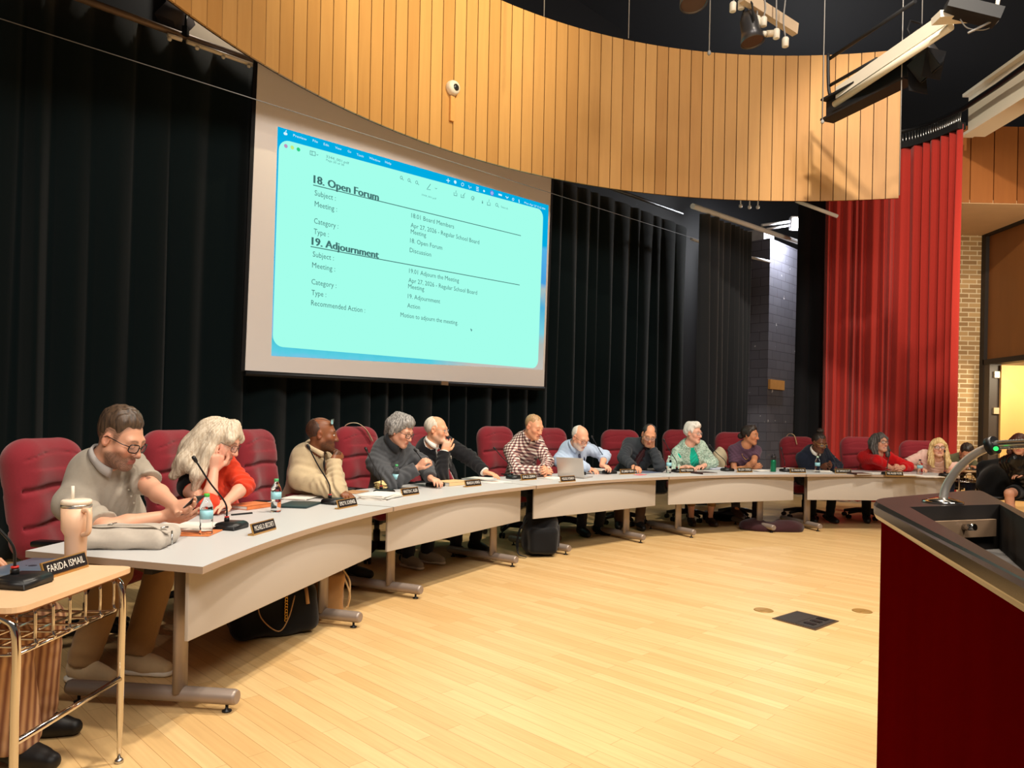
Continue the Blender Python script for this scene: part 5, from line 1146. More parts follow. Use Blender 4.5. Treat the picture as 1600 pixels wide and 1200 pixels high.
# ---- 7: bald man in pale blue shirt with a white beard
g = person('bald man with white beard and pale blue shirt leaning over a laptop', 6, 38, (906, 684), 8.2, 46, 28, s=1.06, hs=1.10, fat=1.14, vox=.0075, skin=(226, 166, 136), pelvis_fwd=.14, torso=.70, beard=((226, 216, 206), .85), brow=(170, 150, 130),
    arms={1: dict(t=lambda g: onr(922, 733, RB-.16), pole=(.9, -.2, -.4), dir=(-.1, .9, -.1), palm=(0, 0, -1), curl=.5), -1: dict(t=lambda g: onr(940, 727, RB-.30), pole=(-.9, -.1, -.4), dir=(-.1, .9, -.1), palm=(0, 0, -1), curl=.6)})
G7 = g; BLUE = cloth('pale_blue_shirt', (178, 196, 222)); t_ = top(g, 'shirt', BLUE, .016, 1.5, seed=14); collar(g, BLUE, .032, parent=t_, open_=.6)
put(g, 'tie', [cone(g.tq(0, .10, .9), g.tq(0, .16*g.fat, .3), .018, .034, .01)], cloth('slate_tie', (84, 88, 110)), .008)
t = MB(); t.tube([g.tq(-.085, .02, .93)-g.o, g.tq(-.07, .12, .75)-g.o, g.tq(-.03, .175, .5)-g.o], .007, 6); t.tube([g.tq(.085, .02, .93)-g.o, g.tq(.06, .12, .75)-g.o, g.tq(.0, .175, .5)-g.o], .007, 6); t.build('lanyard', cloth('navy_lanyard', (28, 34, 64)), g.body)
trousers(g, DARKT); shoes(g, BLKSHOE)
hair(g, hair_mat('grey_fringe', rgb(180, 168, 156), rgb(226, 218, 208)), 'fringe', .005, line=[(-.12, -.085), (-.06, -.075), (-.035, -.03), (-.01, .03), (.012, .03), (.02, -.01), (.03, -.01), (.04, .05), (.1, .085)], crown=.074); glasses(g, TORT, .002)
# ---- 8: man in dark jacket writing, head propped on his hand
g = person('balding man in dark suit jacket writing with his head propped on one hand', 7, 10, (1014, 680), 8.9, 8, 26, roll=-8, s=1.06, hs=1.08, vox=.008, skin=(214, 152, 118), pelvis_fwd=.14, torso=.71, beard=((96, 78, 66), .3), brow=(36, 28, 24),
    arms={-1: dict(t=T_head(-.062, .055, -.135), pole=(-.5, .4, -1), dir=(.1, .2, 1), palm=(.6, -.8, 0), curl=.3), 1: dict(t=lambda g: onr(990, 730, RB-.28), pole=(.9, -.1, -.5), dir=(-.5, .85, -.1), palm=(-.2, 0, -1), curl=.7)})
G8 = g; t_ = top(g, 'shirt', cloth('burgundy_shirt', (52, 22, 28)), .009, 1.6, seed=2); collar(g, cloth('burgundy_collar', (48, 22, 28)), .03, parent=t_, open_=.4)
top(g, 'jacket', cloth('slate_jacket', (48, 52, 58)), .022, 1.94, neck=.012, vneck=(.06, .045, .3), seed=21, wr=.005); put(g, 'tie', [cone(g.tq(0, .10, .92), g.tq(0, .15, .25), .018, .034, .01)], cloth('dark_tie', (66, 30, 34)), .008)
trousers(g, cloth('brown_trousers', (84, 62, 46))); shoes(g, BLKSHOE)
hair(g, hair_mat('black_hair', rgb(26, 22, 20), rgb(62, 54, 48)), 'fringe', .007, line=[(-.12, -.085), (-.06, -.075), (-.035, -.02), (-.015, .03), (.012, .03), (.02, -.005), (.032, -.005), (.04, .05), (.1, .085)], crown=.045); glasses(g, SILVERF, .002)
# ---- 9: woman with short white hair
g = person('woman with short white hair and mint patterned cardigan looking right', 8, 20, (1083, 677), 9.3, 58, 4, s=1.02, hs=1.08, fat=1.06, vox=.008, skin=(226, 170, 146), female=True, pelvis_fwd=.12, torso=.71, eyes_down=False,
    arms={1: dict(t=lambda g: onr(1072, 738, RB-.05), pole=(.8, -.3, -.6), dir=(-.7, .6, 0), palm=(0, 0, -1), curl=.4), -1: dict(t=lambda g: onr(1096, 738, RB-.05), pole=(-.8, -.3, -.6), dir=(.7, .6, 0), palm=(0, 0, -1), curl=.4)})
def mint_mat():
    m, nt, b = nodes_of('mint_pattern'); L = nt.links; tc = nt.nodes.new('ShaderNodeTexCoord'); n = nt.nodes.new('ShaderNodeTexVoronoi'); n.inputs['Scale'].default_value = 55; L.new(tc.outputs['Object'], n.inputs[0])
    cr = nt.nodes.new('ShaderNodeValToRGB'); e = cr.color_ramp.elements; e[0].position = .25; e[0].color = rgb(150, 190, 174); e[1].position = .45; e[1].color = rgb(214, 226, 212); x = e.new(.62); x.color = rgb(140, 168, 150); L.new(n.outputs['Distance'], cr.inputs[0]); L.new(cr.outputs[0], b.inputs['Base Color']); b.inputs['Roughness'].default_value = .9; return m
G9 = g; t_ = top(g, 'tee', cloth('teal_tee', (20, 186, 158)), .008, .2, seed=2, neck=.008); top(g, 'cardigan', mint_mat(), .022, 1.7, neck=.016, vneck=(.06, .06, .1), seed=22)
trousers(g, cloth('tan_trousers', (150, 112, 68)), length=.62); shoes(g, mat('dark_brown_shoe', rgb(44, 28, 24), .5))
ex = [g.HC((0, -.06, .09), (0, .05, .105), .05, .042, .04), g.HC((.05, .06, .085), (.06, .07, .06), .03, .02, .03), g.HC((-.05, .06, .085), (-.06, .07, .06), .03, .02, .03)]
hair(g, hair_mat('white_hair', rgb(206, 198, 186), rgb(246, 242, 236)), 'crop', .014, extra=ex, lump=.005, strand=.004, line=[(-.14, -.095), (-.05, -.085), (-.025, -.03), (.0, .02), (.02, .0), (.035, .0), (.045, .05), (.07, .075), (.1, .088)]); glasses(g, SILVERF, .0018)
# ---- 10: woman with crossed arms
g = person('dark haired woman in purple top with crossed arms looking right', 9, 14, (1172, 680), 9.4, 66, 6, s=1.0, hs=1.06, vox=.008, skin=(190, 128, 92), female=True, pelvis_fwd=.10, torso=.71, eyes_down=False, brow=(30, 22, 20),
    arms={1: dict(t=lambda g: g.tq(-.07, .27, .52), pole=(.9, -.1, -.7), dir=(-.95, .1, .1), palm=(0, -1, 0), curl=.4), -1: dict(t=lambda g: g.tq(.07, .22, .48), pole=(-.9, -.1, -.7), dir=(.95, .1, .05), palm=(0, -1, 0), curl=.4)},
    legs={1: dict(ankle=onz(1150, 800, .2)+V3(0, 0, .0), foot=(-.5, 1, -.2))})
G10 = g; top(g, 'purple_tee', cloth('plum_tee', (88, 62, 80)), .012, .62, neck=.016, seed=4); trousers(g, cloth('charcoal_trousers', (58, 52, 62))); shoes(g, mat('maroon_shoe', rgb(40, 22, 22), .5))
t = MB(); t.tube([g.tq(-.08, .03, .93)-g.o, g.tq(-.05, .11, .8)-g.o, g.tq(0, .13, .72)-g.o, g.tq(.05, .11, .8)-g.o, g.tq(.08, .03, .93)-g.o], .003, 6); t.build('necklace', GOLD, g.body)
ex = [g.HE((0, -.125, -.03), (.045, .04, .045), .02), g.HC((0, .03, .11), (.05, .07, .06), .025, .02, .03), g.HC((0, .03, .11), (-.05, .07, .06), .025, .02, .03), g.HC((.065, .03, .05), (.072, .0, -.02), .022, .02, .03), g.HC((-.065, .03, .05), (-.072, .0, -.02), .022, .02, .03)]
BLACKH = hair_mat('near_black_hair', rgb(20, 16, 15), rgb(58, 44, 38)); hair(g, BLACKH, 'bun', .013, extra=ex, line=[(-.18, -.10), (-.05, -.08), (-.02, -.04), (.03, -.01), (.04, .04), (.06, .07), (.1, .088)], strand=.002)
# ---- 11: woman with top bun and navy sweater
g = person('woman with high hair bun, gold glasses and navy sweater looking down', 10, 26, (1280, 692), 9.6, 38, 20, s=1.02, hs=1.06, fat=1.08, vox=.008, skin=(106, 64, 44), female=True, pelvis_fwd=.12, torso=.71, brow=(26, 18, 16), lips=(104, 52, 50),
    arms={1: dict(t=lambda g: onr(1284, 731, RB-.10), pole=(.8, -.3, -.6), dir=(-.3, .9, .3), palm=(-.9, 0, .1), curl=.35), -1: dict(t=lambda g: onr(1296, 729, RB-.16), pole=(-.8, -.3, -.6), dir=(.2, .8, .4), palm=(.9, 0, .2), curl=.35)})
G11 = g; t_ = top(g, 'shirt', WHITES, .008, .6, seed=2); collar(g, WHITES, .028, parent=t_, open_=.5); top(g, 'navy_sweater', cloth('navy_knit', (24, 30, 46)), .020, 1.92, neck=.014, seed=5); trousers(g, cloth('black_trousers', (18, 18, 20))); shoes(g, BLKSHOE)
hair(g, hair_mat('black_bun_hair', rgb(18, 14, 13), rgb(52, 38, 32)), 'bun', .007, extra=[g.HE((0, -.045, .155), (.046, .046, .036), .015)], line=[(-.14, -.075), (-.05, -.06), (-.02, .0), (.03, .035), (.05, .065), (.08, .085), (.1, .092)], lump=.003); glasses(g, GOLD, .0024, h=.021)
# ---- 12: smiling woman in red
g = person('smiling woman with shoulder length grey hair and bright red sweater', 11, 18, (1374, 692), 9.5, 46, -6, s=1.02, hs=1.08, fat=1.06, vox=.008, skin=(224, 164, 136), female=True, pelvis_fwd=.12, torso=.71, eyes_down=False, smile=True, brow=(70, 56, 48),
    arms={1: dict(t=lambda g: onr(1394, 733, RB-.30), pole=(.8, -.3, -.6), dir=(-.5, .8, .15), palm=(-.8, -.2, -.2), curl=.6), -1: dict(t=lambda g: onr(1404, 731, RB-.34), pole=(-.8, -.3, -.6), dir=(.35, .8, .2), palm=(.8, -.2, -.2), curl=.5)})
G12 = g; top(g, 'red_sweater', cloth('bright_red_knit', (206, 20, 24)), .018, 1.55, neck=.016, seed=9); trousers(g, cloth('black_trousers2', (18, 18, 20))); shoes(g, BLKSHOE)
ex = [g.HC((sx*.075, -.01, .04), (sx*.095, .0, -.07), .032, .04, .03) for sx in (-1, 1)]+[g.HC((sx*.095, .0, -.07), (sx*.095, .03, -.16), .04, .028, .03) for sx in (-1, 1)]+[g.HC((0, -.09, .0), (0, -.1, -.15), .07, .06, .04), g.HC((.012, .03, .10), (.062, .062, .05), .026, .018, .03), g.HC((-.012, .03, .10), (-.062, .062, .05), .026, .018, .03), g.HE((0, .125, .0), (.058, .075, .082), .02, 's')]
hair(g, hair_mat('grey_dark_hair', rgb(30, 27, 27), rgb(112, 104, 100)), 'bob', .012, line=False, extra=ex, lump=.004, strand=.007); glasses(g, BLK, .0022)
# ---- 13: blonde woman in pink
g = person('blonde woman with long hair, black glasses and pale pink blouse', 12, 2, (1466, 700), 9.3, 12, -4, s=1.0, hs=1.06, vox=.008, skin=(232, 178, 150), female=True, pelvis_fwd=.12, torso=.70, eyes_down=False, brow=(150, 112, 76),
    arms={1: dict(t=lambda g: onr(1436, 741, RB-.22), pole=(.9, -.2, -.6), dir=(-.6, .8, 0), palm=(0, 0, -1), curl=.4), -1: dict(t=lambda g: onr(1490, 741, RB-.22), pole=(-.9, -.2, -.6), dir=(.5, .8, 0), palm=(0, 0, -1), curl=.4)})
G13 = g; top(g, 'pink_blouse', cloth('pale_pink_blouse', (236, 196, 182)), .018, .85, neck=.014, seed=9); trousers(g, cloth('blue_jeans', (52, 62, 88))); shoes(g, BLKSHOE)
ex = [g.HC((sx*.075, .0, .04), (sx*.088, .01, -.08), .03, .034, .03) for sx in (-1, 1)]+[g.HC((sx*.088, .01, -.08), (sx*.095, .07, -.19), .034, .036, .03) for sx in (-1, 1)]+[g.HC((sx*.095, .07, -.19), (sx*.08, .10, -.26), .034, .014, .03) for sx in (-1, 1)]+[g.HC((0, -.09, .0), (0, -.1, -.2), .07, .06, .04), g.HC((.012, .03, .10), (.062, .062, .05), .026, .018, .03), g.HC((-.012, .03, .10), (-.062, .062, .05), .026, .018, .03), g.HE((0, .125, .0), (.058, .075, .082), .02, 's')]
hair(g, hair_mat('blonde_hair', rgb(176, 132, 76), rgb(240, 212, 152)), 'long', .012, line=False, extra=ex, lump=.003, strand=.006); glasses(g, BLK, .0026, h=.02)
# =================================================================== THINGS ON AND UNDER THE TABLES
TOPZ = TZ+.0005
def on_table(px, py): return onz(px, py, TOPZ)
def radial(p):
    """angle of the direction from p towards the centre of the table circle"""
    return math.atan2(TCY-p[1], TCX-p[0])
# ---- microphones
def mic(base, head, label, z=TOPZ, rz=None):
    b = onz(base[0], base[1], z); a = radial(b) if rz is None else rz
    r = empty('desk_microphone', b, label, 'microphone', a+PI/2, 'gooseneck desk microphones')
    t = MB(); pr = [(-.075, -.06), (.075, -.06), (.062, .065), (-.062, .065)]
    bm = bmesh.new(); lo = [bm.verts.new((x, y, 0)) for x, y in pr]; mi_ = [bm.verts.new((x, y, .026 if y < 0 else .030)) for x, y in pr]; hi = [bm.verts.new((x*.86, y*.72, .040)) for x, y in pr]
    for A, B in ((lo, mi_), (mi_, hi)):
        for i in range(4): bm.faces.new((A[i], A[(i+1) % 4], B[(i+1) % 4], B[i]))
    bm.faces.new(lo[::-1]); bm.faces.new(hi); bmesh.ops.bevel(bm, geom=bm.edges[:], offset=.004, segments=2, affect='EDGES')
    bm.verts.ensure_lookup_table(); t.add([v.co.copy() for v in bm.verts], [[v.index for v in f.verts] for f in bm.faces], 0, True); bm.free(); t.build('base', M_PLASTIC, r)
    inv = (T(b) @ Rz(a+PI/2)).inverted()
    d = (math.hypot(b.x-TCX, b.y-TCY)); h = onr(head[0], head[1], d+.16) if rz is None else head[2]
    h = inv @ h; f = Vector((0, .03, .04))
    if (h-f).length < .2: h = f+(h-f).normalized()*.3
    t = MB(); t.lathe([(.014, .038), (.014, .055), (.010, .06)], 12, 0, T(0, .03, 0)); t.build('socket', M_PLASTIC, r)
    t = MB(); t.lathe([(.0125, .0), (.0125, .007)], 12, 0, T(0, .03, .060)); t.build('light_ring', mat('red_ring', rgb(190, 40, 36), .4), r)
    pts = spline([f+Vector((0, 0, .02)), f+Vector((0, .0, .08))+(h-f)*.06, f.lerp(h, .55)+Vector((0, .0, .03)), h], 6)
    t = MB(); t.tube(pts, .0048, 8); t.build('gooseneck', mat('gooseneck_black', rgb(30, 30, 32), .35, .4), r)
    t = MB(); dd = (pts[-1]-pts[-3]).normalized(); t.tube([h-dd*.012, h, h+dd*.02, h+dd*.03], [.006, .0105, .0115, .008], 10); t.build('capsule', M_PLASTIC, r); return r
who = ['the man in the grey polo', 'the bald man in beige', 'the woman in the dark fleece', 'the man in the black suit', 'the man in the checked shirt', 'the man in the pale blue shirt', 'the woman with white hair', 'the woman in purple', 'the woman in navy', 'the woman in navy, right of her bottle', 'the woman in red', 'the blonde woman']
ml = [((362, 826), (306, 720)), ((521, 787), (483, 700)), ((600, 772), (573, 704)), ((680, 760), (650, 705)), ((803, 748), (774, 702)), ((952, 740), (926, 684)), ((1060, 738), (1038, 689)), ((1136, 736), (1110, 697)), ((1228, 737), (1221, 702)), ((1308, 738), (1292, 698)), ((1388, 742), (1390, 705)), ((1478, 744), (1476, 706))]
lab = ['black gooseneck microphone beside the '+x for x in ('nearest nameplate of the curved table', 'second nameplate of the curved table', 'white paper stack and water bottle', 'tan document box', 'checked shirt man and his phone', 'pale blue shirt man, right of the laptop', 'mint cardigan woman', 'purple top woman, left of her nameplate', 'green tumbler', 'navy sweater woman, right of her bottle', 'smiling woman in red', 'blonde woman in pink')]
for (b, h), l in zip(ml, lab): mic(b, h, l)
# ---- name plates
M_GOLD = mat('brass_trim', rgb(196, 152, 88), .35, .6); M_PLATE = mat('plate_black', rgb(22, 18, 18), .4); M_LET = mat('plate_letters', rgb(232, 226, 216), .5)
def nameplate(px, py, txt, label, z=TOPZ, rz=None, L=.235, base=None):
    b = onz(px, py, z) if base is None else base; a = (radial(b) if rz is None else rz)+PI/2
    r = empty('nameplate', b, label, 'nameplate', a, 'desk nameplates')
    tl = math.radians(-18); M = T(0, 0, .003) @ Rx(tl)
    t = MB(); t.box((0, .0, .031), (L, .007, .058), 0, M); t.box((0, .014, .004), (L, .034, .008), 0); t.build('holder', M_GOLD, r)
    t = MB(); t.box((0, -.0045, .031), (L-.012, .003, .048), 0, M); pl_ = t.build('plate', M_PLATE, r)
    vs, fs, w = text_pts(txt); k = min((L-.04)/w, .029/CAP*1.0); kz = .026/CAP
    t = MB(); t.add([(v.x*k-w*k/2, -.0064, .019+v.y*kz) for v in vs], fs, 0, False, M); lt = t.build('lettering', M_LET, r); lt['kind'] = 'stuff'; return r
NP = [(414, 832, 'MICHAEL D. BECCHETI'), (544, 793, 'EMILY R. SCHENKEL'), (642, 774, 'WINSTON C. ALGER'), (740, 760, 'BRANDON J. MORGE'), (827, 750, 'DALE ZERN'), (888, 753, 'MIGUEL ROSADO'), (981, 741, 'DR. JAMES P. REEVES'), (1074, 739, 'NANCY MESSINGER'), (1164, 738, 'DR. JUDY CORVELO'), (1247, 739, 'DR. AYANNA FELDER'), (1318, 740, 'DR. TAMARA SCOTT'), (1398, 744, 'MRS. PALMER MOORE')]
nl = ['first on the table beside the nearest microphone', 'before the bald man in the beige jacket', 'before the woman in the dark grey fleece', 'leaning on the tan document box', 'before the man in the checked shirt', 'in front of the open silver laptop', 'before the man writing in the dark jacket', 'before the woman in the mint cardigan', 'before the woman with crossed arms', 'left of the navy sweater woman, near the green tumbler', 'right of the navy sweater woman', 'before the smiling woman in red']
for (x, y, s), l in zip(NP, nl): nameplate(x, y, s, 'black nameplate with brass trim, '+l)
# ---- water bottles
CLEAR = mat('clear_plastic', (.95, .98, 1, 1), .06, trans=1., ior=1.2); LABELM = mat('teal_label', rgb(150, 205, 216), .4, noise=.35, nscale=40); GREENC = mat('green_cap', rgb(84, 176, 112), .4); WHC = mat('pale_cap', rgb(190, 222, 200), .4); DKCAP = mat('dark_lid', rgb(30, 26, 28), .4)
def bottle(px, py, label, h=.215, cap=GREENC, r=.033, lab_m=LABELM):
    o = empty('water_bottle', on_table(px, py), label, 'bottle', 0, 'water bottles'); k = h/.215
    p = [(.02, .001), (r*.95, .003), (r, .012), (r*.93, .03), (r, .045), (r*.93, .06), (r, .075), (r, .08)]+[(r*1.0, .135), (r*.96, .15), (r*.7, .172), (.0135, .190), (.0125, .198)]
    t = MB(); t.lathe([(a, z*k) for a, z in p], 22); t.build('bottle_body', CLEAR, o)
    t = MB(); t.lathe([(r*1.012, .085*k), (r*1.012, .13*k)], 22); t.build('label', lab_m, o)
    t = MB(); t.lathe([(.0145, .197*k), (.0145, .213*k), (.012, .215*k)], 16); t.build('cap', cap, o); return o
bottle(322, 836, 'clear water bottle with green cap between the phone and nearest microphone', cap=mat('bright_green_cap', rgb(80, 190, 70), .4)); bottle(431, 800, 'clear water bottle with pale cap beside the dark green folder'); bottle(619, 764, 'clear water bottle before the dark grey fleece, by the paper stack'); bottle(820, 742, 'clear water bottle before the checked shirt', cap=WHC); bottle(1045, 739, 'clear water bottle between the dark jacket and mint cardigan', cap=WHC); bottle(1277, 738, 'clear water bottle before the navy sweater', cap=WHC); bottle(1437, 741, 'clear shaker bottle with dark lid before the blonde woman', .2, DKCAP, .036)
tb = empty('tumbler', on_table(1208, 737), 'dark green steel tumbler with black lid beside the woman in purple', 'tumbler')
t = MB(); t.lathe([(.032, 0), (.036, .004), (.037, .13), (.034, .15), (.030, .16)], 22); t.build('tumbler_body', mat('green_steel', rgb(22, 120, 84), .3, .5), tb); t = MB(); t.lathe([(.034, .158), (.035, .2), (.030, .21), (.018, .212)], 20); t.build('lid', DKCAP, tb); t = MB(); t.tube([(-.02, 0, .205), (-.018, 0, .232), (.018, 0, .232), (.02, 0, .205)], .005, 8); t.build('carry_loop', DKCAP, tb)
# ---- peach tumbler on the student desk
DZ = .76+.0005
PEACH = mat('peach_steel', rgb(232, 190, 158), .42)
cu = empty('straw_tumbler', onz(118, 874, DZ), 'large peach tumbler with handle and white straw on the student desk', 'tumbler', math.radians(-10))
t = MB(); t.lathe([(.037, 0), (.039, .004), (.041, .10), (.054, .125), (.056, .215)], 28); t.build('cup', PEACH, cu)
t = MB(); t.lathe([(.0565, .214), (.057, .222), (.0565, .226)], 28); t.build('steel_rim', M_STEEL, cu); t = MB(); t.lathe([(.056, .226), (.056, .242), (.050, .246), (.0, .247)], 28); t.build('lid', mat('cream_lid', rgb(240, 224, 204), .4), cu)
t = MB(); t.tube(spline([(.050, -.02, .205), (.083, -.03, .205), (.088, -.032, .17), (.082, -.03, .12), (.048, -.02, .105)], 6), .0105, 10); t.build('handle', PEACH, cu); t = MB(); t.tube([(-.018, .0, .24), (-.019, 0, .30)], .0065, 10); t.build('straw', M_WHITE, cu)
# ---- laptop, microphone and nameplate on the near student desk
mid, dd_, nn_ = DESK1; arz = math.atan2(dd_.y, dd_.x)
lt = empty('closed_laptop', onz(60, 893, DZ), 'closed blue-grey laptop with dark fruit logo on the student desk', 'laptop', arz)
lc = onz(46, 889, DZ); lt.location = lc
BLUEG = mat('blue_grey_aluminium', rgb(120, 138, 162), .35, .6)
t = MB(); t.box((-.01, -.02, .008), (.30, .215, .015), bev=.006); t.build('case', BLUEG, lt)
t = MB(); fpts = [(.012*math.cos(a)*(1+.25*abs(math.sin(a))), .015*math.sin(a)) for a in np.linspace(0, 2*PI, 20, endpoint=False)]; t.prism([(x-.01, y-.02) for x, y in fpts], .0155, .0162); t.prism([(-.012+x, .0+y) for x, y in ((0, 0), (.006, .004), (.004, .010), (-.001, .005))], .0155, .0162); t.build('logo', mat('logo_dark', rgb(38, 42, 52), .4), lt)
b0 = onz(36, 915, DZ); mic((36, 915), (0, 0, at(-8, 836, b0.y-.02)), 'black gooseneck microphone on the near student desk beside its nameplate', DZ, math.atan2(-nn_.y, -nn_.x)+PI)
na, nb_ = onz(72, 906, DZ), onz(136, 886, DZ); dv = nb_-na
nameplate(0, 0, 'FARIDA ISMAIL', 'black nameplate with brass trim in front of the peach tumbler', DZ, math.atan2(dv.y, dv.x)-PI/2, .24, (na+nb_)/2)
# ---- papers, books, electronics
PAPER = mat('white_paper', rgb(232, 228, 220), .8, noise=.02, nscale=8)
def sheetstack(px, py, label, w=.22, l=.28, h=.012, rz=.0, m=None, n=4, name='paper_stack', cat='papers', seed=0, z=TOPZ):
    b = onz(px, py, z); r = np.random.default_rng(seed); t = MB(); k = max(1, n)
    for i in range(k):
        a = r.normal(0, .05); ox, oy = r.normal(0, .006, 2); t.box((ox, oy, h*(i+.5)/k), (w, l, h/k*.96), 0, Rz(a))
    return tag(t.build(name, m or PAPER, loc=b, rz=radial(b)+PI/2+rz), label, cat)
def book(px, py, label, cover, w=.16, l=.22, h=.022, rz=.0, name='notebook', cat='notebook', pages=True):
    b = on_table(px, py); o = empty(name, b, label, cat, radial(b)+PI/2+rz)
    t = MB(); t.box((0, 0, .0015), (w, l, .003)); t.box((0, 0, h-.0015), (w, l, .003)); t.box((-w/2+.002, 0, h/2), (.004, l, h)); t.build('cover', cover, o)
    t = MB(); t.box((.002, 0, h/2), (w-.012, l-.008, h-.0062)); t.build('pages', PAPER, o); return o
def flat(name, px, py, label, cat, m, w, l, h, rz=0., bev=.003):
    b = on_table(px, py); t = MB(); t.box((0, 0, h/2), (w, l, h), bev=min(bev, h*.4)); return tag(t.build(name, m, loc=b, rz=radial(b)+PI/2+rz), label, cat)
ORANGEC = mat('orange_cover', rgb(216, 124, 70), .6); DKBROWN = mat('dark_brown_cover', rgb(58, 30, 26), .5); TEALF = mat('dark_teal_folder', rgb(34, 56, 58), .5); DARKSL = mat('dark_slate_case', rgb(36, 36, 40), .45)
flat('orange_folder', 292, 833, 'orange folder under the white papers by the man in the grey polo', 'folder', ORANGEC, .20, .30, .006, .2)
sheetstack(290, 826, 'loose white paper stack under the hands of the man with the phone', .22, .28, .02, .15, n=7, z=TOPZ+.0065)
book(392, 793, 'orange notebook with dark spine beside the woman with silver hair', ORANGEC, .17, .24, .026, 1.45)
flat('pen', 378, 804, 'black pen lying in front of the orange notebook', 'pen', M_PLASTIC, .012, .14, .010, 1.1)
flat('green_folder', 467, 790, 'dark green folder lying beside the second water bottle', 'folder', TEALF, .30, .22, .014, .25)
sheetstack(472, 778, 'white papers with a red page behind the dark green folder', .28, .2, .012, .2, n=3)
flat('red_page', 462, 774, 'dark red page lying on the white papers behind the green folder', 'paper', mat('red_paper', rgb(120, 40, 44), .7), .16, .10, .014, .3)
flat('clipboard', 552, 769, 'brown clipboard with a black phone on it beside the beige jacket', 'clipboard', mat('tan_board', rgb(184, 136, 92), .6), .24, .17, .006, .2)
flat('phone', 545, 766, 'black phone lying on the brown clipboard', 'phone', M_PLASTIC, .14, .07, .015, .3)
t = MB(); 
for k in range(5): t.add([(.06*math.cos(a+k)*(1+.2*math.sin(3*a+k)), .05*math.sin(a+k), .012*k+.012*math.sin(2*a+k*2)) for a in np.linspace(0, 2*PI, 11, endpoint=False)]+[(0, 0, .014*k+.02)], [(i, (i+1) % 11, 11) for i in range(11)], 0, True)
tag(t.build('food_wrapper', mat('wrapper_yellow', rgb(226, 200, 140), .6, noise=.15, nscale=20), loc=on_table(596, 764)), 'crumpled yellow food wrapper beside the third microphone', 'wrapper')
sheetstack(594, 778, 'thick white paper stack near the front edge of the table', .32, .21, .034, .15, n=9, seed=3)
flat('tablet', 668, 753, 'black tablet before the woman in the dark fleece', 'tablet', DARKSL, .22, .15, .010, .2)
book(706, 757, 'tan document box with a dark spine behind the fourth nameplate', mat('manila_cover', rgb(222, 190, 140), .7), .22, .30, .034, 1.5, 'document_box', 'box')
sheetstack(748, 748, 'white papers before the man in the black suit', .3, .24, .008, .3, n=3, seed=5); sheetstack(770, 753, 'single white sheet near the front edge beside the tan box', .28, .2, .003, -.2, n=1, seed=6)
flat('phone', 792, 742, 'dark phone on the table beside the fifth microphone', 'phone', DARKSL, .15, .075, .010, 1.3); flat('tablet', 851, 742, 'dark tablet before the clasped hands of the checked shirt man', 'tablet', DARKSL, .2, .12, .009, .5)
sheetstack(862, 747, 'white papers left of the silver laptop', .26, .2, .008, .2, n=2, seed=8)
# laptop, seen from behind
lb = on_table(890, 747); lp = empty('laptop', lb, 'open silver laptop before the man in the pale blue shirt', 'laptop', math.atan2(-lb.y, -lb.x)+PI/2-.45)
SIL = mat('silver_aluminium', rgb(196, 190, 184), .35, .5)
t = MB(); t.box((0, .15, .008), (.32, .22, .015), bev=.004); t.build('base', SIL, lp); t = MB(); t.box((0, .0, .11), (.32, .008, .215), 0, T(0, .035, .012) @ Rx(math.radians(14)), bev=.003); t.build('screen', SIL, lp)
flat('charger', 911, 742, 'small black charger block right of the laptop', 'charger', M_PLASTIC, .05, .05, .035)
sheetstack(928, 735, 'white papers before the man in the pale blue shirt', .28, .24, .02, .1, n=5, seed=9)
flat('pink_sheet', 1000, 742, 'pink sheet beside the seventh nameplate', 'paper', mat('pink_paper', rgb(214, 106, 110), .7), .16, .1, .004, .3); flat('blue_folder', 1012, 738, 'slate blue folder under the papers of the man writing', 'folder', mat('blue_folder', rgb(92, 104, 130), .6), .34, .22, .006, .2)
sheetstack(1030, 734, 'white papers under the pen of the man in the dark jacket', .32, .24, .014, .0, n=4, seed=10, z=TOPZ+.0065)
flat('red_booklet', 1075, 737, 'dark red booklet before the woman in the mint cardigan', 'booklet', mat('red_booklet', rgb(150, 46, 46), .6), .2, .14, .008, .3); book(1100, 740, 'brown book right of the mint cardigan nameplate', DKBROWN, .26, .2, .02, .1, 'book', 'book'); sheetstack(1115, 733, 'white papers with a blue page between the mint cardigan and purple top', .3, .22, .022, .2, mat('blue_white_paper', rgb(206, 212, 228), .8), 4, seed=11)
sheetstack(1190, 736, 'white papers left of the green tumbler', .28, .2, .012, .1, n=3, seed=12); sheetstack(1228, 733, 'white papers right of the green tumbler', .3, .2, .014, .1, n=3, seed=13); sheetstack(1290, 737, 'white papers before the navy sweater', .3, .2, .01, 0, n=3, seed=14)
book(1343, 741, 'dark brown folio beside the eleventh nameplate', DKBROWN, .24, .18, .018, .1, 'folio', 'folio'); sheetstack(1366, 740, 'white papers left of the smiling woman in red', .26, .2, .01, 0, n=3, seed=15); sheetstack(1418, 743, 'white papers between the red sweater and shaker bottle', .3, .2, .012, 0, n=3, seed=16); sheetstack(1452, 745, 'white papers before the blonde woman', .28, .2, .01, 0, n=3, seed=17)
# far desk
b = DESK2; nameplate(0, 0, 'FAITH BROCHE', 'black nameplate on the far student desk', DZ, -PI/2, .235, Vector((b.x-.2, b.y-.17, DZ))); t = MB(); t.box((0, 0, .012), (.3, .2, .022), bev=.004); tag(t.build('closed_laptop', DARKSL, loc=(b.x+.12, b.y, DZ), rz=.05), 'closed black laptop on the far student desk', 'laptop')
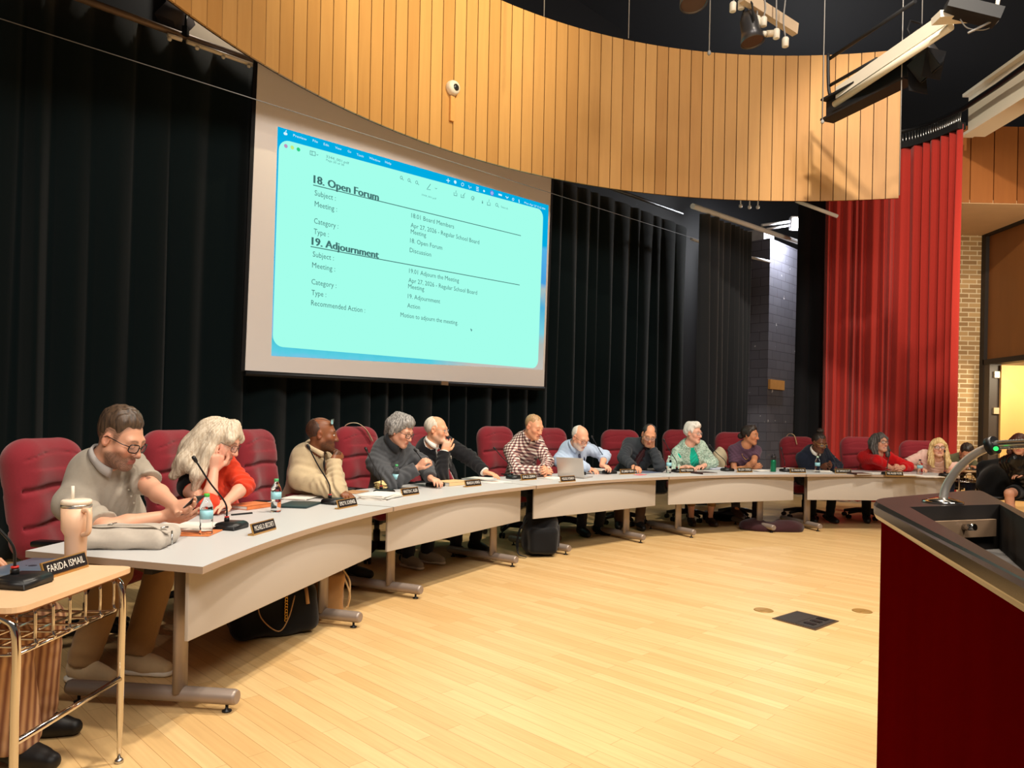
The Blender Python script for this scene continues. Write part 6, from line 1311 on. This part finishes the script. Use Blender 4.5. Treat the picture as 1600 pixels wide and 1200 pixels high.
# pens in hands
def stick(name, a, b_, r, m, label, cat): t = MB(); a = Vector(a); t.tube([(0, 0, 0), Vector(b_)-a], r, 8); return tag(t.build(name, m, loc=a), label, cat)
w = G8.W[1]; stick('pen', w+V3(-.01, -.09, -.03), w+V3(.02, -.06, .09), .004, M_PLASTIC, 'black pen held by the man writing in the dark jacket', 'pen')
# phone in the hands of the man in the polo
w = (G1.W[1]+G1.W[-1])/2; fw = G1.fw; ph = empty('phone', w+fw*.115+V3(0, 0, .035), 'smartphone held by the man in the grey polo', 'phone', math.atan2(fw.y, fw.x)-PI/2)
t = MB(); Mp = Rx(math.radians(42)); t.box((0, 0, 0), (.074, .15, .009), 0, Mp, bev=.003); t.build('case', mat('phone_case', rgb(46, 40, 36), .4), ph); t = MB(); t.box((0, 0, .0052), (.067, .142, .001), 0, Mp); t.build('screen', emat('phone_screen', rgb(210, 210, 205), .7), ph)
# ---- grey crossbody bag
bc = on_table(205, 851); bg = empty('crossbody_bag', bc, 'light grey padded crossbody bag lying on the near end of the table', 'bag', math.radians(6))
BAGM = cloth('light_grey_canvas', (184, 174, 162))
sdf_obj('bag_body', [rbox((-.01, .0, .045), (.20, .135, .042), .04, None, .02), rbox((.0, -.03, .03), (.195, .12, .030), .028, None, .02)], .008, BAGM, bg, lambda P: (.0035*np.sin(P[:, 0]*38+P[:, 1]*60)*np.sin(P[:, 1]*45+1)).astype(np.float32), .012)
def strap(pts, w, th, m, name, parent):
    t = MB(); P_ = spline(pts, 6); vs = []
    for i, p in enumerate(P_):
        d = (P_[min(i+1, len(P_)-1)]-P_[max(0, i-1)]).normalized(); s = Vector((-d.y, d.x, 0)); s = s.normalized() if s.length > .1 else Vector((1, 0, 0))
        vs += [p-s*w/2, p+s*w/2, p+s*w/2+Vector((0, 0, th)), p-s*w/2+Vector((0, 0, th))]
    n = len(P_); t.add(vs, [(i*4+j, i*4+(j+1) % 4, (i+1)*4+(j+1) % 4, (i+1)*4+j) for i in range(n-1) for j in range(4)]+[(0, 1, 2, 3), (n*4-4, n*4-3, n*4-2, n*4-1)]); return t.build(name, m, parent)
strap([(-.20, -.03, .085), (-.10, -.06, .10), (.02, -.05, .10), (.12, -.07, .10), (.20, -.09, .07)], .036, .004, BAGM, 'strap', bg)
t = MB(); t.tube([(-.07, -.085, .105), (-.07, -.03, .105), (-.055, -.03, .108), (-.055, -.085, .108), (-.07, -.085, .105)], .003, 6); t.build('buckle', M_STEEL, bg); t = MB(); t.tube([(.215, -.09, .08), (.222, -.11, .05), (.224, -.11, .02)], .004, 6); t.tube([(.17, -.10, .095), (.19, -.07, .095)], .005, 6); t.build('zip_pull', M_STEEL, bg)
# ---- bags under the tables
BLKC = cloth('black_canvas', (14, 14, 16))
def fbag(name, px, py, label, prims, m, vox=.014, rz=0., cat='bag', disp=None):
    o = empty(name, onz(px, py, 0), label, cat, rz); sdf_obj('bag_body', prims, vox, m, o, disp or (lambda P: (.008*np.sin(P[:, 0]*25+P[:, 2]*18)*np.sin(P[:, 1]*22+1)).astype(np.float32)), .015); return o
o = fbag('handbag', 425, 988, 'big black handbag with gold chain under the nearest table', [rbox((0, 0, .16), (.26, .16, .155), .07, None, .05), ell((-.05, .02, .26), (.2, .14, .1), None, .08)], BLKC, rz=.5)
GCH = mat('gold_chain', rgb(206, 160, 70), .25, 1.)
t = MB()
for k in range(9): t.tube([(.05+.008*math.cos(a), -.165-.004*(k % 2), .26-.018*k+.012*math.sin(a)) for a in np.linspace(0, 2*PI, 8)], .0035, 5)
t.build('chain', GCH, o); t = MB(); t.tube(spline([(-.12, -.15, .27), (-.1, -.19, .15), (.0, -.2, .06), (.06, -.19, .13), (.10, -.17, .26)], 6), .004, 6); t.build('cord', mat('tan_cord', rgb(170, 130, 84), .6), o); t = MB(); t.tube([(.17, -.15, .30), (.18, -.17, .2)], .012, 6); t.build('tassel', mat('tan_tassel', rgb(164, 124, 80), .7), o)
o = fbag('tote_bag', 512, 958, 'tan tote bag with rope handles beside the second table leg', [rbox((0, 0, .15), (.10, .14, .15), .03, None, .02)], cloth('tan_canvas', (172, 128, 80)), rz=.3)
t = MB(); t.tube(spline([(.09, -.1, .29), (.14, -.09, .15), (.13, -.06, .05)], 6), .007, 6); t.tube(spline([(.10, .06, .29), (.15, .05, .2), (.14, .0, .08), (.12, -.08, .05)], 6), .007, 6); t.build('handles', mat('rope_handle', rgb(206, 176, 130), .7), o)
o = fbag('backpack', 843, 866, 'black backpack standing under the table behind its leg', [rbox((0, 0, .21), (.18, .12, .205), .09, None, .04), rbox((0, -.14, .16), (.15, .06, .13), .05, None, .04)], BLKC, rz=.2)
strap([(-.16, -.1, .36), (-.25, -.14, .25), (-.26, -.16, .05), (-.18, -.2, .01)], .03, .004, BLKC, 'strap', o); t = MB(); t.tube(spline([(-.05, .02, .40), (-.03, .02, .45), (.03, .02, .45), (.05, .02, .40)], 4), .009, 6); t.build('grab_loop', BLKC, o); t = MB(); t.box((.17, -.07, .2), (.03, .05, .22), bev=.012); t.build('side_pocket', cloth('grey_mesh', (52, 50, 50)), o)
fbag('jacket_heap', 1203, 828, 'dark plum jacket heaped on the floor under the fourth table', [ell((0, 0, .03), (.40, .20, .075), None, .05), ell((.22, -.05, .05), (.20, .14, .09), None, .06), ell((-.2, .05, .06), (.16, .12, .08), None, .06)], cloth('plum_cloth', (54, 26, 30)), .016, cat='jacket')
fbag('laptop_bag', 1128, 812, 'flat black bag lying on the floor under the fourth table', [rbox((0, 0, .05), (.26, .16, .05), .03, None, .02)], BLKC, .016, rz=-.3)
# ---- straps and clothes hung on chairs
def local_on(ch, pts): return [ch.matrix_basis @ Vector(p) for p in pts]
c = CHAIRS[3]; P_ = local_on(c, [(-.10, -.18, 1.10), (-.02, -.20, 1.22), (.05, -.26, 1.275), (.10, -.36, 1.23), (.13, -.40, 1.0), (.14, -.40, .8)]); o0 = P_[0].copy()
o = strap([p-o0 for p in P_], .035, .006, cloth('cream_strap', (222, 202, 170)), 'bag_strap', None); o.location = o0; tag(o, 'cream bag strap hanging over the fourth chair back', 'strap')
c = CHAIRS[9]; P_ = local_on(c, [(.24, -.12, .86)])[0]; o = sdf_obj('cream_cardigan', [ell((0, 0, 0), (.10, .09, .16), None, .05), ell((.02, 0, -.16), (.08, .1, .16), None, .06)], .012, cloth('cream_knit', (222, 206, 172)), None, lambda P: (.008*np.sin(P[:, 0]*40+P[:, 2]*30)).astype(np.float32), .012); o.location = P_; tag(o, 'cream cardigan hung over the chair of the woman in purple', 'cardigan')
c = CHAIRS[10]; P_ = local_on(c, [(.05, -.18, 1.12), (.08, -.22, 1.26), (.14, -.3, 1.27), (.2, -.36, 1.1)]); o0 = P_[0].copy(); o = strap([p-o0 for p in P_], .02, .005, cloth('tan_strap', (200, 172, 130)), 'bag_strap', None); o.location = o0; tag(o, 'thin tan strap over the chair of the navy sweater woman', 'strap')
# =================================================================== PEOPLE AWAY FROM THE CURVED TABLE
def folding_chair(p, rz, label):
    r = empty('folding_chair', p, label, 'chair', rz, 'black folding chairs')
    t = MB(); t.box((0, .0, .44), (.40, .40, .03), bev=.01); t.build('seat', M_PLASTIC, r); t = MB(); t.box((0, -.23, .74), (.40, .025, .22), 0, Rx(0), bev=.01); t.build('backrest', M_PLASTIC, r)
    for sx in (-1, 1):
        t = MB(); t.tube([(sx*.21, -.25, .86), (sx*.21, -.2, .5), (sx*.21, .24, .011)], .011, 8); t.build('leg', M_BLACKMETAL, r); t = MB(); t.tube([(sx*.20, .14, .45), (sx*.20, -.26, .011)], .011, 8); t.build('leg', M_BLACKMETAL, r)
    return r
p = V3(DESK2.x+.02, DESK2.y+.62, 0)
fc_ = folding_chair(p+V3(0, .06, 0), PI, 'black folding chair under the man at the far student desk')
g = person('man in olive jacket and plaid shirt bent over the far student desk', None, 26, (1510, 709), 11.0, 14, 34, s=1.0, hs=1.06, vox=.009, skin=(188, 128, 96), pelvis=(p.x, p.y, 0), seat=.57, torso=.68, brow=(24, 18, 16), arms={1: dict(t=lambda g: V3(DESK2.x-.16, DESK2.y+.08, .80), pole=(.8, -.2, -.6), dir=(.2, 1, 0), palm=(0, 0, -1), curl=.4), -1: dict(t=lambda g: V3(DESK2.x+.08, DESK2.y+.08, .80), pole=(-.8, -.2, -.6), dir=(-.2, 1, 0), palm=(0, 0, -1), curl=.4)})
top(g, 'plaid_shirt', mat('plaid_pink', rgb(150, 104, 98), .85, noise=.35, nscale=28), .010, .7, seed=2); top(g, 'olive_jacket', cloth('olive_jacket', (92, 88, 62)), .022, 1.95, neck=.012, vneck=(.07, .07, .2), seed=6); trousers(g, cloth('denim', (44, 52, 76))); shoes(g, BLKSHOE)
hair(g, BLACKH, 'short', .016, top_t=.012, lump=.003)
p = at(1606, 760, 9.6); p = V3(p.x, p.y, 0); folding_chair(p+V3(.0, .05, 0), yawz(-36), 'black folding chair of the woman in the leather jacket')
g = person('woman in black leather jacket sitting with bare knees by the open door', None, -6, (1592, 694), 9.5, -2, 6, s=1.02, hs=1.06, vox=.009, skin=(214, 156, 128), female=True, pelvis=(p.x, p.y, 0), seat=.56, torso=.71, eyes_down=False, brow=(30, 22, 20), arms={1: dict(t=lambda g: g.P+g.fw*.26-g.rt*.02+V3(0, 0, .16), pole=(.9, -.3, -.4), dir=(-.8, .5, -.1), palm=(0, 0, -1), curl=.5), -1: dict(t=lambda g: g.P+g.fw*.28+g.rt*.03+V3(0, 0, .13), pole=(-.9, -.3, -.4), dir=(.8, .5, -.1), palm=(0, 0, -1), curl=.5)})
LEA = mat('black_leather', rgb(16, 16, 18), .32, noise=.1); top(g, 'leather_jacket', LEA, .020, 1.9, neck=.012, seed=6, wr=.006)
put(g, 'skirt', [ell(g.P, (.19, .15, .12), g.TR, .05)]+[('g', [cone(g.leg[sd][0], lerp(g.leg[sd][0], g.leg[sd][1], .72), .105, .09, .05), slab(lerp(g.leg[sd][0], g.leg[sd][1], .72), g.leg[sd][1]-g.leg[sd][0], .004)], .06, 'u') for sd in (1, -1)], cloth('black_skirt', (14, 14, 16)), .012); shoes(g, BLKSHOE)
ex = [g.HC((sx*.075, -.01, .04), (sx*.09, .0, -.1), .03, .035, .03) for sx in (-1, 1)]+[g.HC((0, -.09, 0), (0, -.1, -.2), .07, .06, .04), g.HE((0, .125, .0), (.058, .075, .082), .02, 's')]
hair(g, hair_mat('auburn_hair', rgb(44, 22, 18), rgb(96, 46, 36)), 'long', .014, line=False, extra=ex, strand=.003)
q = at(1556, 770, 9.9); q = V3(q.x, q.y, 0); folding_chair(q, yawz(-30), 'black folding chair heaped with a coat beside the far student desk')
o = sdf_obj('black_coat', [ell((0, -.12, .62), (.22, .16, .24), None, .08), ell((0, -.24, .80), (.22, .08, .16), None, .08)], .018, BLKC, None, lambda P: (.014*np.sin(P[:, 0]*26+P[:, 2]*20)).astype(np.float32), .02); o.location = q+V3(0, 0, 0); o.rotation_euler = (0, 0, yawz(-30)); tag(o, 'black coat heaped on the folding chair by the open door', 'coat')
# person half outside the left edge, at the near student desk
p = mid-nn_*-.0; p = V3(mid.x, mid.y, 0)-nn_*.52-dd_*.0
c = copy_tree(proto); c.location = p-nn_*.05; c.rotation_euler = (0, 0, math.atan2(nn_.y, nn_.x)-PI/2); c['label'] = 'maroon office chair at the near student desk, cut by the left frame edge'
hx = at(-190, 640, p.y)
phi_ = math.degrees(math.atan2(nn_.x, -nn_.y))
g = person('person in cream knit sleeve and striped tan trousers, cut off at left edge', None, phi_+math.degrees(math.atan((-190-800)/F)), (-190, 640), p.y, phi_+math.degrees(math.atan((-190-800)/F)), 20, s=1.0, hs=1.05, vox=.008, skin=(196, 140, 108), female=True, pelvis=(p.x, p.y, 0), torso=.71,
    arms={1: dict(t=lambda g: onz(-90, 915, .80), pole=(.8, -.3, -.6), dir=(0, 1, 0), palm=(0, 0, -1), curl=.4), -1: dict(t=lambda g: onz(-52, 872, .80), pole=(-.8, -.3, -.6), dir=(0, 1, 0), palm=(0, 0, -1), curl=.4)},
    legs={1: dict(ankle=onz(22, 1196, 0)+V3(0, 0, .09)), -1: dict(ankle=onz(50, 1150, 0)+V3(0, 0, .09))})
def stripe_mat():
    m, nt, b = nodes_of('striped_trousers'); L = nt.links; tc = nt.nodes.new('ShaderNodeTexCoord'); w_ = nt.nodes.new('ShaderNodeTexWave'); w_.bands_direction = 'DIAGONAL'; w_.inputs['Scale'].default_value = 17; mp = nt.nodes.new('ShaderNodeMapping'); mp.inputs['Scale'].default_value = (1, 1, .0); L.new(tc.outputs['Object'], mp.inputs[0]); L.new(mp.outputs[0], w_.inputs[0])
    cr = nt.nodes.new('ShaderNodeValToRGB'); cr.color_ramp.elements[0].color = rgb(126, 82, 62); cr.color_ramp.elements[1].color = rgb(196, 156, 118); L.new(w_.outputs[0], cr.inputs[0]); L.new(cr.outputs[0], b.inputs['Base Color']); b.inputs['Roughness'].default_value = .85; return m
top(g, 'cream_sweater', cloth('cream_sweater', (236, 222, 188)), .022, 1.9, neck=.014); trousers(g, stripe_mat(), wide=.035, length=1.0); shoes(g, BLKSHOE); hair(g, BLACKH, 'bob', .014, extra=[g.HC((0, -.08, 0), (0, -.1, -.14), .075, .06, .04)])
# =================================================================== RIGGING AND LAMPS OVERHEAD
M_RIG = mat('rig_black', rgb(20, 21, 25), .6); M_CABLE = mat('cable_grey', rgb(150, 148, 146), .5); M_SOCK = mat('socket_cream', rgb(236, 228, 212), .45)
# black steel beam in front of the fascia's right end
b0, b1 = at(1292, 174, 9.5), at(1424, 106, 8.3); d = b1-b0
bm_ = empty('steel_girder', b0, 'black steel girder running from the fascia towards the upper right', 'girder')
zz = Vector((0, 0, 1)); dd = d.normalized(); sd_ = dd.cross(zz).normalized()
def bar(b, a, c, w, h, mi=0):
    u = (c-a).normalized(); s = u.cross(zz).normalized(); v = s.cross(u)
    vs = [q+s*x*w/2+v*y*h/2 for q in (a, c) for x, y in ((-1, -1), (1, -1), (1, 1), (-1, 1))]; b.add(vs, [(0, 1, 2, 3), (4, 5, 6, 7), (0, 1, 5, 4), (1, 2, 6, 5), (2, 3, 7, 6), (3, 0, 4, 7)], mi)
t = MB(); bar(t, Vector(), d, .03, .24); bar(t, Vector((0, 0, -.13)), d+Vector((0, 0, -.13)), .22, .025); bar(t, Vector((0, 0, .13)), d+Vector((0, 0, .13)), .22, .025); t.build('web', M_RIG, bm_)
t = MB(); bar(t, dd*.32+sd_*-.03+Vector((0, 0, -.09)), dd*.32+sd_*-.03+Vector((0, 0, .09)), .02, .06); bar(t, dd*.5+sd_*-.03+Vector((0, 0, -.09)), dd*.5+sd_*-.03+Vector((0, 0, .09)), .02, .06); t.build('bracket', mat('bracket_grey', rgb(60, 58, 58), .5), bm_)
# long white strip housing with a white pipe below it
s0, s1 = at(1311, 146, 9.3), at(1484, 28, 7.55); d = s1-s0
st = empty('strip_light', s0, 'long white unlit strip light slanting over the black steel girder', 'strip light')
t = MB(); bar(t, Vector(), d, .10, .15); t.build('housing', M_WHITE, st); t = MB(); bar(t, Vector((0, 0, -.095)), d+Vector((0, 0, -.095)), .05, .03); t.build('lamp_channel', mat('channel_grey', rgb(70, 68, 66), .5), st)
pp0, pp1 = at(1304, 163, 9.25), at(1486, 42, 7.5); t = MB(); t.tube([Vector(), pp1-pp0], .04, 12); tag(t.build('white_pipe', mat('cream_pipe', rgb(232, 224, 204), .5), loc=pp0), 'cream pipe running just below the long strip light', 'pipe')
# hanging frame of dark pipes
fr = empty('hanging_pipework', at(1296, 84, 9.4), 'dark pipe frame hanging at the right end of the fascia', 'pipework'); o_ = fr.location
t = MB(); t.tube(spline([at(1294, 84, 9.4)-o_, at(1294, 120, 9.4)-o_, at(1296, 146, 9.4)-o_, at(1304, 152, 9.35)-o_], 4), .022, 8); t.build('upright', M_RIG, fr)
for a, c in (((1296, 92, 9.4), (1430, 2, 7.9)), ((1296, 134, 9.4), (1370, 92, 8.6))):
    t = MB(); t.tube([at(*a)-o_, at(*c)-o_], .022, 8); t.build('rail', M_RIG, fr)
# theatre lamp with barn doors
def lamp(px, py, Y, label, barn=True, sc=1., aim=(0, -.1, -1)):
    r = empty('stage_lamp', at(px, py, Y), label, 'stage lamp', 0, 'stage lamps'); M = rot_to(Vector(aim)*-1) @ Matrix.Scale(sc, 4)
    t = MB(); t.lathe([(.0, .30), (.06, .29), (.085, .22), (.09, .10), (.115, .0), (.105, .0), (.08, .09), (.0, .10)], 22, 0, M); t.build('housing', mat('lamp_grey', rgb(84, 82, 84), .35, .6), r)
    t = MB(); t.lathe([(.0, .03), (.06, .02), (.10, .008)], 20, 0, M); t.build('lens', mat('lens_brown', rgb(96, 74, 62), .2, .2), r)
    t = MB(); t.tube([M @ Vector(p) for p in ((-.10, 0, .15), (-.13, 0, .3), (-.06, 0, .42), (.06, 0, .42), (.13, 0, .3), (.10, 0, .15))], .009*sc, 6); t.build('yoke', M_RIG, r)
    if barn:
        for k, (a, ln) in enumerate(((0, .24), (PI/2, .2), (PI, .24), (3*PI/2, .2))):
            t = MB(); Mk = M @ Rz(a) @ T(0, .115, 0) @ Rx(math.radians(-32 if k != 2 else 10)); t.box((0, .0, -ln/2), (.22, .006, ln), 0, Mk); t.build('barn_door', M_RIG, r)
    return r
lamp(1447, 92, 8.2, 'stage lamp with open barn doors below the long strip light', True, 1.25, (.1, -.3, -1))
lamp(1176, 66, 7.6, 'stage lamp hanging among the white sockets', False, 1.1, (.15, -.1, -1)); lamp(1084, 6, 7.6, 'stage lamp at the top edge of the photo left of the white sockets', False, 1.3, (.1, -.2, -1))
# second strip end and cables at the top right
e0, e1 = at(1462, 28, 7.4), at(1520, 24, 7.4); t = MB(); bar(t, Vector(), e1-e0, .16, .07); tag(t.build('strip_end', M_WHITE, loc=e0), 'short white strip light end at the top right', 'strip light'); 
k0, k1 = at(1478, 8, 7.3), at(1560, 28, 7.2); t = MB(); bar(t, Vector(), k1-k0, .2, .12); tag(t.build('dark_housing', M_RIG, loc=k0), 'dark lamp housing above the short white strip end', 'lamp housing')
t = MB(); a = at(1512, 52, 7.3); t.tube([Vector(), at(1556, 30, 7.2)-a], .012, 6); tag(t.build('thin_rod', M_CABLE, loc=a), 'thin grey rod hanging below the strip light at top right', 'rod')
t = MB(); a = at(1500, 30, 7.3); t.tube(spline([Vector(), at(1512, 44, 7.3)-a, at(1540, 46, 7.3)-a, at(1560, 30, 7.3)-a, at(1534, 18, 7.3)-a], 6), .006, 6); tag(t.build('loose_cable', M_CABLE, loc=a), 'loose looping cable at the top right of the rig', 'cable')
t = MB(); a = at(1500, 12, 7.6); t.tube([Vector(), at(1520, -14, 7.5)-a], .035, 8); tag(t.build('pipe_stub', M_SOCK, loc=a), 'cream pipe stub at the top edge above the dark lamp housing', 'pipe')
t = MB(); a = at(1556, 24, 7.3); t.tube([at(1560, -6, 7.3)-a, Vector(), at(1548, 20, 7.3)-a], .02, 8); t.sphere(Vector(), .05, 10); tag(t.build('cable_clamp', M_SOCK, loc=a), 'cream clamp on the cables at the top right corner', 'clamp')
# timber batten with hanging sockets
g0, g1 = at(1160, -6, 7.5), at(1243, 47, 7.9); t = MB(); bar(t, Vector(), g1-g0, .07, .12); tag(t.build('timber_batten', mat('bare_timber', rgb(206, 182, 154), .6, noise=.12, nscale=9), loc=g0), 'bare timber batten carrying white hanging sockets', 'batten')
pl_ = ['first from left, at the top edge', 'second from left, at the top edge', 'above the hanging stage lamp', 'right of the hanging stage lamp', 'in the middle under the batten', 'below the batten beside the sideways connector', 'lowest, at the right end of the cluster']
for (x, y, top_), l in zip(((1145, 12, -8), (1158, 8, -8), (1169, 27, -6), (1183, 34, -4), (1193, 35, 2), (1213, 54, 8), (1227, 67, 14)), pl_):
    o = empty('hanging_socket', at(x, y, 7.6), 'white hanging socket, '+l, 'socket', 0, 'white hanging sockets'); h = at(x, top_-14, 7.6)-o.location
    t = MB(); t.lathe([(.026, -.045), (.034, -.04), (.036, .04), (.026, .055), (.012, .06)], 12); t.build('socket_body', M_SOCK, o); t = MB(); t.tube(spline([(0, 0, .055), h*.5+Vector((.02*(x % 3-1), 0, 0)), h], 5), .008, 6); t.build('cord', M_CABLE, o)
o = at(1200, 53, 7.6); t = MB(); t.tube([(-.06, 0, 0), (-.02, 0, 0)], .028, 10); t.tube([(-.02, 0, .0), (.055, 0, .006)], .034, 10, 1); tag(t.build('sideways_connector', [M_SOCK, mat('connector_tan', rgb(206, 190, 164), .5)], loc=o), 'white connector hanging sideways in the socket cluster', 'connector')
# thin wires and cables hanging from the ceiling
for x, y, Y, l, end in ((850, 26, 8.6, 'thin ceiling wire above the left part of the fascia', 0), (982, 60, 9.4, 'thin ceiling wire above the middle of the fascia', 0), (1108, 80, 7.6, 'pull cord with a small bob in front of the fascia', 1), (1285, 188, 8.8, 'thin cord with a knob in front of the fascia right end', 1), (1405, 305, 8.3, 'long thin cord hanging at the right edge of the fascia', 0), (1440, 60, 8.4, 'short thin wire above the stage lamp', 0)):
    a = at(x, y, Y); t = MB(); t.tube([(0, 0, 0), (0, 0, 9.0-a.z)], .006, 6)
    if end: t.lathe([(0, -.05), (.022, -.03), (.015, 0), (.006, .01)], 10)
    tag(t.build('hanging_wire', M_CABLE, loc=a), l, 'wire', 'thin wires from the ceiling')
# =================================================================== CAMERA, LIGHT
def light(name, kind, loc, aim, power, size=1., col=(1, .86, .66), spot=None, blend=.3, size_y=None):
    d = bpy.data.lights.new(name, kind); d.energy = power; d.color = col
    if kind == 'AREA':
        d.size = size
        if size_y: d.shape = 'RECTANGLE'; d.size_y = size_y
    else: d.shadow_soft_size = size
    if spot: d.spot_size = math.radians(spot); d.spot_blend = blend
    o = bpy.data.objects.new(name, d); COL.objects.link(o); o.location = loc
    o.rotation_euler = (Vector(aim)-Vector(loc)).to_track_quat('-Z', 'Y').to_euler(); return o
WARM = (1, .88, .72)
light('stage_spot', 'SPOT', (2.2, 4.6, 8.4), (2.0, 4.6, 0), 1800, .2, WARM, 84, .6)
light('stage_spot', 'SPOT', (4.4, 5.2, 8.4), (4.0, 5.4, 0), 1450, .2, WARM, 84, .6)
light('stage_spot', 'SPOT', (.9, 2.2, 8.4), (1.0, 3.0, 0), 1200, .2, WARM, 90, .6)
q_ = ring_ang(660)[1]; light('fascia_wash', 'SPOT', (2.4, 4.9, 8.6), (q_.x, q_.y, 6.9), 1800, .15, (1, .86, .52), 60, .9)
q_ = ring_ang(1150)[1]; light('fascia_wash', 'SPOT', (3.2, 4.0, 8.5), (q_.x, q_.y, 5.6), 480, .15, (1, .88, .70), 70, .8)
light('curtain_spot', 'SPOT', (2.6, 3.6, 8.6), (7.2, 12.6, 3.2), 2300, .15, (1, .88, .72), 40, .5)
c_ = uw(3.75, 7.95); light('loft_light', 'POINT', (c_.x, c_.y, 6.9), (0, 0, 0), 90, .1, (1, .9, .75))
light('face_light', 'AREA', (4.5, -1.5, 7.5), (1, 7, 1.2), 420, 2.0, (1, .92, .82))
light('face_light', 'AREA', (0, -2.5, 6.5), (0, 6, 1.5), 330, 2.0, (1, .92, .82))
light('wall_light', 'AREA', (8.4, 9.5, 4.2), (8.4, 14.2, 1.8), 90, .8, (1, .86, .62))
wlp = at(1247, 349, 15.75); light('work_light_bulb', 'POINT', wlp+Vector((.0, -.12, -.22)), (0, 0, 0), 300, .1, (.95, .97, 1))
light('lobby_light', 'AREA', (10.0, 12.6, 2.6), (9.8, 13.9, 1.3), 60, .6, (1, .85, .6))
w = bpy.data.worlds.new('room_air'); SC.world = w; w.use_nodes = True
w.node_tree.nodes['Background'].inputs[0].default_value = (.9, .85, .8, 1); w.node_tree.nodes['Background'].inputs[1].default_value = .10
cd = bpy.data.cameras.new('camera'); cd.sensor_width = 36; cd.lens = F/1600*36; cd.shift_y = (PP-600)/1600; cd.clip_start = .05
co = bpy.data.objects.new('camera', cd); COL.objects.link(co); co.location = (0, 0, H)
co.rotation_euler = (Matrix.Rotation(PI/2, 4, 'X') @ Matrix.Rotation(RHO, 4, 'Z')).to_euler()
SC.camera = co
SC.view_settings.view_transform = 'Standard'; SC.view_settings.look = 'None'; SC.view_settings.exposure = 0; SC.view_settings.gamma = 1
